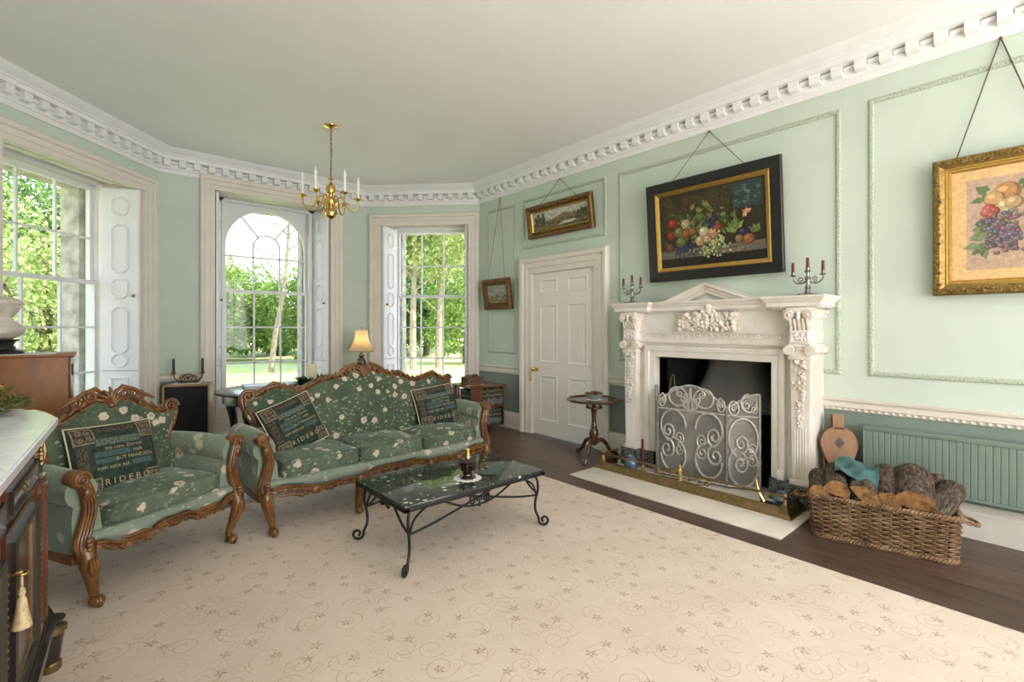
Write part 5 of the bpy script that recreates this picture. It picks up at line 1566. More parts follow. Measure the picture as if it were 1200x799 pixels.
# ------------------------------------------------------------------ coffee table
CT = (1.765, 2.605, CZ); TX, TY, TZ = 0.515, 0.30, 0.372
t = thing('coffee_table', 'low coffee table with green marble top and curled black iron legs', 'coffee table', CT)
b = MB(); b.box(-TX, TX, -TY, TY, TZ-0.016, TZ, 0.004); b.build('marble_top', M['marble_table'], t)
b = MB()
for x in (-1, 1): b.box(x*(TX-0.028), x*(TX+0.006), -TY-0.006, TY+0.006, TZ-0.034, TZ-0.014, 0.003)
for y in (-1, 1): b.box(-TX-0.006, TX+0.006, y*(TY-0.028), y*(TY+0.006), TZ-0.034, TZ-0.014, 0.003)
b.build('frame', M['iron'], t)
fzz = TZ-0.030
for sx in (-1, 1):
    for sy in (-1, 1):
        b = MB()
        dg = Vector((sx*0.78, sy*0.62, 0)); c = Vector((sx*(TX-0.045), sy*(TY-0.035), 0))
        prof = [(-0.01, fzz), (0.012, 0.30), (0.016, 0.24), (0.000, 0.17), (0.000, 0.11), (0.025, 0.055)]
        sp_ = spiral(0.058, 0.046, 0.038, 0.010, 165, 1.25, 22)
        # foot scroll: roll outwards and up
        pts = catmull([(a, z, 0) for a, z in prof], 6)[:-1]+[Vector((x, z, 0)) for x, z in sp_]
        low = min(p.y for p in pts)
        b.tube([c+dg*p.x+Vector((0, 0, p.y-low+0.008 if p.y < 0.12 else p.y)) for p in pts], 0.0085, 8)
        b.build('leg', M['iron'], t)
b = MB()
for sy in (-1, 1):
    y = sy*(TY-0.03)
    for sx in (-1, 1):
        b.tube(catmull([(sx*(TX-0.045), y, 0.205), (sx*0.30, y, 0.232), (sx*0.08, y, 0.285), (sx*-0.12, y, 0.335)], 8), 0.0068, 7)
        b.tube(catmull([(sx*(TX-0.045), y, 0.215), (sx*(TX-0.075), y, 0.28), (sx*(TX-0.14), y, 0.325), (sx*(TX-0.2), y, fzz)], 8), 0.0068, 7)
        b.tube([(sx*x, y, z) for x, z in spiral(0.048, 0.292, 0.034, 0.008, 200, -1.4, 22)], 0.006, 7)
    b.tube(catmull([(-0.26, y, 0.335), (-0.12, y, 0.275), (0.0, y, 0.258), (0.12, y, 0.275), (0.26, y, 0.335)], 8), 0.0065, 7)
    b.tube([(0, y, 0.30), (0, y, 0.245)], [0.004, 0.008], 7)
for sx in (-1, 1):
    x = sx*(TX-0.035)
    for sy in (-1, 1):
        b.tube(catmull([(x, sy*(TY-0.035), 0.215), (x, sy*0.20, 0.245), (x, sy*0.13, 0.30), (x, sy*0.09, fzz)], 8), 0.0068, 7)
        b.tube([(x, sy*y, z) for y, z in spiral(0.036, 0.300, 0.026, 0.006, 200, -1.4, 20)], 0.0055, 7)
        b.tube([(x, sy*0.036, 0.326), (x, sy*0.03, fzz)], 0.0055, 6)
b.build('scroll_brace', M['iron'], t)
t = tag(MB().grid(lambda s, q: Vector((0, 0, 0)), 2, 2).build('tmp', M['iron']), 'x', 'x') if False else None
# lace doily and lamp bottle
DX, DY, DZ = 1.79, 2.492, CZ+TZ+0.0006
b = MB(); N = 64
ring = []
for i in range(N):
    a = 2*PI*i/N; r = 0.082+0.008*abs(math.sin(a*8)); ring.append((r*math.cos(a), r*math.sin(a)))
b.prism(ring, lambda u, v, h: Vector((DX+u, DY+v, DZ+h)), 0.0, 0.0015)
tag(b.build('doily', M['cloth_white']), 'round white lace doily on the coffee table', 'doily')
t = thing('scent_lamp', 'dark brown glass scent lamp with gold cap on the coffee table', 'scent bottle', (DX, DY, DZ+0.002))
b = MB(); b.lathe([(0.0, 0.0), (0.052, 0.0), (0.054, 0.010), (0.030, 0.018), (0.030, 0.026), (0.046, 0.05), (0.056, 0.085), (0.054, 0.105), (0.036, 0.118), (0.020, 0.124), (0.0, 0.124)], 8); b.build('bottle', M['bottle'], t, smooth=15)
b = MB(); b.lathe([(0.018, 0.124), (0.022, 0.126), (0.020, 0.132), (0.018, 0.175), (0.020, 0.178), (0.017, 0.184), (0.0, 0.184)], 14); b.build('cap', M['brass'], t)
# ------------------------------------------------------------------ framed pictures on the right wall
def pfn(u, v, h): return Vector((-h, -u, v))
class Canvas:
    """flat painted picture: layered patches of colour"""
    def __init__(self, h, lim=None): self.b = MB(); self.h = h; self.lim = lim
    def _p(self, pts, c):
        self.h += 0.000015
        self.b.col = tuple(max(0.002, x) for x in c)
        self.b.poly([pfn(u, v, self.h) for u, v in pts])
    def rect(self, x0, x1, y0, y1, c): self._p([(x0, y0), (x1, y0), (x1, y1), (x0, y1)], c)
    def ell(self, x, y, rx, ry, c, n=14, rot=0.0, wob=0.0, rg=None):
        pts = []
        for i in range(n):
            a = 2*PI*i/n; k = 1+(rg.uniform(-wob, wob) if rg else 0)
            px, py = rx*k*math.cos(a), ry*k*math.sin(a)
            pts.append((x+px*math.cos(rot)-py*math.sin(rot), y+px*math.sin(rot)+py*math.cos(rot)))
        self._p(pts, c)
    def fruit(self, x, y, r, c, rg):
        self.ell(x, y, r, r*0.95, tuple(k*0.55 for k in c)); self.ell(x-r*0.12, y+r*0.12, r*0.82, r*0.78, c); self.ell(x-r*0.3, y+r*0.32, r*0.35, r*0.3, tuple(min(1, k*1.5+0.03) for k in c), 10)
    def leaf(self, x, y, L, a, c):
        d = (math.cos(a), math.sin(a)); n = (-d[1], d[0]); w = L*0.28
        if self.lim and not (self.lim[0]+0.02 < x+d[0]*L < self.lim[1]-0.02 and self.lim[2]+0.02 < y+d[1]*L < self.lim[3]-0.02 and self.lim[0] < x < self.lim[1]): return
        self._p([(x, y), (x+d[0]*L*0.35+n[0]*w, y+d[1]*L*0.35+n[1]*w), (x+d[0]*L, y+d[1]*L), (x+d[0]*L*0.35-n[0]*w, y+d[1]*L*0.35-n[1]*w)], c)

def picture(name, label, cat, yc, x0, zb, w_, h_, lean, prof, fmats, hook, att, paint, pmat, inner, extra=None, cordr=0.003, glass=False, orn=None):
    """prof: frame profile (offset inwards from the outer edge, height)"""
    t = bpy.data.objects.new(name, None); COL.objects.link(t); t.empty_display_size = 0.05
    t.location = (x0, yc, zb); t.rotation_euler = (0, R(-lean), 0)
    tag(t, label, cat, 'pictures hung on the fireplace wall')
    b = MB()
    b.mould([(-w_/2, 0), (-w_/2, h_), (w_/2, h_), (w_/2, 0)], [(-o, h) for o, h in prof], pfn, closed=True)
    if orn:                                           # cast gesso ornament
        q1 = random.Random(3)
        for side in range(4):
            L_ = w_ if side % 2 == 0 else h_
            for k in range(int(L_/0.019)):
                a_ = 0.012+0.019*k; o_ = orn[0]+q1.uniform(-1, 1)*orn[1]; r_ = q1.uniform(0.006, 0.010)
                u_, v_ = [(-w_/2+a_, o_), (w_/2-o_, a_), (-w_/2+a_, h_-o_), (-w_/2+o_, a_)][side]
                b.ball(pfn(u_, v_, orn[2]), r_*1.2, r_*q1.uniform(0.8, 1.5), r_*q1.uniform(0.8, 1.5), 7, 5)
    b.build('frame', fmats[0], t, smooth=30)
    if extra:
        for nm, pr, mt in extra:
            b = MB(); b.mould([(-w_/2, 0), (-w_/2, h_), (w_/2, h_), (w_/2, 0)], [(-o, h) for o, h in pr], pfn, closed=True); b.build(nm, mt, t, smooth=30)
    cv = Canvas(0.012, (-w_/2+inner, w_/2-inner, inner, h_-inner)); paint(cv, -w_/2+inner, w_/2-inner, inner, h_-inner)
    cv.b.build('picture_surface', pmat, t, smooth=0, recalc=False)
    b = MB(); b.box(0.001, -0.010, -w_/2+0.01, w_/2-0.01, 0.01, h_-0.01); b.build('backing_board', M['leather_dark'], t, smooth=0)
    if glass:
        b = MB(); b.poly([pfn(-w_/2+inner, inner, 0.024), pfn(w_/2-inner, inner, 0.024), pfn(w_/2-inner, h_-inner, 0.024), pfn(-w_/2+inner, h_-inner, 0.024)]); b.build('glazing', M['picture_glass'], t, smooth=0)
    # cords to the hook under the cornice
    Mx = (Matrix.Translation((x0, yc, zb)) @ Matrix.Rotation(R(-lean), 4, 'Y')).inverted()
    hk = Mx @ Vector((XR-0.012, hook[0], hook[1]))
    b = MB()
    for u in att: b.tube([pfn(u, h_-0.01, 0.008), hk], cordr, 6)
    b.ball(hk, 0.010, u=8, v=6)
    b.build('hanging_cord', M['brass_dark'], t)
    return t
rg = random.Random(11)
def still_life(c, x0, x1, y0, y1):
    W_, H_ = x1-x0, y1-y0
    X = lambda a: x0+W_*a
    Y = lambda a: y0+H_*a
    c.rect(x0, x1, y0, y1, (0.035, 0.025, 0.014))
    for i in range(40): c.ell(X(rg.uniform(0.08, 0.7)), Y(rg.uniform(0.45, 0.95)), W_*0.06, H_*0.08, (0.04+rg.uniform(0, 0.02), 0.03+rg.uniform(0, 0.014), 0.016), 10, wob=0.2, rg=rg)
    c.rect(X(0.72), X(0.97), Y(0.66), Y(0.98), (0.035, 0.05, 0.05))
    for i in range(40):
        c.ell(X(rg.uniform(0.74, 0.95)), Y(rg.uniform(0.68, 0.96)), 0.018, 0.014, rg.choice([(0.05, 0.085, 0.075), (0.10, 0.14, 0.13), (0.03, 0.045, 0.035)]), 8, wob=0.3, rg=rg)
    c.rect(x0, x1, y0, Y(0.13), (0.02, 0.015, 0.01))
    c.rect(x0, x1, Y(0.12), Y(0.235), (0.135, 0.115, 0.09))
    for i in range(40): c.ell(X(rg.uniform(0.02, 0.98)), Y(rg.uniform(0.14, 0.22)), rg.uniform(0.02, 0.06), 0.006, rg.choice([(0.19, 0.165, 0.13), (0.09, 0.075, 0.06), (0.15, 0.14, 0.12)]), 10)
    for i in range(110):
        c.leaf(X(rg.gauss(0.42, 0.18)), Y(rg.uniform(0.33, 0.76)), rg.uniform(0.04, 0.085), rg.uniform(0, 6.28), rg.choice([(0.05, 0.075, 0.02), (0.10, 0.14, 0.035), (0.03, 0.05, 0.018), (0.17, 0.19, 0.06)]))
    for x, y, r, cc in ((0.14, 0.60, 0.045, (0.36, 0.045, 0.02)), (0.27, 0.57, 0.042, (0.52, 0.42, 0.22)), (0.12, 0.44, 0.04, (0.28, 0.04, 0.02)), (0.27, 0.44, 0.036, (0.40, 0.12, 0.03)), (0.42, 0.63, 0.036, (0.12, 0.16, 0.05)),
                        (0.20, 0.47, 0.045, (0.20, 0.22, 0.05)), (0.34, 0.46, 0.04, (0.30, 0.14, 0.05)), (0.22, 0.33, 0.05, (0.17, 0.19, 0.06)), (0.10, 0.28, 0.035, (0.20, 0.09, 0.03)), (0.85, 0.26, 0.045, (0.34, 0.13, 0.05)), (0.77, 0.28, 0.035, (0.28, 0.17, 0.07)), (0.80, 0.36, 0.032, (0.05, 0.05, 0.08)), (0.87, 0.38, 0.032, (0.04, 0.04, 0.07)),
                        (0.33, 0.20, 0.028, (0.55, 0.45, 0.25)), (0.41, 0.32, 0.045, (0.60, 0.40, 0.22)), (0.48, 0.34, 0.045, (0.62, 0.36, 0.20)), (0.45, 0.43, 0.045, (0.62, 0.55, 0.36)), (0.54, 0.40, 0.048, (0.55, 0.30, 0.16)), (0.57, 0.47, 0.04, (0.40, 0.08, 0.05))):
        c.fruit(X(x), Y(y), r*1.12, tuple(k_*0.72 for k_ in cc), rg)
    for cx, cy, n, sx, sy, cc in ((0.27, 0.24, 38, 0.06, 0.05, (0.03, 0.035, 0.075)), (0.20, 0.20, 18, 0.04, 0.03, (0.05, 0.05, 0.10)), (0.52, 0.55, 24, 0.05, 0.04, (0.035, 0.035, 0.07)), (0.56, 0.26, 60, 0.085, 0.07, (0.36, 0.38, 0.16)), (0.47, 0.16, 22, 0.03, 0.03, (0.30, 0.33, 0.14))):
        for i in range(n): c.fruit(X(rg.gauss(cx, sx*0.7)), Y(rg.gauss(cy, sy)), 0.0125, tuple(k*rg.uniform(0.7, 1.4) for k in cc), rg)
    for i in range(10): c.leaf(X(rg.uniform(0.68, 0.75)), Y(rg.uniform(0.36, 0.46)), rg.uniform(0.06, 0.1), rg.uniform(0.2, 2.5), rg.choice([(0.20, 0.26, 0.07), (0.12, 0.17, 0.05)]))
    for i in range(9): c.leaf(X(rg.uniform(0.90, 0.93)), Y(rg.uniform(0.32, 0.36)), 0.07, rg.uniform(0.5, 2.6), (0.12, 0.16, 0.05))
    for i in range(12): c.leaf(X(0.835), Y(0.60), rg.uniform(0.03, 0.055), rg.uniform(0, 6.28), rg.choice([(0.50, 0.20, 0.09), (0.38, 0.10, 0.04), (0.62, 0.32, 0.16)]))
def landscape(c, x0, x1, y0, y1):
    W_, H_ = x1-x0, y1-y0
    X = lambda a: x0+W_*a
    Y = lambda a: y0+H_*a
    c.rect(x0, x1, y0, y1, (0.40, 0.40, 0.36))
    for i in range(60): c.ell(X(rg.uniform(0, 1)), Y(rg.uniform(0.5, 1.0)), rg.uniform(0.03, 0.09), 0.012, rg.choice([(0.52, 0.48, 0.38), (0.33, 0.37, 0.40), (0.58, 0.53, 0.42)]), 10)
    c._p([(X(0.2), Y(0.35)), (X(0.45), Y(0.55)), (X(0.6), Y(0.72)), (X(0.75), Y(0.62)), (X(1), Y(0.5)), (X(1), Y(0.3))], (0.20, 0.155, 0.085))
    c.rect(x0, x1, y0, Y(0.36), (0.12, 0.095, 0.035))
    for i in range(80): c.ell(X(rg.uniform(0, 1)), Y(rg.uniform(0.05, 0.42)), rg.uniform(0.02, 0.05), 0.008, rg.choice([(0.17, 0.13, 0.05), (0.08, 0.07, 0.025), (0.24, 0.18, 0.08)]), 10)
    c._p([(X(0.48), Y(0.14)), (X(0.60), Y(0.26)), (X(0.83), Y(0.28)), (X(0.80), Y(0.20)), (X(0.7), Y(0.13))], (0.58, 0.52, 0.40))
    for cx, cy in ((0.14, 0.55), (0.92, 0.5)):
        for i in range(40): c.ell(X(rg.gauss(cx, 0.045)), Y(rg.gauss(cy, 0.12)), 0.022, 0.022, rg.choice([(0.065, 0.065, 0.025), (0.11, 0.10, 0.035), (0.04, 0.045, 0.02)]), 9, wob=0.2, rg=rg)
def small_scene(c, x0, x1, y0, y1):
    W_, H_ = x1-x0, y1-y0
    X = lambda a: x0+W_*a
    Y = lambda a: y0+H_*a
    c.rect(x0, x1, y0, y1, (0.27, 0.29, 0.25))
    for i in range(50): c.ell(X(rg.uniform(0, 1)), Y(rg.uniform(0.45, 1.0)), 0.05, 0.02, rg.choice([(0.33, 0.33, 0.26), (0.24, 0.28, 0.27), (0.38, 0.36, 0.28)]), 10)
    c.rect(x0, x1, y0, Y(0.32), (0.20, 0.15, 0.075))
    for i in range(40): c.ell(X(rg.uniform(0, 1)), Y(rg.uniform(0.03, 0.42)), 0.03, 0.01, rg.choice([(0.25, 0.19, 0.10), (0.14, 0.10, 0.05), (0.33, 0.27, 0.17)]), 10)
    for i in range(20): c.ell(X(rg.gauss(0.45, 0.1)), Y(rg.gauss(0.34, 0.05)), 0.016, 0.014, rg.choice([(0.12, 0.08, 0.05), (0.30, 0.25, 0.2)]), 8)
def fruit_print(c, x0, x1, y0, y1):
    W_, H_ = x1-x0, y1-y0
    c.rect(x0, x1, y0, y1, (0.72, 0.47, 0.22))
    m_ = 0.068
    x0 += m_; x1 -= m_; y0 += m_*0.9; y1 -= m_*0.9; W_, H_ = x1-x0, y1-y0
    X = lambda a: x0+W_*a
    Y = lambda a: y0+H_*a
    c.rect(x0, x1, y0, y1, (0.50, 0.345, 0.24))
    for i in range(24): c.ell(X(rg.uniform(0.15, 0.85)), Y(rg.uniform(0.1, 0.9)), 0.045, 0.012, rg.choice([(0.53, 0.37, 0.26), (0.47, 0.32, 0.225)]), 10)
    for i in range(34): c.leaf(X(rg.gauss(0.30, 0.07)), Y(rg.uniform(0.22, 0.58)), rg.uniform(0.05, 0.085), rg.uniform(2.4, 5.5), rg.choice([(0.16, 0.20, 0.10), (0.22, 0.26, 0.14), (0.12, 0.15, 0.08)]))
    for a, x, y in ((2.7, 0.36, 0.86), (2.3, 0.30, 0.82), (3.4, 0.28, 0.78), (0.5, 0.74, 0.88), (0.2, 0.78, 0.84), (2.0, 0.34, 0.74)): c.leaf(X(x), Y(y), 0.075, a, (0.14, 0.19, 0.09))
    for x, y, r, cc in ((0.60, 0.82, 0.062, (0.46, 0.24, 0.10)), (0.42, 0.76, 0.05, (0.50, 0.31, 0.14)), (0.58, 0.67, 0.045, (0.52, 0.37, 0.17)), (0.70, 0.70, 0.042, (0.46, 0.30, 0.15)), (0.62, 0.59, 0.042, (0.42, 0.35, 0.18)), (0.34, 0.66, 0.03, (0.38, 0.09, 0.07)), (0.41, 0.63, 0.028, (0.34, 0.08, 0.07)), (0.30, 0.62, 0.028, (0.40, 0.12, 0.09)), (0.38, 0.58, 0.026, (0.36, 0.10, 0.08))):
        c.fruit(X(x), Y(y), r, cc, rg)
    for i in range(170):
        a = rg.random(); c.fruit(X(rg.gauss(0.55+0.06*a, 0.16*(1-0.45*a))), Y(0.54-0.32*a+rg.gauss(0, 0.035)), 0.0135, tuple(k*rg.uniform(0.8, 1.5) for k in (0.17, 0.125, 0.145)), rg)
ORN = [(0.0, 0.0), (0.0, 0.035), (0.012, 0.048), (0.03, 0.050), (0.048, 0.040), (0.060, 0.024), (0.066, 0.028), (0.075, 0.026), (0.085, 0.014), (0.09, 0.012)]
FLATB = [(0.0, 0.0), (0.0, 0.038), (0.006, 0.042), (0.085, 0.040), (0.088, 0.032), (0.090, 0.0)]
picture('still_life_painting', 'large still life of fruit in a black and gold frame above the mantelpiece', 'painting', 2.108, 4.192, 1.776, 1.222, 0.925, 4.6, FLATB, [M['frame_black']], (2.14, 3.10), (-0.35, 0.33), still_life, M['oil'], 0.125,
        [('gold_slip', [(0.088, 0.0), (0.088, 0.034), (0.096, 0.038), (0.112, 0.030), (0.126, 0.020), (0.127, 0.0)], M['gold_plain'])])
picture('landscape_painting', 'wide low landscape painting in an ornate gilt frame above the door', 'painting', 3.95, 4.19, 2.438, 1.05, 0.392, 8.0, ORN, [M['gold_dark']], (3.985, 3.10), (-0.30, 0.30), landscape, M['oil'], 0.087,
        [('gold_slip', [(0.07, 0.0), (0.07, 0.026), (0.078, 0.026), (0.088, 0.013), (0.088, 0.0)], M['gold_plain'])], orn=(0.03, 0.014, 0.047))
picture('small_painting', 'small old painting in a dark gilt frame hanging left of the door', 'painting', 5.09, 4.19, 1.583, 0.575, 0.415, 8.0, ORN, [M['gold_dark']], (5.099, 3.10), (-0.18, 0.18), small_scene, M['oil'], 0.09, orn=(0.03, 0.014, 0.047))
PRF = [(0.0, 0.0), (0.0, 0.040), (0.012, 0.052), (0.036, 0.054), (0.055, 0.040), (0.06, 0.036)]
picture('fruit_print', 'print of grapes and fruit in a wide gilt frame at the right', 'print', 0.285, 4.19, 1.538, 0.62, 0.868, 1.0, PRF, [M['gold_frame']], (0.285, 3.105), (-0.20, 0.20), fruit_print, M['watercolour'], 0.092,
        [('gold_slip', [(0.058, 0.0), (0.058, 0.034), (0.068, 0.036), (0.072, 0.028), (0.084, 0.028), (0.093, 0.016), (0.093, 0.0)], M['gold_plain'])], 0.004, glass=True, orn=(0.026, 0.014, 0.052))

# ------------------------------------------------------------------ tripod table
TT = (3.87, 3.19)
t = thing('tripod_table', 'small round mahogany tripod table with piecrust edge beside the fireplace', 'side table', (TT[0], TT[1], 0.0))
b = MB()
wob = lambda a, h: 1+0.022*abs(math.sin(6*a))
b.lathe([(0.0, 0.585), (0.255, 0.585), (0.27, 0.592), (0.275, 0.604), (0.268, 0.613), (0.258, 0.612), (0.250, 0.600), (0.0, 0.600)], 72, mod=wob)
b.build('table_top', M['brown_table'], t)
b = MB()
b.lathe([(0.0, 0.575), (0.09, 0.575), (0.09, 0.586), (0.0, 0.586)], 20); b.lathe([(0.0, 0.515), (0.085, 0.515), (0.085, 0.53), (0.0, 0.53)], 20)
for k in range(4):
    a = PI/4+PI/2*k; b.lathe([(0.010, 0.53), (0.014, 0.54), (0.008, 0.552), (0.014, 0.565), (0.010, 0.576)], 10, (0.065*math.cos(a), 0.065*math.sin(a), 0))
b.build('birdcage', M['brown_table'], t)
b = MB()
b.lathe([(0.0, 0.13), (0.03, 0.14), (0.036, 0.17), (0.032, 0.20), (0.045, 0.225), (0.050, 0.25), (0.042, 0.29), (0.028, 0.315), (0.034, 0.325), (0.025, 0.345), (0.022, 0.40), (0.026, 0.47), (0.034, 0.50), (0.045, 0.516), (0.0, 0.516)], 18)
b.build('column', M['brown_table'], t)
for a in (200, 343, 78):
    b = MB(); ca, sa = math.cos(R(a)), math.sin(R(a))
    pts = catmull([(0.02, 0.165, 0), (0.075, 0.185, 0), (0.135, 0.155, 0), (0.185, 0.085, 0), (0.225, 0.045, 0), (0.255, 0.03, 0)], 7)
    rr = [0.026-0.013*i/(len(pts)-1) for i in range(len(pts))]
    b.tube([(p.x*ca, p.x*sa, p.y) for p in pts], rr, 8)
    b.ball((0.262*ca, 0.262*sa, 0.024), 0.026, 0.026, 0.024)
    for k in (-1, 0, 1): b.tube([(0.235*ca-k*0.014*sa, 0.235*sa+k*0.014*ca, 0.045), (0.265*ca-k*0.018*sa, 0.265*sa+k*0.018*ca, 0.05), (0.287*ca-k*0.014*sa, 0.287*sa+k*0.014*ca, 0.012)], [0.006, 0.008, 0.004], 6)
    b.build('leg', M['brown_table'], t)
b = MB(); N = 40
ring = [((0.078+0.006*abs(math.sin(5*2*PI*i/N)))*math.cos(2*PI*i/N), (0.078+0.006*abs(math.sin(5*2*PI*i/N)))*math.sin(2*PI*i/N)) for i in range(N)]
b.prism(ring, lambda u, v, h: Vector((TT[0]+u, TT[1]+v, 0.6006+h)), 0, 0.0015)
tag(b.build('doily', M['cloth_white']), 'white doily under the bowl on the tripod table', 'doily')
t = thing('bowl', 'green glazed bowl heaped with potpourri on the tripod table', 'bowl', (TT[0], TT[1], 0.6024))
b = MB(); b.lathe([(0.0, 0.0), (0.045, 0.0), (0.05, 0.008), (0.085, 0.035), (0.092, 0.055), (0.086, 0.055), (0.07, 0.035), (0.0, 0.02)], 24); b.build('body', M['radiator'], t)
b = MB(); rr_ = random.Random(4)
for i in range(60):
    a = rr_.uniform(0, 6.28); q = 0.085*math.sqrt(rr_.random())
    b.ball((q*math.cos(a), q*math.sin(a), 0.055+0.018*(1-q/0.09)+rr_.uniform(-0.008, 0.008)), rr_.uniform(0.008, 0.017), None, rr_.uniform(0.006, 0.012), 6, 5)
po = b.build('potpourri', M['cone_brown'], t); po['kind'] = 'stuff'

# ------------------------------------------------------------------ revolving bookcase
BC = (3.80, 5.06); BR_ = R(-6)
t = thing('bookcase', 'low square mahogany revolving bookcase between sofa and door', 'bookcase', (BC[0], BC[1], 0), BR_)
hb = 0.245
b = MB(); b.box(-0.275, 0.275, -0.275, 0.275, 0.578, 0.602, 0.006); b.build('top', M['mahogany_red'], t)
b = MB()
for z0, z1 in ((0.085, 0.10), (0.325, 0.342)): b.box(-hb, hb, -hb, hb, z0, z1, 0.003)
b.build('shelf', M['mahogany_red'], t)
for a in range(4):
    rot = Matrix.Rotation(PI/2*a, 4, 'Z')
    b = MB(); b.T = rot
    b.box(-hb, -hb+0.17, -hb, -hb+0.014, 0.10, 0.578, 0.002); b.build('side_panel', M['mahogany_red'], t)
    b = MB(); b.T = rot; b.box(hb-0.018, hb, -hb, -hb+0.014, 0.10, 0.578, 0.002)
    b.build('corner_post', M['mahogany_red'], t)
b = MB(); b.box(-0.05, 0.05, -0.05, 0.05, 0.10, 0.578); b.build('core', M['mahogany'], t)
b = MB(); b.box(-0.06, 0.06, -0.06, 0.06, 0.035, 0.086)
b.box(-0.23, 0.23, -0.035, 0.035, 0.03, 0.06, 0.004); b.box(-0.035, 0.035, -0.23, 0.23, 0.03, 0.06, 0.004)
for x, y in ((0.2, 0), (-0.2, 0), (0, 0.2), (0, -0.2)): b.lathe([(0.0, 0.0), (0.028, 0.0), (0.028, 0.03), (0.0, 0.03)], 12, (x, y, 0))
b.build('stand', M['mahogany'], t)
def book(a, off, z, w_, h_, d_, c, c2, label):
    m = MB()
    Mx = Matrix.Translation((BC[0], BC[1], 0)) @ Matrix.Rotation(BR_+PI/2*a, 4, 'Z') @ Matrix.Translation((off, -hb+0.016, z))
    t = bpy.data.objects.new('book', None); COL.objects.link(t); t.empty_display_size = 0.02; t.matrix_world = Mx
    tag(t, label, 'book', 'books in the revolving bookcase')
    m.col = c; rec = rb.uniform(0, 0.006); m.box(-w_/2, w_/2, rec, d_, 0, h_, 0.0015)
    for z0, z1, cc in ((rb.uniform(0.05, 0.2), rb.uniform(0.36, 0.5), c2), (0.62, 0.66, (0.5, 0.38, 0.15)), (0.90, 0.92, (0.45, 0.34, 0.14))):
        m.col = cc; m.box(-w_/2+0.001, w_/2-0.001, rec-0.0006, rec+0.004, h_*z0, h_*z1)
    m.build('binding', M['bookcloth'], t, smooth=0)
    m = MB(); m.box(-w_/2+0.002, w_/2-0.002, 0.011, d_-0.003, 0.003, h_+0.0004); m.build('pages', M['mat_board'], t, smooth=0)
rb = random.Random(9)
palettes = {'u0': [(0.035, 0.05, 0.03), (0.06, 0.06, 0.035), (0.03, 0.045, 0.035)], 'l0': [(0.03, 0.05, 0.035), (0.022, 0.035, 0.028)], 'u3': [(0.02, 0.035, 0.03), (0.03, 0.03, 0.03)]}
low = {'u0': [(0.22, 0.17, 0.12), (0.13, 0.17, 0.22), (0.10, 0.15, 0.24), (0.20, 0.19, 0.17), (0.22, 0.10, 0.07)], 'l0': [(0.14, 0.18, 0.16), (0.20, 0.16, 0.15), (0.16, 0.20, 0.15)], 'u3': [(0.25, 0.05, 0.04), (0.22, 0.22, 0.24), (0.05, 0.07, 0.09)]}
labs_b = {'u0': 'dark green bound book in the right-hand face of the bookcase, upper shelf', 'l0': 'dark green bound book in the right-hand face of the bookcase, lower shelf', 'u3': 'dark bound book in the left-hand face of the bookcase beside the sofa, upper shelf', 'l3': 'dark bound book in the left-hand face of the bookcase beside the sofa, lower shelf'}
for key, a, z in (('u0', 0, 0.3425), ('l0', 0, 0.1005), ('u3', 3, 0.3425)):
    x = -hb+0.185 if a == 0 else -hb+0.185
    while x < hb-0.034:
        w_ = rb.uniform(0.019, 0.025)
        book(a, x+w_/2, z, w_*0.86, rb.uniform(0.195, 0.215) if z > 0.2 else rb.uniform(0.19, 0.208), 0.15, rb.choice(palettes[key]), rb.choice(low[key]), labs_b[key])
        x += w_
t = thing('wicker_planter', 'brown wicker box of fir cones on top of the bookcase', 'basket', (BC[0]-0.14, BC[1]-0.06, 0.6025), BR_)
b = MB()
for j in range(9):
    z = 0.012+0.011*j
    pts = []
    for i in range(96):
        a = 2*PI*i/96; k = 1+0.018*math.sin(24*a+(PI if j % 2 else 0))
        cx = math.copysign(abs(math.cos(a))**0.5, math.cos(a)); sy = math.copysign(abs(math.sin(a))**0.5, math.sin(a))
        pts.append((0.125*cx*k, 0.088*sy*k, z))
    b.tube(pts, 0.0065, 5, closed=True)
b.build('weave', M['cone_brown'], t)
b = MB(); b.box(-0.128, 0.128, -0.092, 0.092, 0.0, 0.014, 0.003); b.build('base', M['oak'], t)
b = MB()
for i in range(16):
    x, y = rb.uniform(-0.10, 0.10), rb.uniform(-0.06, 0.06)
    for k in range(4): b.ball((x, y, 0.098+0.009*k), 0.026-0.005*k, None, 0.009, 8, 5)
b.build('fir_cones', M['cone_brown'], t)

# ------------------------------------------------------------------ radiator
t = thing('radiator', 'long sage green ribbed radiator under the dado rail behind the log basket', 'radiator', (XR, 0.0, 0.0))
b = MB()
ys = 0.965; ye = -1.0; n = int((ys-ye)/0.0333)
sec = []
for i in range(n):
    y = ys-0.02-i*0.0333
    sec += [(y, 0.088), (y-0.002, 0.0892), (y-0.027, 0.0892), (y-0.029, 0.088), (y-0.0298, 0.0855), (y-0.0318, 0.0855)]
pts = [(ys, 0.088)]+sec+[(ye, 0.088)]
k = len(pts)
vv = []
for z, o in ((0.262, -0.004), (0.275, 0.0), (0.60, 0.0), (0.612, -0.004)):
    vv += [(-(h+o), y, z) for y, h in pts]
b.add(vv, [(r*k+i, r*k+i+1, (r+1)*k+i+1, (r+1)*k+i) for r in range(3) for i in range(k-1)])
b.build('front_panel', M['radiator'], t, smooth=3)
b = MB(); b.box(-0.095, -0.022, ye, ys, 0.612, 0.642, 0.004); b.box(-0.093, -0.08, ye, ys, 0.250, 0.268, 0.003); b.build('top_grille', M['radiator'], t)
b = MB(); b.box(-0.094, -0.022, ys-0.004, ys+0.004, 0.25, 0.638, 0.002); b.box(-0.083, -0.03, ye, ys, 0.262, 0.612); b.build('side_panel', M['radiator'], t)
b = MB()
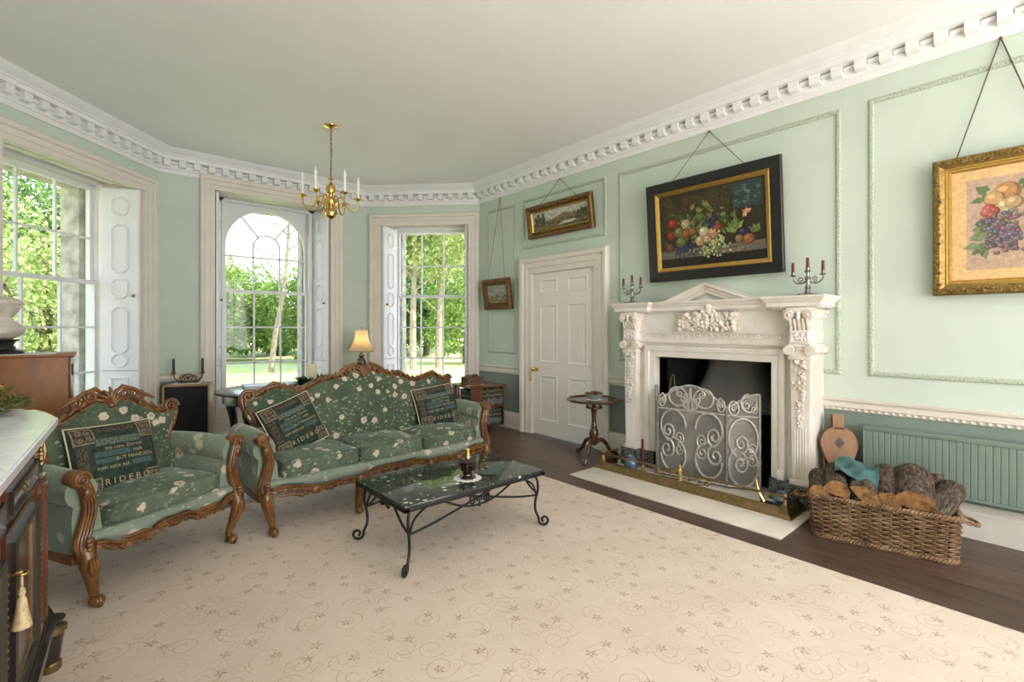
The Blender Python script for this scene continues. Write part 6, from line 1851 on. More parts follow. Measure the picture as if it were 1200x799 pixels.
for y in (0.6, -0.6): b.box(-0.03, -0.0005, y-0.02, y+0.02, 0.3, 0.58)
b.build('bracket', M['radiator'], t)

# ------------------------------------------------------------------ log basket
LB = Vector((3.775, 0.80, 0.0)); LR = R(-76.4)
t = thing('log_basket', 'large rectangular brown wicker log basket', 'basket', LB, LR)
bw, bd, bh = 0.345, 0.205, 0.262
def rim(a, z):
    """rounded rectangle; a in 0..1 round the basket"""
    k = 1+0.055*z/bh
    hw, hd, r = bw*k, bd*k, 0.05
    segs = [(2*(hd-r)), PI/2*r, 2*(hw-r), PI/2*r]*2
    per = sum(segs); s = a*per
    cs = [(hw, -(hd-r), 0, 1), (hw-r, hd-r, 0), (hw-r, hd, -1, 0), (-(hw-r), hd-r, 90), (-hw, hd-r, 0, -1), (-(hw-r), -(hd-r), 180), (-(hw-r), -hd, 1, 0), (hw-r, -(hd-r), 270)]
    for q, L in zip(cs, segs):
        if s <= L+1e-9:
            if len(q) == 4: p = (q[0]+q[2]*s, q[1]+q[3]*s); n = (q[3], -q[2]); break
            an = R(q[2])+s/r; p = (q[0]+r*math.cos(an), q[1]+r*math.sin(an)); n = (math.cos(an), math.sin(an)); break
        s -= L
    return Vector((p[0], p[1], z)), Vector((n[0], n[1], 0))
NS = 44
b = MB()
for j in range(17):
    z = 0.016+j*0.0142; pts = []
    for i in range(NS*2):
        p, n = rim(i/(NS*2), z)
        sg = (1 if (i//2+j) % 2 else -1) if i % 2 else 0
        pts.append(p+n*0.0105*sg+Vector((0, 0, 0.0015*math.sin(i*1.7+j))))
    b.tube(pts, 0.0058, 5, closed=True)
b.build('weave', M['wicker'], t)
b = MB()
for i in range(NS):
    p0, n = rim((i+0.25)/NS, 0.004); p1, n1 = rim((i+0.25)/NS, bh)
    b.tube([p0, p1], 0.0045, 5)
st_ = b.build('stakes', M['wicker'], t)
for z, nm in ((bh-0.004, 'rim'), (0.012, 'foot_band')):
    b = MB()
    for ph in range(3):
        pts = []
        for i in range(240):
            p, n = rim(i/240, z); a = 2*PI*(i/240*38)+2*PI*ph/3
            pts.append(p+n*0.010*math.cos(a)+Vector((0, 0, 0.010*math.sin(a))))
        b.tube(pts, 0.0085, 6, closed=True)
    b.build(nm, M['wicker'], t)
for sg in (-1, 1):
    b = MB()
    x0 = sg*bw*1.05
    for ph in range(2):
        c = catmull([(x0, -0.06, 0.215), (x0+sg*0.075, -0.05, 0.20), (x0+sg*0.10, 0.0, 0.19), (x0+sg*0.075, 0.05, 0.20), (x0, 0.06, 0.215)], 12)
        pts = [p+Vector((0, 0.006*math.cos(i*0.55+PI*ph), 0.006*math.sin(i*0.55+PI*ph))) for i, p in enumerate(c)]
        b.tube(pts, 0.0065, 6)
    b.build('handle', M['wicker'], t)
b = MB(); b.box(-bw+0.01, bw-0.01, -bd+0.01, bd-0.01, 0.008, 0.02); b.build('base', M['wicker'], t, smooth=0)

def log(label, x, y, z, L, r, a0, a1, yaw, pitch, roll, seed, flat=0.0):
    """split log: bark from angle a0 to a1, cut faces meeting at the pith; axis along local y"""
    rl = random.Random(seed)
    Mx = Matrix.Translation(LB) @ Matrix.Rotation(LR, 4, 'Z') @ Matrix.Translation((x, y, z)) @ Matrix.Rotation(R(yaw), 4, 'Z') @ Matrix.Rotation(R(pitch), 4, 'X') @ Matrix.Rotation(R(roll), 4, 'Y')
    t = bpy.data.objects.new('log', None); COL.objects.link(t); t.empty_display_size = 0.03; t.matrix_world = Mx
    tag(t, label, 'log', 'split logs in the wicker basket')
    n = 18; m = 12
    full = a1-a0 >= 359
    def ringpts(q, k):
        out = []
        for i in range(n+1):
            a = R(a0+(a1-a0)*i/n)
            rr = r*(1+0.10*mnoise.noise(Vector((math.cos(a)*2.2, math.sin(a)*2.2, q*3+seed*3.1)))+0.05*mnoise.noise(Vector((math.cos(a)*8, math.sin(a)*8, q*9+seed))))
            out.append(Vector((rr*math.cos(a), -L/2+L*q, rr*math.sin(a))))
        return out
    b = MB(); rows = [ringpts(j/m, 0) for j in range(m+1)]
    vv = [p for rw in rows for p in rw]
    b.add(vv, [(j*(n+1)+i, j*(n+1)+i+1, (j+1)*(n+1)+i+1, (j+1)*(n+1)+i) for j in range(m) for i in range(n)])
    b.build('bark', M['bark'], t, smooth=40)
    b = MB()
    pith = lambda q: Vector((0.08*r*math.sin(q*5+seed), -L/2+L*q, flat*r+0.06*r*math.cos(q*4+seed)))
    if not full:
        for e in (0, n):
            vv = []
            for j in range(m+1): vv += [rows[j][e], pith(j/m)]
            b.add(vv, [(2*j, 2*j+1, 2*j+3, 2*j+2) for j in range(m)])
    sp = b
    for j, q in ((0, 0), (m, 1)):
        ring = rows[j] if full else rows[j]+[pith(q)]
        b2 = MB(); c = sum(ring, Vector())/len(ring)
        k = len(ring)
        b2.add([c]+ring, [(0, 1+i, 1+(i+1) % k) for i in range(k)])
        b2.build('sawn_end', M['cut_end'], t, smooth=0)
    if sp.v: sp.build('split_face', M['cut_wood'], t, smooth=40)
    return t
# lower layer then upper layer; y<0 is the front of the basket
log('log under the others at the left end of the basket', -0.20, 0.0, 0.085, 0.36, 0.062, 0, 360, 6, 0, 0, 1)
log('log low in the middle of the basket below the pale split log', -0.05, -0.02, 0.088, 0.35, 0.065, 0, 360, -5, 0, 40, 2)
log('log low in the basket right of the middle', 0.095, -0.01, 0.085, 0.35, 0.062, 0, 360, 4, 0, 0, 3)
log('log low at the right end of the basket', 0.24, 0.0, 0.088, 0.34, 0.064, 0, 360, -3, 0, 90, 4)
log('bark-covered log lying lengthwise inside the front rim of the basket', 0.10, -0.105, 0.240, 0.25, 0.048, 0, 360, 82, 0, 0, 5)
log('small round log at the far left end of the basket', -0.325, -0.030, 0.285, 0.34, 0.056, 0, 360, 4, 4, 0, 6)
log('half-round log second from the left end of the basket', -0.225, -0.030, 0.322, 0.35, 0.072, -15, 195, 2, 7, 10, 7, -0.35)
log('pale split log with orange cut face below the teal leather', -0.085, -0.055, 0.295, 0.33, 0.098, 20, 150, -4, 8, 25, 8, 0.05)
log('bark-covered half log standing proud in the middle of the basket', 0.035, -0.020, 0.335, 0.34, 0.066, -20, 200, 2, 17, 0, 9, -0.6)
log('widest half log with thick rough bark right of the middle', 0.165, -0.020, 0.322, 0.35, 0.108, 8, 172, -3, 15, 6, 10, -0.05)
log('dark log leaning at the right end of the basket', 0.300, -0.045, 0.295, 0.32, 0.066, 0, 360, -22, 20, 0, 11)
log('short log stub standing at the back right corner of the basket', 0.275, 0.125, 0.325, 0.20, 0.05, 0, 360, 10, 80, 0, 12)
log('bark-covered log along the back of the basket behind the teal leather', -0.06, 0.120, 0.335, 0.30, 0.055, 0, 360, 80, 4, 0, 13)
# teal leather thrown over the logs
b = MB()
def leather(s, q):
    x = -0.235+0.235*s; y = -0.10+0.17*q+0.07*(s-0.5)*(1)-0.05*s
    wdt = (1-abs(2*s-0.75)**2*0.35)
    y = -0.01+(q-0.5)*0.15*wdt-0.10*s+0.045
    y = 0.01+(q-0.5)*0.23*wdt-0.07*s
    z = 0.395+0.075*q+0.014*math.sin(3.0*s+1)*math.cos(4*q)-0.045*s**2+0.013*math.sin(9*s+5*q)+0.006*math.sin(17*s-9*q)
    return Vector((x, y, z))
lp = Matrix.Translation(LB) @ Matrix.Rotation(LR, 4, 'Z')
b.T = lp
b.grid(leather, 20, 12); b.grid(lambda s, q: leather(s, q)+Vector((0, 0, -0.006)), 20, 12)
for s in (0, 1): b.grid(lambda a, q, s=s: leather(s, q)+Vector((0, 0, -0.006*a)), 2, 12)
for q in (0, 1): b.grid(lambda s, a, q=q: leather(s, q)+Vector((0, 0, -0.006*a)), 20, 2)
tag(b.build('leather_glove', M['teal_leather']), 'teal leather glove thrown over the logs', 'glove')
# bellows leaning on the wall
t = thing('bellows', 'wooden fireplace bellows leaning against the wall behind the log basket', 'bellows', (4.06, 1.085, 0.0), R(-78))
t.rotation_euler = (R(-7), 0, R(-58))
def board(b, y0, y1, dx):
    pts = []
    for i in range(40):
        a = 2*PI*i/40; r = 0.118
        x, z = r*math.cos(a), 0.49+r*1.05*math.sin(a)
        if math.sin(a) < -0.2: k = (-math.sin(a)-0.2)/0.8; z -= 0.14*k; x *= 1-0.5*k
        pts.append((x+dx, z))
    b.prism(pts, lambda u, v, h: Vector((u, h, v)), y0, y1)
b = MB(); board(b, -0.032, -0.018, 0.0); b.build('front_board', M['bellows_wood'], t, smooth=25)
b = MB(); board(b, 0.018, 0.032, 0.0); b.build('back_board', M['bellows_wood'], t, smooth=25)
b = MB(); board(b, -0.020, 0.020, 0.0)
for i, p in enumerate(b.v): b.v[i] = (p[0]*0.95, p[1], 0.49+(p[2]-0.49)*0.95)
b.build('leather_gusset', M['leather_dark'], t)
b = MB()
for y0, y1 in ((-0.032, -0.018), (0.018, 0.032)): b.box(-0.036, 0.036, y0, y1, 0.59, 0.70, 0.003)
b.build('handle', M['bellows_wood'], t)
b = MB(); b.lathe([(0.0, 0.0), (0.012, 0.0), (0.014, 0.10), (0.024, 0.22), (0.045, 0.27), (0.0, 0.27)], 14); b.build('nozzle', M['brass_old'], t)
b = MB(); b.prism([(0, 0.455), (0.032, 0.497), (0, 0.540), (-0.032, 0.497)], lambda u, v, h: Vector((u, h, v)), -0.0335, -0.031); b.build('diamond_inlay', M['leather_dark'], t, smooth=0)
# ------------------------------------------------------------------ chandelier
t = thing('chandelier', 'brass six-arm chandelier with white candle tubes hanging on a chain', 'chandelier', (1.82, 4.88, ZC))
b = MB(); b.lathe([(0.0, 0.0), (0.072, 0.0), (0.070, -0.010), (0.045, -0.022), (0.012, -0.030), (0.0, -0.034)], 24); b.build('ceiling_plate', M['brass'], t)
b = MB(); z = -0.03; i = 0
while z > -0.52:
    c = [(0.009*math.cos(a), 0.0, z-0.016+0.018*math.sin(a)) for a in [2*PI*k/12 for k in range(12)]]
    if i % 2: c = [(0.0, p[0], p[2]) for p in c]
    b.tube(c, 0.0026, 5, closed=True); z -= 0.0285; i += 1
b.tube([(0.004, 0.003, -0.03), (0.012, 0.0, -0.25), (0.0, 0.0, -0.53)], 0.0025, 5)
b.build('chain', M['brass_old'], t)
b = MB()
b.lathe([(0.0, -0.50), (0.010, -0.505), (0.012, -0.525), (0.028, -0.532), (0.028, -0.538), (0.010, -0.545), (0.012, -0.575), (0.020, -0.585), (0.042, -0.605), (0.049, -0.64), (0.042, -0.672), (0.018, -0.69), (0.024, -0.70), (0.022, -0.71),
         (0.040, -0.725), (0.056, -0.755), (0.052, -0.785), (0.030, -0.80), (0.022, -0.815), (0.036, -0.825), (0.060, -0.85), (0.066, -0.88), (0.055, -0.912), (0.03, -0.93), (0.012, -0.938), (0.012, -0.95), (0.0, -0.955)], 28)
b.build('column', M['brass'], t)
for k in range(6):
    a = R(38+60*k); ca, sa = math.cos(a), math.sin(a)
    b = MB()
    pts = catmull([(0.045, -0.765, 0), (0.085, -0.715, 0), (0.125, -0.735, 0), (0.150, -0.80, 0), (0.195, -0.848, 0), (0.245, -0.825, 0), (0.262, -0.765, 0), (0.262, -0.735, 0)], 7)
    b.tube([(p.x*ca, p.x*sa, p.y) for p in pts], 0.0072, 8)
    b.tube([((0.075+x)*ca, (0.075+x)*sa, -0.80+zz) for x, zz in spiral(0.0, 0.0, 0.034, 0.006, 90, 1.2, 16)], 0.004, 6)
    ar = b.build('arm', M['brass'], t)
    c = (0.262*ca, 0.262*sa, 0)
    b = MB(); b.lathe([(0.0, -0.742), (0.012, -0.74), (0.018, -0.73), (0.044, -0.722), (0.040, -0.716), (0.014, -0.716), (0.018, -0.70), (0.0, -0.70)], 18, c); b.build('drip_pan', M['brass'], ar)
    b = MB(); b.lathe([(0.0, -0.702), (0.0145, -0.702), (0.0145, -0.585), (0.0, -0.585)], 14, c); b.build('candle_tube', M['white_plastic'], ar)
    b = MB(); b.lathe([(0.0, -0.586), (0.009, -0.584), (0.011, -0.575), (0.018, -0.555), (0.017, -0.54), (0.008, -0.515), (0.003, -0.49), (0.0, -0.485)], 12, c); b.build('bulb', M['white_plastic'], ar)

# ------------------------------------------------------------------ table lamp on its round table
LX, LY = 2.73, 6.22
t = thing('pedestal_table', 'small dark round table in the corner behind the sofa', 'side table', (LX, LY, 0))
b = MB(); b.lathe([(0.0, 0.69), (0.24, 0.69), (0.25, 0.70), (0.245, 0.713), (0.0, 0.713)], 40); b.build('table_top', M['ebony'], t)
b = MB(); b.lathe([(0.0, 0.10), (0.04, 0.12), (0.045, 0.22), (0.025, 0.30), (0.022, 0.5), (0.04, 0.62), (0.06, 0.69), (0.0, 0.69)], 16); b.build('column', M['ebony'], t)
for a in (30, 150, 270):
    b = MB(); b.tube([(x*math.cos(R(a)), x*math.sin(R(a)), z) for x, z in ((0.02, 0.16), (0.10, 0.15), (0.17, 0.05), (0.22, 0.015))], [0.022, 0.020, 0.016, 0.013], 8); b.build('leg', M['ebony'], t)
t = thing('table_lamp', 'lit brass table lamp with cream fringed shade between the two bay windows', 'lamp', (LX, LY, 0.7135))
b = MB()
b.lathe([(0.0, 0.0), (0.075, 0.0), (0.078, 0.012), (0.05, 0.025), (0.025, 0.045), (0.02, 0.07), (0.045, 0.095), (0.068, 0.13), (0.072, 0.165), (0.055, 0.20), (0.028, 0.225), (0.035, 0.24), (0.045, 0.25), (0.02, 0.265), (0.012, 0.31), (0.012, 0.40), (0.0, 0.40)], 24)
b.build('base', M['brass_dark'], t)
b = MB(); N = 24
prof = [(0.170, 0.315), (0.150, 0.335), (0.115, 0.40), (0.090, 0.47), (0.078, 0.55), (0.076, 0.585)]
b.lathe(prof, 8, phase=PI/8); b.f = [f for f in b.f if len(f) == 4]; b.mi = b.mi[:len(b.f)]; b.c = b.c[:len(b.f)]
sh = b.build('lamp_shade', M['shade'], t, smooth=20)
b = MB()
for i in range(56):
    a = 2*PI*i/56; k = 0.165*(math.cos(PI/8)/math.cos(((a+0) % (PI/4))-PI/8)); 
    b.tube([(k*math.cos(a), k*math.sin(a), 0.318), (k*1.02*math.cos(a), k*1.02*math.sin(a), 0.285)], [0.005, 0.003], 4)
b.build('fringe', M['piping'], sh)
b = MB(); b.tube([(0.0, 0.0, 0.40), (0, 0, 0.60)], 0.004, 6); b.ball((0, 0, 0.615), 0.010)
for a in (0, PI/2, PI, 3*PI/2): b.tube([(0, 0, 0.575), (0.078*math.cos(a), 0.078*math.sin(a), 0.585)], 0.003, 5)
b.build('finial', M['brass_dark'], t)
b = MB(); b.ball((0, 0, 0.45), 0.03, 0.03, 0.04); b.build('bulb', M['bulb_lit'], t)
lamp('table_lamp_light', 'POINT', (LX, LY, 0.7135+0.45), (0, 0, 0), 1.3, (1.0, 0.70, 0.38), shadow_soft_size=0.045)

# ------------------------------------------------------------------ round table behind the sofa
RX, RY = 1.45, 5.30
t = thing('round_table', 'dark polished round table with carved edge behind the sofa', 'table', (RX, RY, 0))
b = MB()
b.lathe([(0.0, 0.685), (0.52, 0.685), (0.545, 0.692), (0.56, 0.705), (0.555, 0.716), (0.54, 0.721), (0.0, 0.721)], 64)
for i in range(110):
    a = 2*PI*i/110; b.ball((0.555*math.cos(a), 0.555*math.sin(a), 0.704), 0.014, u=6, v=4)
b.build('table_top', M['ebony'], t)
b = MB(); b.lathe([(0.50, 0.60), (0.50, 0.687), (0.47, 0.687), (0.47, 0.60), (0.50, 0.60)], 48); b.build('apron', M['ebony'], t)
for k in range(4):
    a = PI/4+PI/2*k; ca, sa = math.cos(a), math.sin(a); b = MB()
    pts = catmull([(0.47, 0.67, 0), (0.515, 0.56, 0), (0.49, 0.40, 0), (0.475, 0.22, 0), (0.50, 0.09, 0), (0.525, 0.04, 0)], 7)
    rr = [0.05, 0.056, 0.040, 0.028, 0.026, 0.034]
    rad = [rr[min(5, i//7)]+(rr[min(5, i//7+1)]-rr[min(5, i//7)])*(i % 7)/7 for i in range(len(pts))]
    b.tube([(p.x*ca, p.x*sa, p.y) for p in pts], rad, 10)
    b.ball((0.535*ca, 0.535*sa, 0.035), 0.045, 0.045, 0.035)
    for q in (-1, 0, 1): b.tube([(0.51*ca-q*0.02*sa, 0.51*sa+q*0.02*ca, 0.075), (0.56*ca-q*0.032*sa, 0.56*sa+q*0.032*ca, 0.066), (0.585*ca-q*0.026*sa, 0.585*sa+q*0.026*ca, 0.015)], [0.010, 0.012, 0.006], 6)
    b.build('leg', M['ebony'], t)
t = thing('album', 'large pale flat album lying on the round table', 'book', (1.40, 5.43, 0.7215), R(-8))
b = MB(); b.box(-0.25, 0.25, -0.17, 0.17, 0.0, 0.006, 0.002); b.box(-0.25, 0.25, -0.17, 0.17, 0.024, 0.030, 0.002); b.box(-0.25, -0.244, -0.17, 0.17, 0.0, 0.03); 
b.build('cover', simple('pale_blue_book_cover', (0.50, 0.56, 0.66), 0.35, var=0.06), t)
b = MB(); b.box(-0.244, 0.244, -0.165, 0.165, 0.006, 0.024); b.build('pages', M['cloth_white'], t, smooth=0)
t = thing('wreath', 'dark green leafy wreath around a cream candle on the round table', 'plant arrangement', (1.73, 5.17, 0.7215))
rl = random.Random(21)
def leaf_quad(b, c, d, L, w_, up=Vector((0, 0, 1))):
    d = d.normalized(); s = d.cross(up)
    if s.length < 1e-3: s = d.orthogonal()
    s.normalize(); n = s.cross(d)
    b.add([c, c+d*L*0.45+s*w_/2+n*L*0.06, c+d*L, c+d*L*0.45-s*w_/2+n*L*0.06], [(0, 1, 2, 3)])
b = MB()
for i in range(420):
    a = rl.uniform(0, 6.28); r = rl.uniform(0.07, 0.13)
    c = Vector((r*math.cos(a), r*math.sin(a), rl.uniform(0.01, 0.08)))
    leaf_quad(b, c, Vector((math.cos(a)+rl.uniform(-0.9, 0.9), math.sin(a)+rl.uniform(-0.9, 0.9), rl.uniform(-0.2, 0.9))), rl.uniform(0.05, 0.085), rl.uniform(0.02, 0.032))
b.build('leaves', M['leaf_dark'], t, smooth=0, recalc=False)
b = MB(); b.tube([(0.09*math.cos(2*PI*i/24), 0.09*math.sin(2*PI*i/24), 0.02) for i in range(24)], 0.018, 6, closed=True); b.build('ring', M['trunk_dark'], t)
t = thing('pillar_candle', 'thick cream pillar candle standing in the wreath on the round table', 'candle', (1.73, 5.17, 0.7215))
b = MB(); b.lathe([(0.0, 0.0), (0.05, 0.0), (0.05, 0.225), (0.046, 0.232), (0.03, 0.226), (0.0, 0.222)], 28); b.build('wax', M['cream_wax'], t)
b = MB(); b.tube([(0, 0, 0.222), (0.002, 0, 0.24)], 0.002, 5); b.build('wick', M['soot'], t)

# ------------------------------------------------------------------ speaker cabinet by the window with green candles
SPX, SPY, SPR = 0.83, 6.575, R(-19.6)
t = thing('speaker', 'boxy speaker with black cloth front and oak case between two windows', 'speaker', (SPX, SPY, 0), SPR)
b = MB()
w2, d2, h2 = 0.223, 0.10, 0.70
b.box(-w2, -w2+0.022, -d2, d2, 0.0, h2, 0.002); b.box(w2-0.012, w2, -d2, d2, 0.0, h2, 0.002); b.box(-w2, w2, -d2, d2, h2-0.026, h2, 0.002); b.box(-w2, w2, -d2, d2, 0.0, 0.022, 0.002); b.box(-w2, w2, d2-0.012, d2, 0, h2)
b.build('case', M['oak'], t)
b = MB(); b.box(-w2+0.022, w2-0.012, -d2-0.004, -d2+0.02, 0.022, h2-0.026, 0.004); b.build('grille_cloth', M['speaker_cloth'], t)
b = MB(); b.box(-0.14, 0.13, -0.09, 0.085, 0.0, 0.004); b.T = None
cl = b.build('table_mat', M['cloth_white']); cl.location = (SPX, SPY, h2+0.0005); cl.rotation_euler = (0, 0, SPR)
tag(cl, 'white cloth mat on top of the speaker', 'mat')
t = thing('double_candlestick', 'ornate pierced candlestick with two dark green candles on the speaker', 'candlestick', (SPX, SPY-0.01, h2+0.005), SPR)
b = MB()
for sg in (-1, 1):
    b.tube([(sg*x, 0, z) for x, z in spiral(0.05, 0.05, 0.042, 0.010, 180, -1.4, 24)], 0.007, 7)
    b.tube(catmull([(sg*0.01, 0, 0.012), (sg*0.07, 0, 0.02), (sg*0.125, 0, 0.05), (sg*0.14, 0, 0.10)], 7), 0.007, 7)
    b.lathe([(0.0, 0.10), (0.014, 0.10), (0.026, 0.115), (0.022, 0.122), (0.014, 0.125), (0.018, 0.15), (0.0, 0.15)], 12, (sg*0.14, 0, 0))
b.tube([(0.06*math.cos(PI*i/16), 0, 0.045+0.055*math.sin(PI*i/16)) for i in range(17)], 0.007, 7)
b.tube([(0, 0, 0.02), (0, 0, 0.10)], 0.006, 6)
b.lathe([(0.0, 0.0), (0.10, 0.0), (0.095, 0.010), (0.06, 0.016), (0.0, 0.02)], 20, sy=0.6)
b.build('stand', M['brass_dark'], t)
for sg in (-1, 1):
    b = MB(); b.lathe([(0.0, 0.148), (0.014, 0.148), (0.013, 0.275), (0.005, 0.28), (0.0, 0.28)], 12, (sg*0.14, 0, 0)); b.build('candle', M['green_wax'], t)

# ------------------------------------------------------------------ tall cabinet with bust (left)
t = thing('tall_cabinet', 'tall golden brown veneered cabinet at the left beside the bay window', 'cabinet', (XL+0.001, 4.75, 0))
cw = 0.725; cd_ = 0.45; chh = 1.142
b = MB(); b.box(0.012, cw-0.035, 0.0, cd_, 0.08, chh-0.02, 0.003); b.build('body', M['cabinet_brown'], t)
b = MB(); b.box(0.0, cw, -0.012, cd_+0.01, chh-0.02, chh, 0.005); b.build('top', M['cabinet_brown'], t)
b = MB(); b.box(cw-0.035, cw-0.012, 0.004, cd_-0.004, 0.085, chh-0.024, 0.003)
dr_ = b.build('door', M['mahogany_red'], t)
b = MB()
for z in (0.25, 0.62, 1.03): b.tube([(cw-0.014, -0.004, z-0.04), (cw-0.014, -0.004, z+0.04)], 0.006, 6)
b.build('hinge', M['brass_dark'], dr_)
b = MB(); b.box(0.005, cw-0.01, 0.0, cd_, 0.0, 0.085, 0.004); b.build('plinth', M['mahogany_red'], t)
b = MB(); b.box(0.16, 0.62, 0.02, 0.40, 0, 0.003)
for i in range(24):
    x = 0.17+0.44*i/23; b.lathe([(0.0, 0.0), (0.014, 0.0), (0.012, 0.003), (0.0, 0.003)], 8, (x, 0.016, 0.0))
cl = b.build('lace_mat', M['cloth_white']); cl.location = (XL, 4.75, chh+0.0005); tag(cl, 'white lace mat under the marble bust', 'mat')
t = thing('bust', 'pale marble bust on a black socle on the tall cabinet', 'bust', (-0.465, 4.95, chh+0.004), R(62))
b = MB(); b.lathe([(0.0, 0.0), (0.092, 0.0), (0.095, 0.012), (0.085, 0.022), (0.058, 0.030), (0.045, 0.055), (0.05, 0.075), (0.07, 0.085), (0.072, 0.095), (0.0, 0.095)], 28); t.scale = (1.08, 1.08, 1.08); b.build('socle', M['black_glaze'], t)
b = MB()
def bust_f(s, q):
    a = 2*PI*s; ca, sa = math.cos(a), math.sin(a)
    # sections: height, half width, reach to the front (-y, face side) and to the back
    rows = [(0.0, 0.03, 0.03, 0.03), (0.012, 0.075, 0.058, 0.055), (0.045, 0.118, 0.088, 0.080), (0.075, 0.118, 0.090, 0.078), (0.10, 0.085, 0.066, 0.066), (0.12, 0.056, 0.042, 0.064), (0.145, 0.048, 0.036, 0.068), (0.165, 0.053, 0.054, 0.077),
            (0.185, 0.061, 0.069, 0.086), (0.205, 0.066, 0.078, 0.091), (0.225, 0.069, 0.083, 0.092), (0.245, 0.069, 0.086, 0.088), (0.262, 0.063, 0.076, 0.074), (0.275, 0.045, 0.050, 0.048), (0.282, 0.0, 0.0, 0.0)]
    k = q*(len(rows)-1); i = min(int(k), len(rows)-2); f = k-i
    z, rx, rf, rb_ = [rows[i][j]+(rows[i+1][j]-rows[i][j])*f for j in range(4)]
    x, y = rx*ca, (rf if sa < 0 else rb_)*sa
    if sa < 0 and 0.16 < z < 0.25:                   # lips, nose and eye sockets
        w_ = math.exp(-(x/0.015)**2)
        y -= w_*(0.020*math.exp(-((z-0.214)/0.012)**2)+0.008*math.exp(-((z-0.192)/0.006)**2)+0.010*math.exp(-((z-0.174)/0.008)**2))
        y += 0.010*math.exp(-((abs(x)-0.024)/0.010)**2)*math.exp(-((z-0.226)/0.007)**2)
    r = mnoise.noise(Vector((x, y, z*0.6))*34)
    if (z > 0.232) or (sa > -0.35 and z > 0.11):     # wavy hair falling to the shoulders
        k2 = 1+0.10*r+0.035*math.sin(a*14+z*60); x *= k2; y *= k2
    if z < 0.11: y *= 1+0.05*math.sin(x*95+z*90); x *= 1+0.02*math.sin(z*150+a*4)     # drapery
    return Vector((x, y, 0.095+z))
b.grid(bust_f, 56, 80, wrap_u=True)
b.build('figure', M['bust'], t, smooth=60)
b = MB(); b.ball((0, 0.098, 0.325), 0.030, 0.026, 0.028)
b.tube([(0.073*math.cos(2*PI*i/20), 0.092*math.sin(2*PI*i/20), 0.336+0.010*math.sin(2*PI*i/20)) for i in range(20)], 0.008, 6, closed=True)
b.build('hair_knot', M['bust'], t)

# ------------------------------------------------------------------ marble-topped cabinet (left foreground)
XF = -0.135
def cab_outline(o, ya=0.7):
    """plan of the cabinet, front face at x = XF, canted far corner; o = overhang"""
    pts = [(XL+0.115, ya-o), (XF+o, ya-o), (XF+o, 2.585+o*0.6)]
    pts += [(XF-0.022+o, 2.67+o*0.7), (XF-0.050+o*0.9, 2.77+o*0.8), (XF-0.085+o*0.8, 2.86+o*0.9), (XF-0.14+o*0.6, 2.93+o), (XF-0.22, 2.95+o), (XL+0.115, 2.95+o)]
    return pts
t = thing('marble_top_cabinet', 'dark mahogany cabinet with white marble top and brass mounts in the left foreground', 'cabinet', (XL-0.043, 1.75, 0.0125), R(-3.15))
inv = Matrix.Translation((-XL, -1.8, 0))
def ZF(u, v, h): return Vector((u, v, h))
def mbi(): m = MB(); m.T = inv; return m
b = mbi(); b.prism(cab_outline(0.0), ZF, 0.235, 0.93); b.build('carcass', M['mahogany_red'], t, smooth=25)
b = mbi(); b.prism(cab_outline(0.030), ZF, 0.945, 0.952); b.prism(cab_outline(0.040), ZF, 0.952, 0.974); b.prism(cab_outline(0.034), ZF, 0.974, 0.980)
b.build('marble_top', M['marble_white'], t, smooth=25)
b = mbi(); b.prism(cab_outline(0.014), ZF, 0.918, 0.945); b.build('top_moulding', M['ebony'], t, smooth=25)
b = mbi(); b.prism(cab_outline(0.034), ZF, 0.195, 0.225); b.prism(cab_outline(0.018), ZF, 0.225, 0.245); b.build('plinth_moulding', M['ebony'], t, smooth=25)
def xfn(y, z, h): return Vector((XF+h, y, z))
for y0, y1 in ((1.86, 2.30), (1.36, 1.80), (0.86, 1.30)):
    b = mbi()
    b.prism([(y0, 0.27), (y1, 0.27), (y1, 0.79), (y0, 0.79)], xfn, 0.0, 0.012)
    d_ = b.build('door', M['mahogany'], t, smooth=25)
    b = mbi()
    b.mould([(y1-0.03, 0.30), (y1-0.03, 0.76), (y0+0.03, 0.76), (y0+0.03, 0.30)], [(0.0, 0.012), (0.0, 0.026), (0.010, 0.030), (0.022, 0.020), (0.024, 0.012)], xfn, closed=True)
    b.build('door_moulding', M['ebony'], d_, smooth=25)
    b = mbi()
    b.mould([(y1-0.07, 0.34), (y1-0.07, 0.72), (y0+0.07, 0.72), (y0+0.07, 0.34)], [(0.0, 0.012), (0.0, 0.017), (0.007, 0.017), (0.007, 0.012)], xfn, closed=True)
    for k in range(20): b.ball(xfn(y1-0.035, 0.34+0.02*k, 0.026), 0.006, u=6, v=4)
    b.build('brass_mount', M['brass_old'], d_, smooth=25)
    b = mbi()
    b.prism([(y0, 0.815), (y1, 0.815), (y1, 0.905), (y0, 0.905)], xfn, 0.0, 0.012)
    dw = b.build('drawer', M['mahogany_red'], t, smooth=25)
    b = mbi(); b.mould([(y1-0.015, 0.825), (y1-0.015, 0.895), (y0+0.015, 0.895), (y0+0.015, 0.825)], [(0.0, 0.012), (0.0, 0.024), (0.010, 0.024), (0.012, 0.012)], xfn, closed=True)
    b.build('drawer_moulding', M['ebony'], dw, smooth=25)
    b = mbi(); b.tube([xfn((y0+y1)/2-0.03, 0.865, 0.014), xfn((y0+y1)/2-0.02, 0.85, 0.024), xfn((y0+y1)/2+0.02, 0.85, 0.024), xfn((y0+y1)/2+0.03, 0.865, 0.014)], 0.0035, 6)
    b.build('drawer_handle', M['brass_old'], dw)
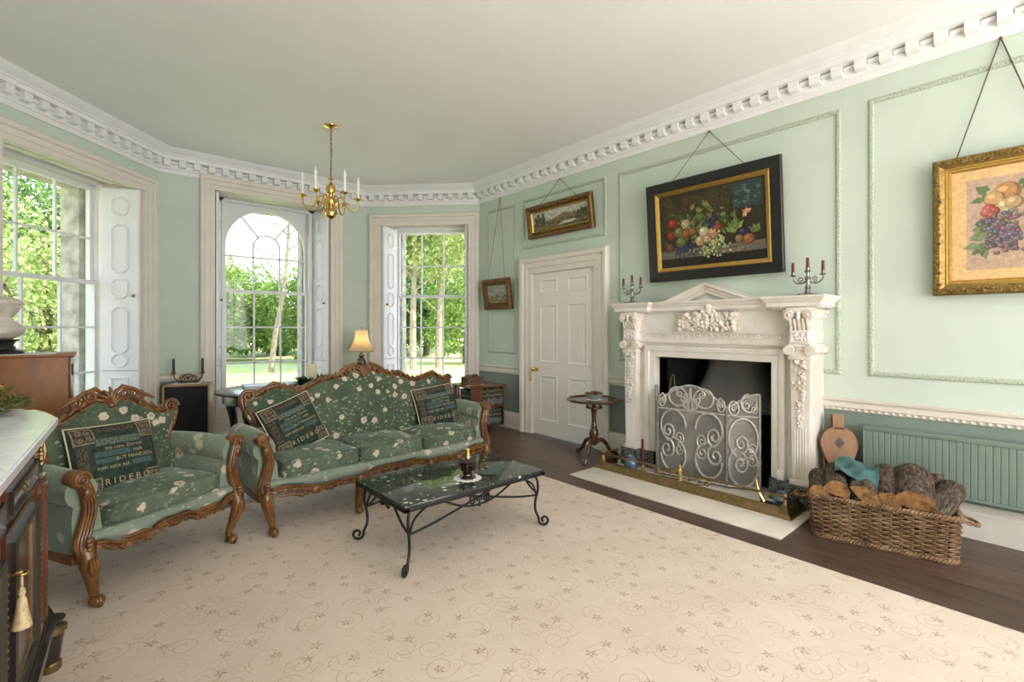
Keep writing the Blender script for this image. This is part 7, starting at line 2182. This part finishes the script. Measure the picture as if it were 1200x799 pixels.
for y in (2.385, 2.505):                             # fluted corner pilaster
    b = mbi(); b.prism([(y-0.045, 0.25), (y+0.045, 0.25), (y+0.045, 0.79), (y-0.045, 0.79)], xfn, 0.0, 0.014)
    b.prism([(y-0.025, 0.28), (y+0.025, 0.28), (y+0.025, 0.76), (y-0.025, 0.76)], xfn, 0.014, 0.020); b.build('corner_pilaster', M['mahogany_red'], t, smooth=25)
b = mbi(); rr_ = random.Random(8)
for i in range(40):
    z = rr_.uniform(0.82, 0.905); q = (0.905-z)/0.085
    b.ball(xfn(2.535+rr_.uniform(-0.028, 0.028)*(1-0.6*q), z, 0.003), rr_.uniform(0.005, 0.009), None, None, 7, 5)
b.tube([xfn(2.535, 0.905, 0.004), xfn(2.535, 0.87, 0.010), xfn(2.535, 0.82, 0.004)], [0.008, 0.010, 0.004], 8)
b.build('corner_mount', M['brass_old'], t)
for x, y in ((XF+0.012, 2.665), (XL+0.20, 2.85), (XF-0.015, 0.80)):
    b = mbi(); b.lathe([(0.0, 0.0), (0.030, 0.0), (0.032, 0.03), (0.028, 0.035)], 18, (x, y, 0)); b.lathe([(0.028, 0.035), (0.036, 0.10), (0.043, 0.145)], 18, (x, y, 0)); b.lathe([(0.043, 0.165), (0.035, 0.175), (0.045, 0.196)], 18, (x, y, 0))
    ft = b.build('foot', M['ebony'], t)
    b = mbi(); b.lathe([(0.043, 0.143), (0.050, 0.148), (0.050, 0.162), (0.043, 0.167)], 18, (x, y, 0)); b.build('brass_collar', M['brass_old'], ft)
    b = mbi(); b.lathe([(0.031, 0.0), (0.034, 0.004), (0.034, 0.028), (0.029, 0.034)], 18, (x, y, 0)); b.build('brass_toe', M['brass_old'], ft)
for y in (1.80+0.02, 1.36+0.02):
    b = mbi()
    b.tube([xfn(y, 0.70, 0.010), xfn(y, 0.70, 0.036)], 0.004, 6)
    b.tube([xfn(y+0.012*math.cos(2*PI*i/12), 0.70+0.0, 0.046+0.012*math.sin(2*PI*i/12)) for i in range(12)], 0.003, 6, closed=True)
    kk = b.build('key', M['brass'], t)
    b = mbi(); c = xfn(y, 0.0, 0.046)
    b.tube([c+Vector((0, 0, 0.70)), c+Vector((0, 0, 0.665))], 0.003, 6)
    b.lathe([(0.0, 0.668), (0.005, 0.664), (0.008, 0.652), (0.005, 0.643), (0.009, 0.636), (0.013, 0.606), (0.020, 0.565), (0.0, 0.567)], 16, (c.x, c.y, 0))
    b.build('tassel', M['tassel'], kk)
t = thing('flower_arrangement', 'yellow and green dried flower arrangement on the white marble top', 'plant arrangement', (-0.395, 2.76, 0.9935))
b = MB(); rl = random.Random(5)
for i in range(900):
    a = rl.uniform(0, 6.28); r = 0.20*math.sqrt(rl.random())
    c = Vector((r*math.cos(a), r*math.sin(a)*0.9, 0.012+0.14*(1-(r/0.21)**2)*rl.random()))
    leaf_quad(b, c, Vector((math.cos(a)*0.7+rl.uniform(-1, 1), math.sin(a)*0.7+rl.uniform(-1, 1), rl.uniform(-0.1, 1.0))), rl.uniform(0.03, 0.06), rl.uniform(0.006, 0.014))
b.build('foliage', M['leaf_moss'], t, smooth=0, recalc=False)
hyd = simple('dried_yellow_flowers', (0.42, 0.24, 0.07), 0.8, var=0.5, scale=60)
for i in range(7):
    a = 2*PI*i/7+0.3; r = 0.10 if i < 6 else 0.0
    b = MB()
    for k in range(26):
        d = Vector((rl.gauss(0, 1), rl.gauss(0, 1), abs(rl.gauss(0, 1)))).normalized()
        b.ball(Vector((r*math.cos(a), r*math.sin(a), 0.085))+d*0.030, 0.011, None, 0.008, 6, 4)
    b.build('flower_head', hyd, t)
b = MB(); b.lathe([(0.0, 0.0), (0.12, 0.0), (0.16, 0.02), (0.155, 0.022), (0.0, 0.012)], 24); b.build('dish', M['black_glaze'], t)

# ------------------------------------------------------------------ garden
def ground_pt(px, D, z=-0.5):
    """world point on the lawn at image column px and distance D along the view axis"""
    lat = (px-600)/568.73*D
    s, c = math.sin(0.71419), math.cos(0.71419)
    return Vector((D*s+lat*c, D*c-lat*s, z))
b = MB()
def lawn(s, q):
    x = -90+180*s; y = 7.9+110*q
    r = math.hypot(x-2, y-7)
    return Vector((x, y, -0.50+0.25*mnoise.noise(Vector((x, y, 0))*0.06)+0.9*sstep(25, 70, r)))
b.grid(lawn, 60, 40)
b.grid(lambda s, q: Vector((-90+88.2*s, -20+28*q, -0.5)), 4, 4)
tag(b.build('lawn', M['lawn'], smooth=60), 'sunlit mown lawn outside the bay windows', 'lawn', kind='structure')
def tree(name, label, px, D, h, crown, n, mat, lean=0.0, trunk_r=0.16, tmat=None, leaf=0.34, clumps=26, base=0.28, seed=1, branches=5, group='trees on the lawn beyond the windows'):
    rt_ = random.Random(seed)
    p = ground_pt(px, D)
    z0 = -0.5+0.9*sstep(25, 70, math.hypot(p.x-2, p.y-7))-0.15
    t = thing(name, label, 'tree', (p.x, p.y, z0), 0, group)
    cx, cz, rx, rz = 0.0, h*(base+(1-base)/2), crown, h*(1-base)/2
    side = Vector((math.cos(0.71419), -math.sin(0.71419), 0))
    b = MB()
    top = side*lean+Vector((0, 0, h*0.8))
    pts = catmull([(0, 0, 0), side*lean*0.25+Vector((0, 0, h*0.2)), side*lean*0.6+Vector((0.1, 0, h*0.45)), top], 6)
    k = len(pts)
    b.tube(pts, [trunk_r*(1.25 if i == 0 else 1-0.75*i/k) for i in range(k)], 9)
    for i in range(branches):
        q = pts[int(k*((0.35 if base < 0.4 else 0.58)+0.38*i/max(1, branches)))]
        a = rt_.uniform(0, 6.28); L = crown*rt_.uniform(0.5, 0.9)
        b.tube([q, q+Vector((math.cos(a)*L*0.5, math.sin(a)*L*0.5, L*0.4)), q+Vector((math.cos(a)*L, math.sin(a)*L, L*0.9))], [trunk_r*0.26, trunk_r*0.15, trunk_r*0.03], 6)
    b.build('trunk', tmat or M['trunk_dark'], t)
    b = MB()
    cl = []
    for i in range(clumps):
        for _ in range(30):
            v = Vector((rt_.uniform(-1, 1), rt_.uniform(-1, 1), rt_.uniform(-1, 1)))
            if 0.25 < v.length < 1: break
        cl.append((side*lean*0.7+Vector((v.x*rx*0.8, v.y*rx*0.8, cz+v.z*rz*0.85)), rt_.uniform(0.22, 0.38)*min(rx, rz)))
    n = int(n*2.6); leaf *= 0.58
    for i in range(n):
        c, r = cl[i % clumps]
        d = Vector((rt_.gauss(0, 1), rt_.gauss(0, 1), rt_.gauss(0, 1))).normalized()
        q = c+d*r*rt_.uniform(0.55, 1.05)
        g = rt_.random(); b.col = (g, g, g*0.999)
        dd = (d+Vector((rt_.uniform(-1, 1), rt_.uniform(-1, 1), rt_.uniform(-1.2, 0.4)))).normalized()
        leaf_quad(b, q, dd, leaf*rt_.uniform(0.7, 1.3), leaf*rt_.uniform(0.45, 0.7), Vector((rt_.uniform(-1, 1), rt_.uniform(-1, 1), 0.6)).normalized())
    b.build('foliage', mat, t, smooth=0, recalc=False)
    return t
Y_, G_, K_ = M['leaves_yellow'], M['leaves'], M['leaves_dark']
# seen through the left window
tree('broad_tree', 'yellow-green tree filling the lower panes of the left window', 50, 13, 5.6, 3.6, 5200, Y_, 0, 0.2, None, 0.27, 40, 0.03, 1)
tree('broad_tree', 'tall dark green tree behind the yellow-green one in the left window', -40, 22, 12.5, 5.5, 4200, K_, 0, 0.35, None, 0.45, 34, 0.15, 2)
tree('broad_tree', 'green tree towards the right side of the left window', 80, 24, 10.0, 3.8, 3600, G_, 0, 0.3, None, 0.42, 30, 0.1, 3)
tree('broad_tree', 'dark tree at the far left edge of the left window', -130, 17, 10.5, 4.5, 3600, K_, 0, 0.3, None, 0.38, 30, 0.08, 4)
tree('broad_tree', 'distant green tree seen past the stone pier of the left window', 130, 27, 10.0, 4.5, 3200, G_, 0, 0.3, None, 0.45, 28, 0.05, 5)
# seen through the arched window
tree('broad_tree', 'bright green tree left of the arched window', 258, 26, 5.9, 3.4, 5200, G_, 0, 0.22, None, 0.36, 40, 0.10, 6)
tree('leaning_tree', 'slender pale-barked leaning tree with few leaves in the arched window', 317, 18.5, 8.6, 2.4, 160, G_, 0.75, 0.125, M['trunk'], 0.22, 26, 0.45, 7, 9)
tree('broad_tree', 'dark green tree behind the pale leaning trunk', 322, 32, 4.9, 3.6, 4600, K_, 0, 0.25, None, 0.44, 36, 0.04, 8)
tree('broad_tree', 'soft green tree right of the pale leaning trunk', 364, 26, 5.4, 2.8, 3400, G_, 0, 0.2, None, 0.36, 32, 0.08, 9)
tree('broad_tree', 'distant dark tree at the left edge of the arched window', 225, 36, 6.5, 4.2, 3000, K_, 0, 0.25, None, 0.5, 28, 0.03, 10)
# seen through the right window
tree('lime_tree', 'yellow-green tree with thick pale trunk left in the sofa window', 484, 19.5, 12.5, 4.2, 5600, Y_, 0, 0.16, M['trunk'], 0.34, 46, 0.25, 11)
tree('lime_tree', 'yellow-green tree with pale trunk in the middle of the sofa window', 514, 20.5, 13.0, 4.4, 5600, Y_, 0.2, 0.17, M['trunk'], 0.34, 46, 0.27, 12)
tree('broad_tree', 'dark dense tree between the two pale trunks', 500, 33, 9.0, 3.6, 4200, K_, 0, 0.25, None, 0.44, 36, 0.02, 13)
tree('broad_tree', 'green rounded tree right in the sofa window', 546, 24, 5.6, 2.3, 3000, G_, 0, 0.2, None, 0.32, 30, 0.05, 14)
tree('broad_tree', 'distant dark tree beyond the sofa window at its left edge', 455, 34, 11.0, 5.0, 3200, K_, 0, 0.25, None, 0.5, 30, 0.02, 15)
tree('broad_tree', 'tall green tree far off right of the sofa window', 575, 38, 14.0, 5.5, 3600, G_, 0, 0.3, None, 0.5, 34, 0.03, 16)
tree('broad_tree', 'far dark tree filling the gap between arched and sofa windows', 410, 38, 6.5, 4.5, 3000, K_, 0, 0.25, None, 0.5, 28, 0.02, 17)
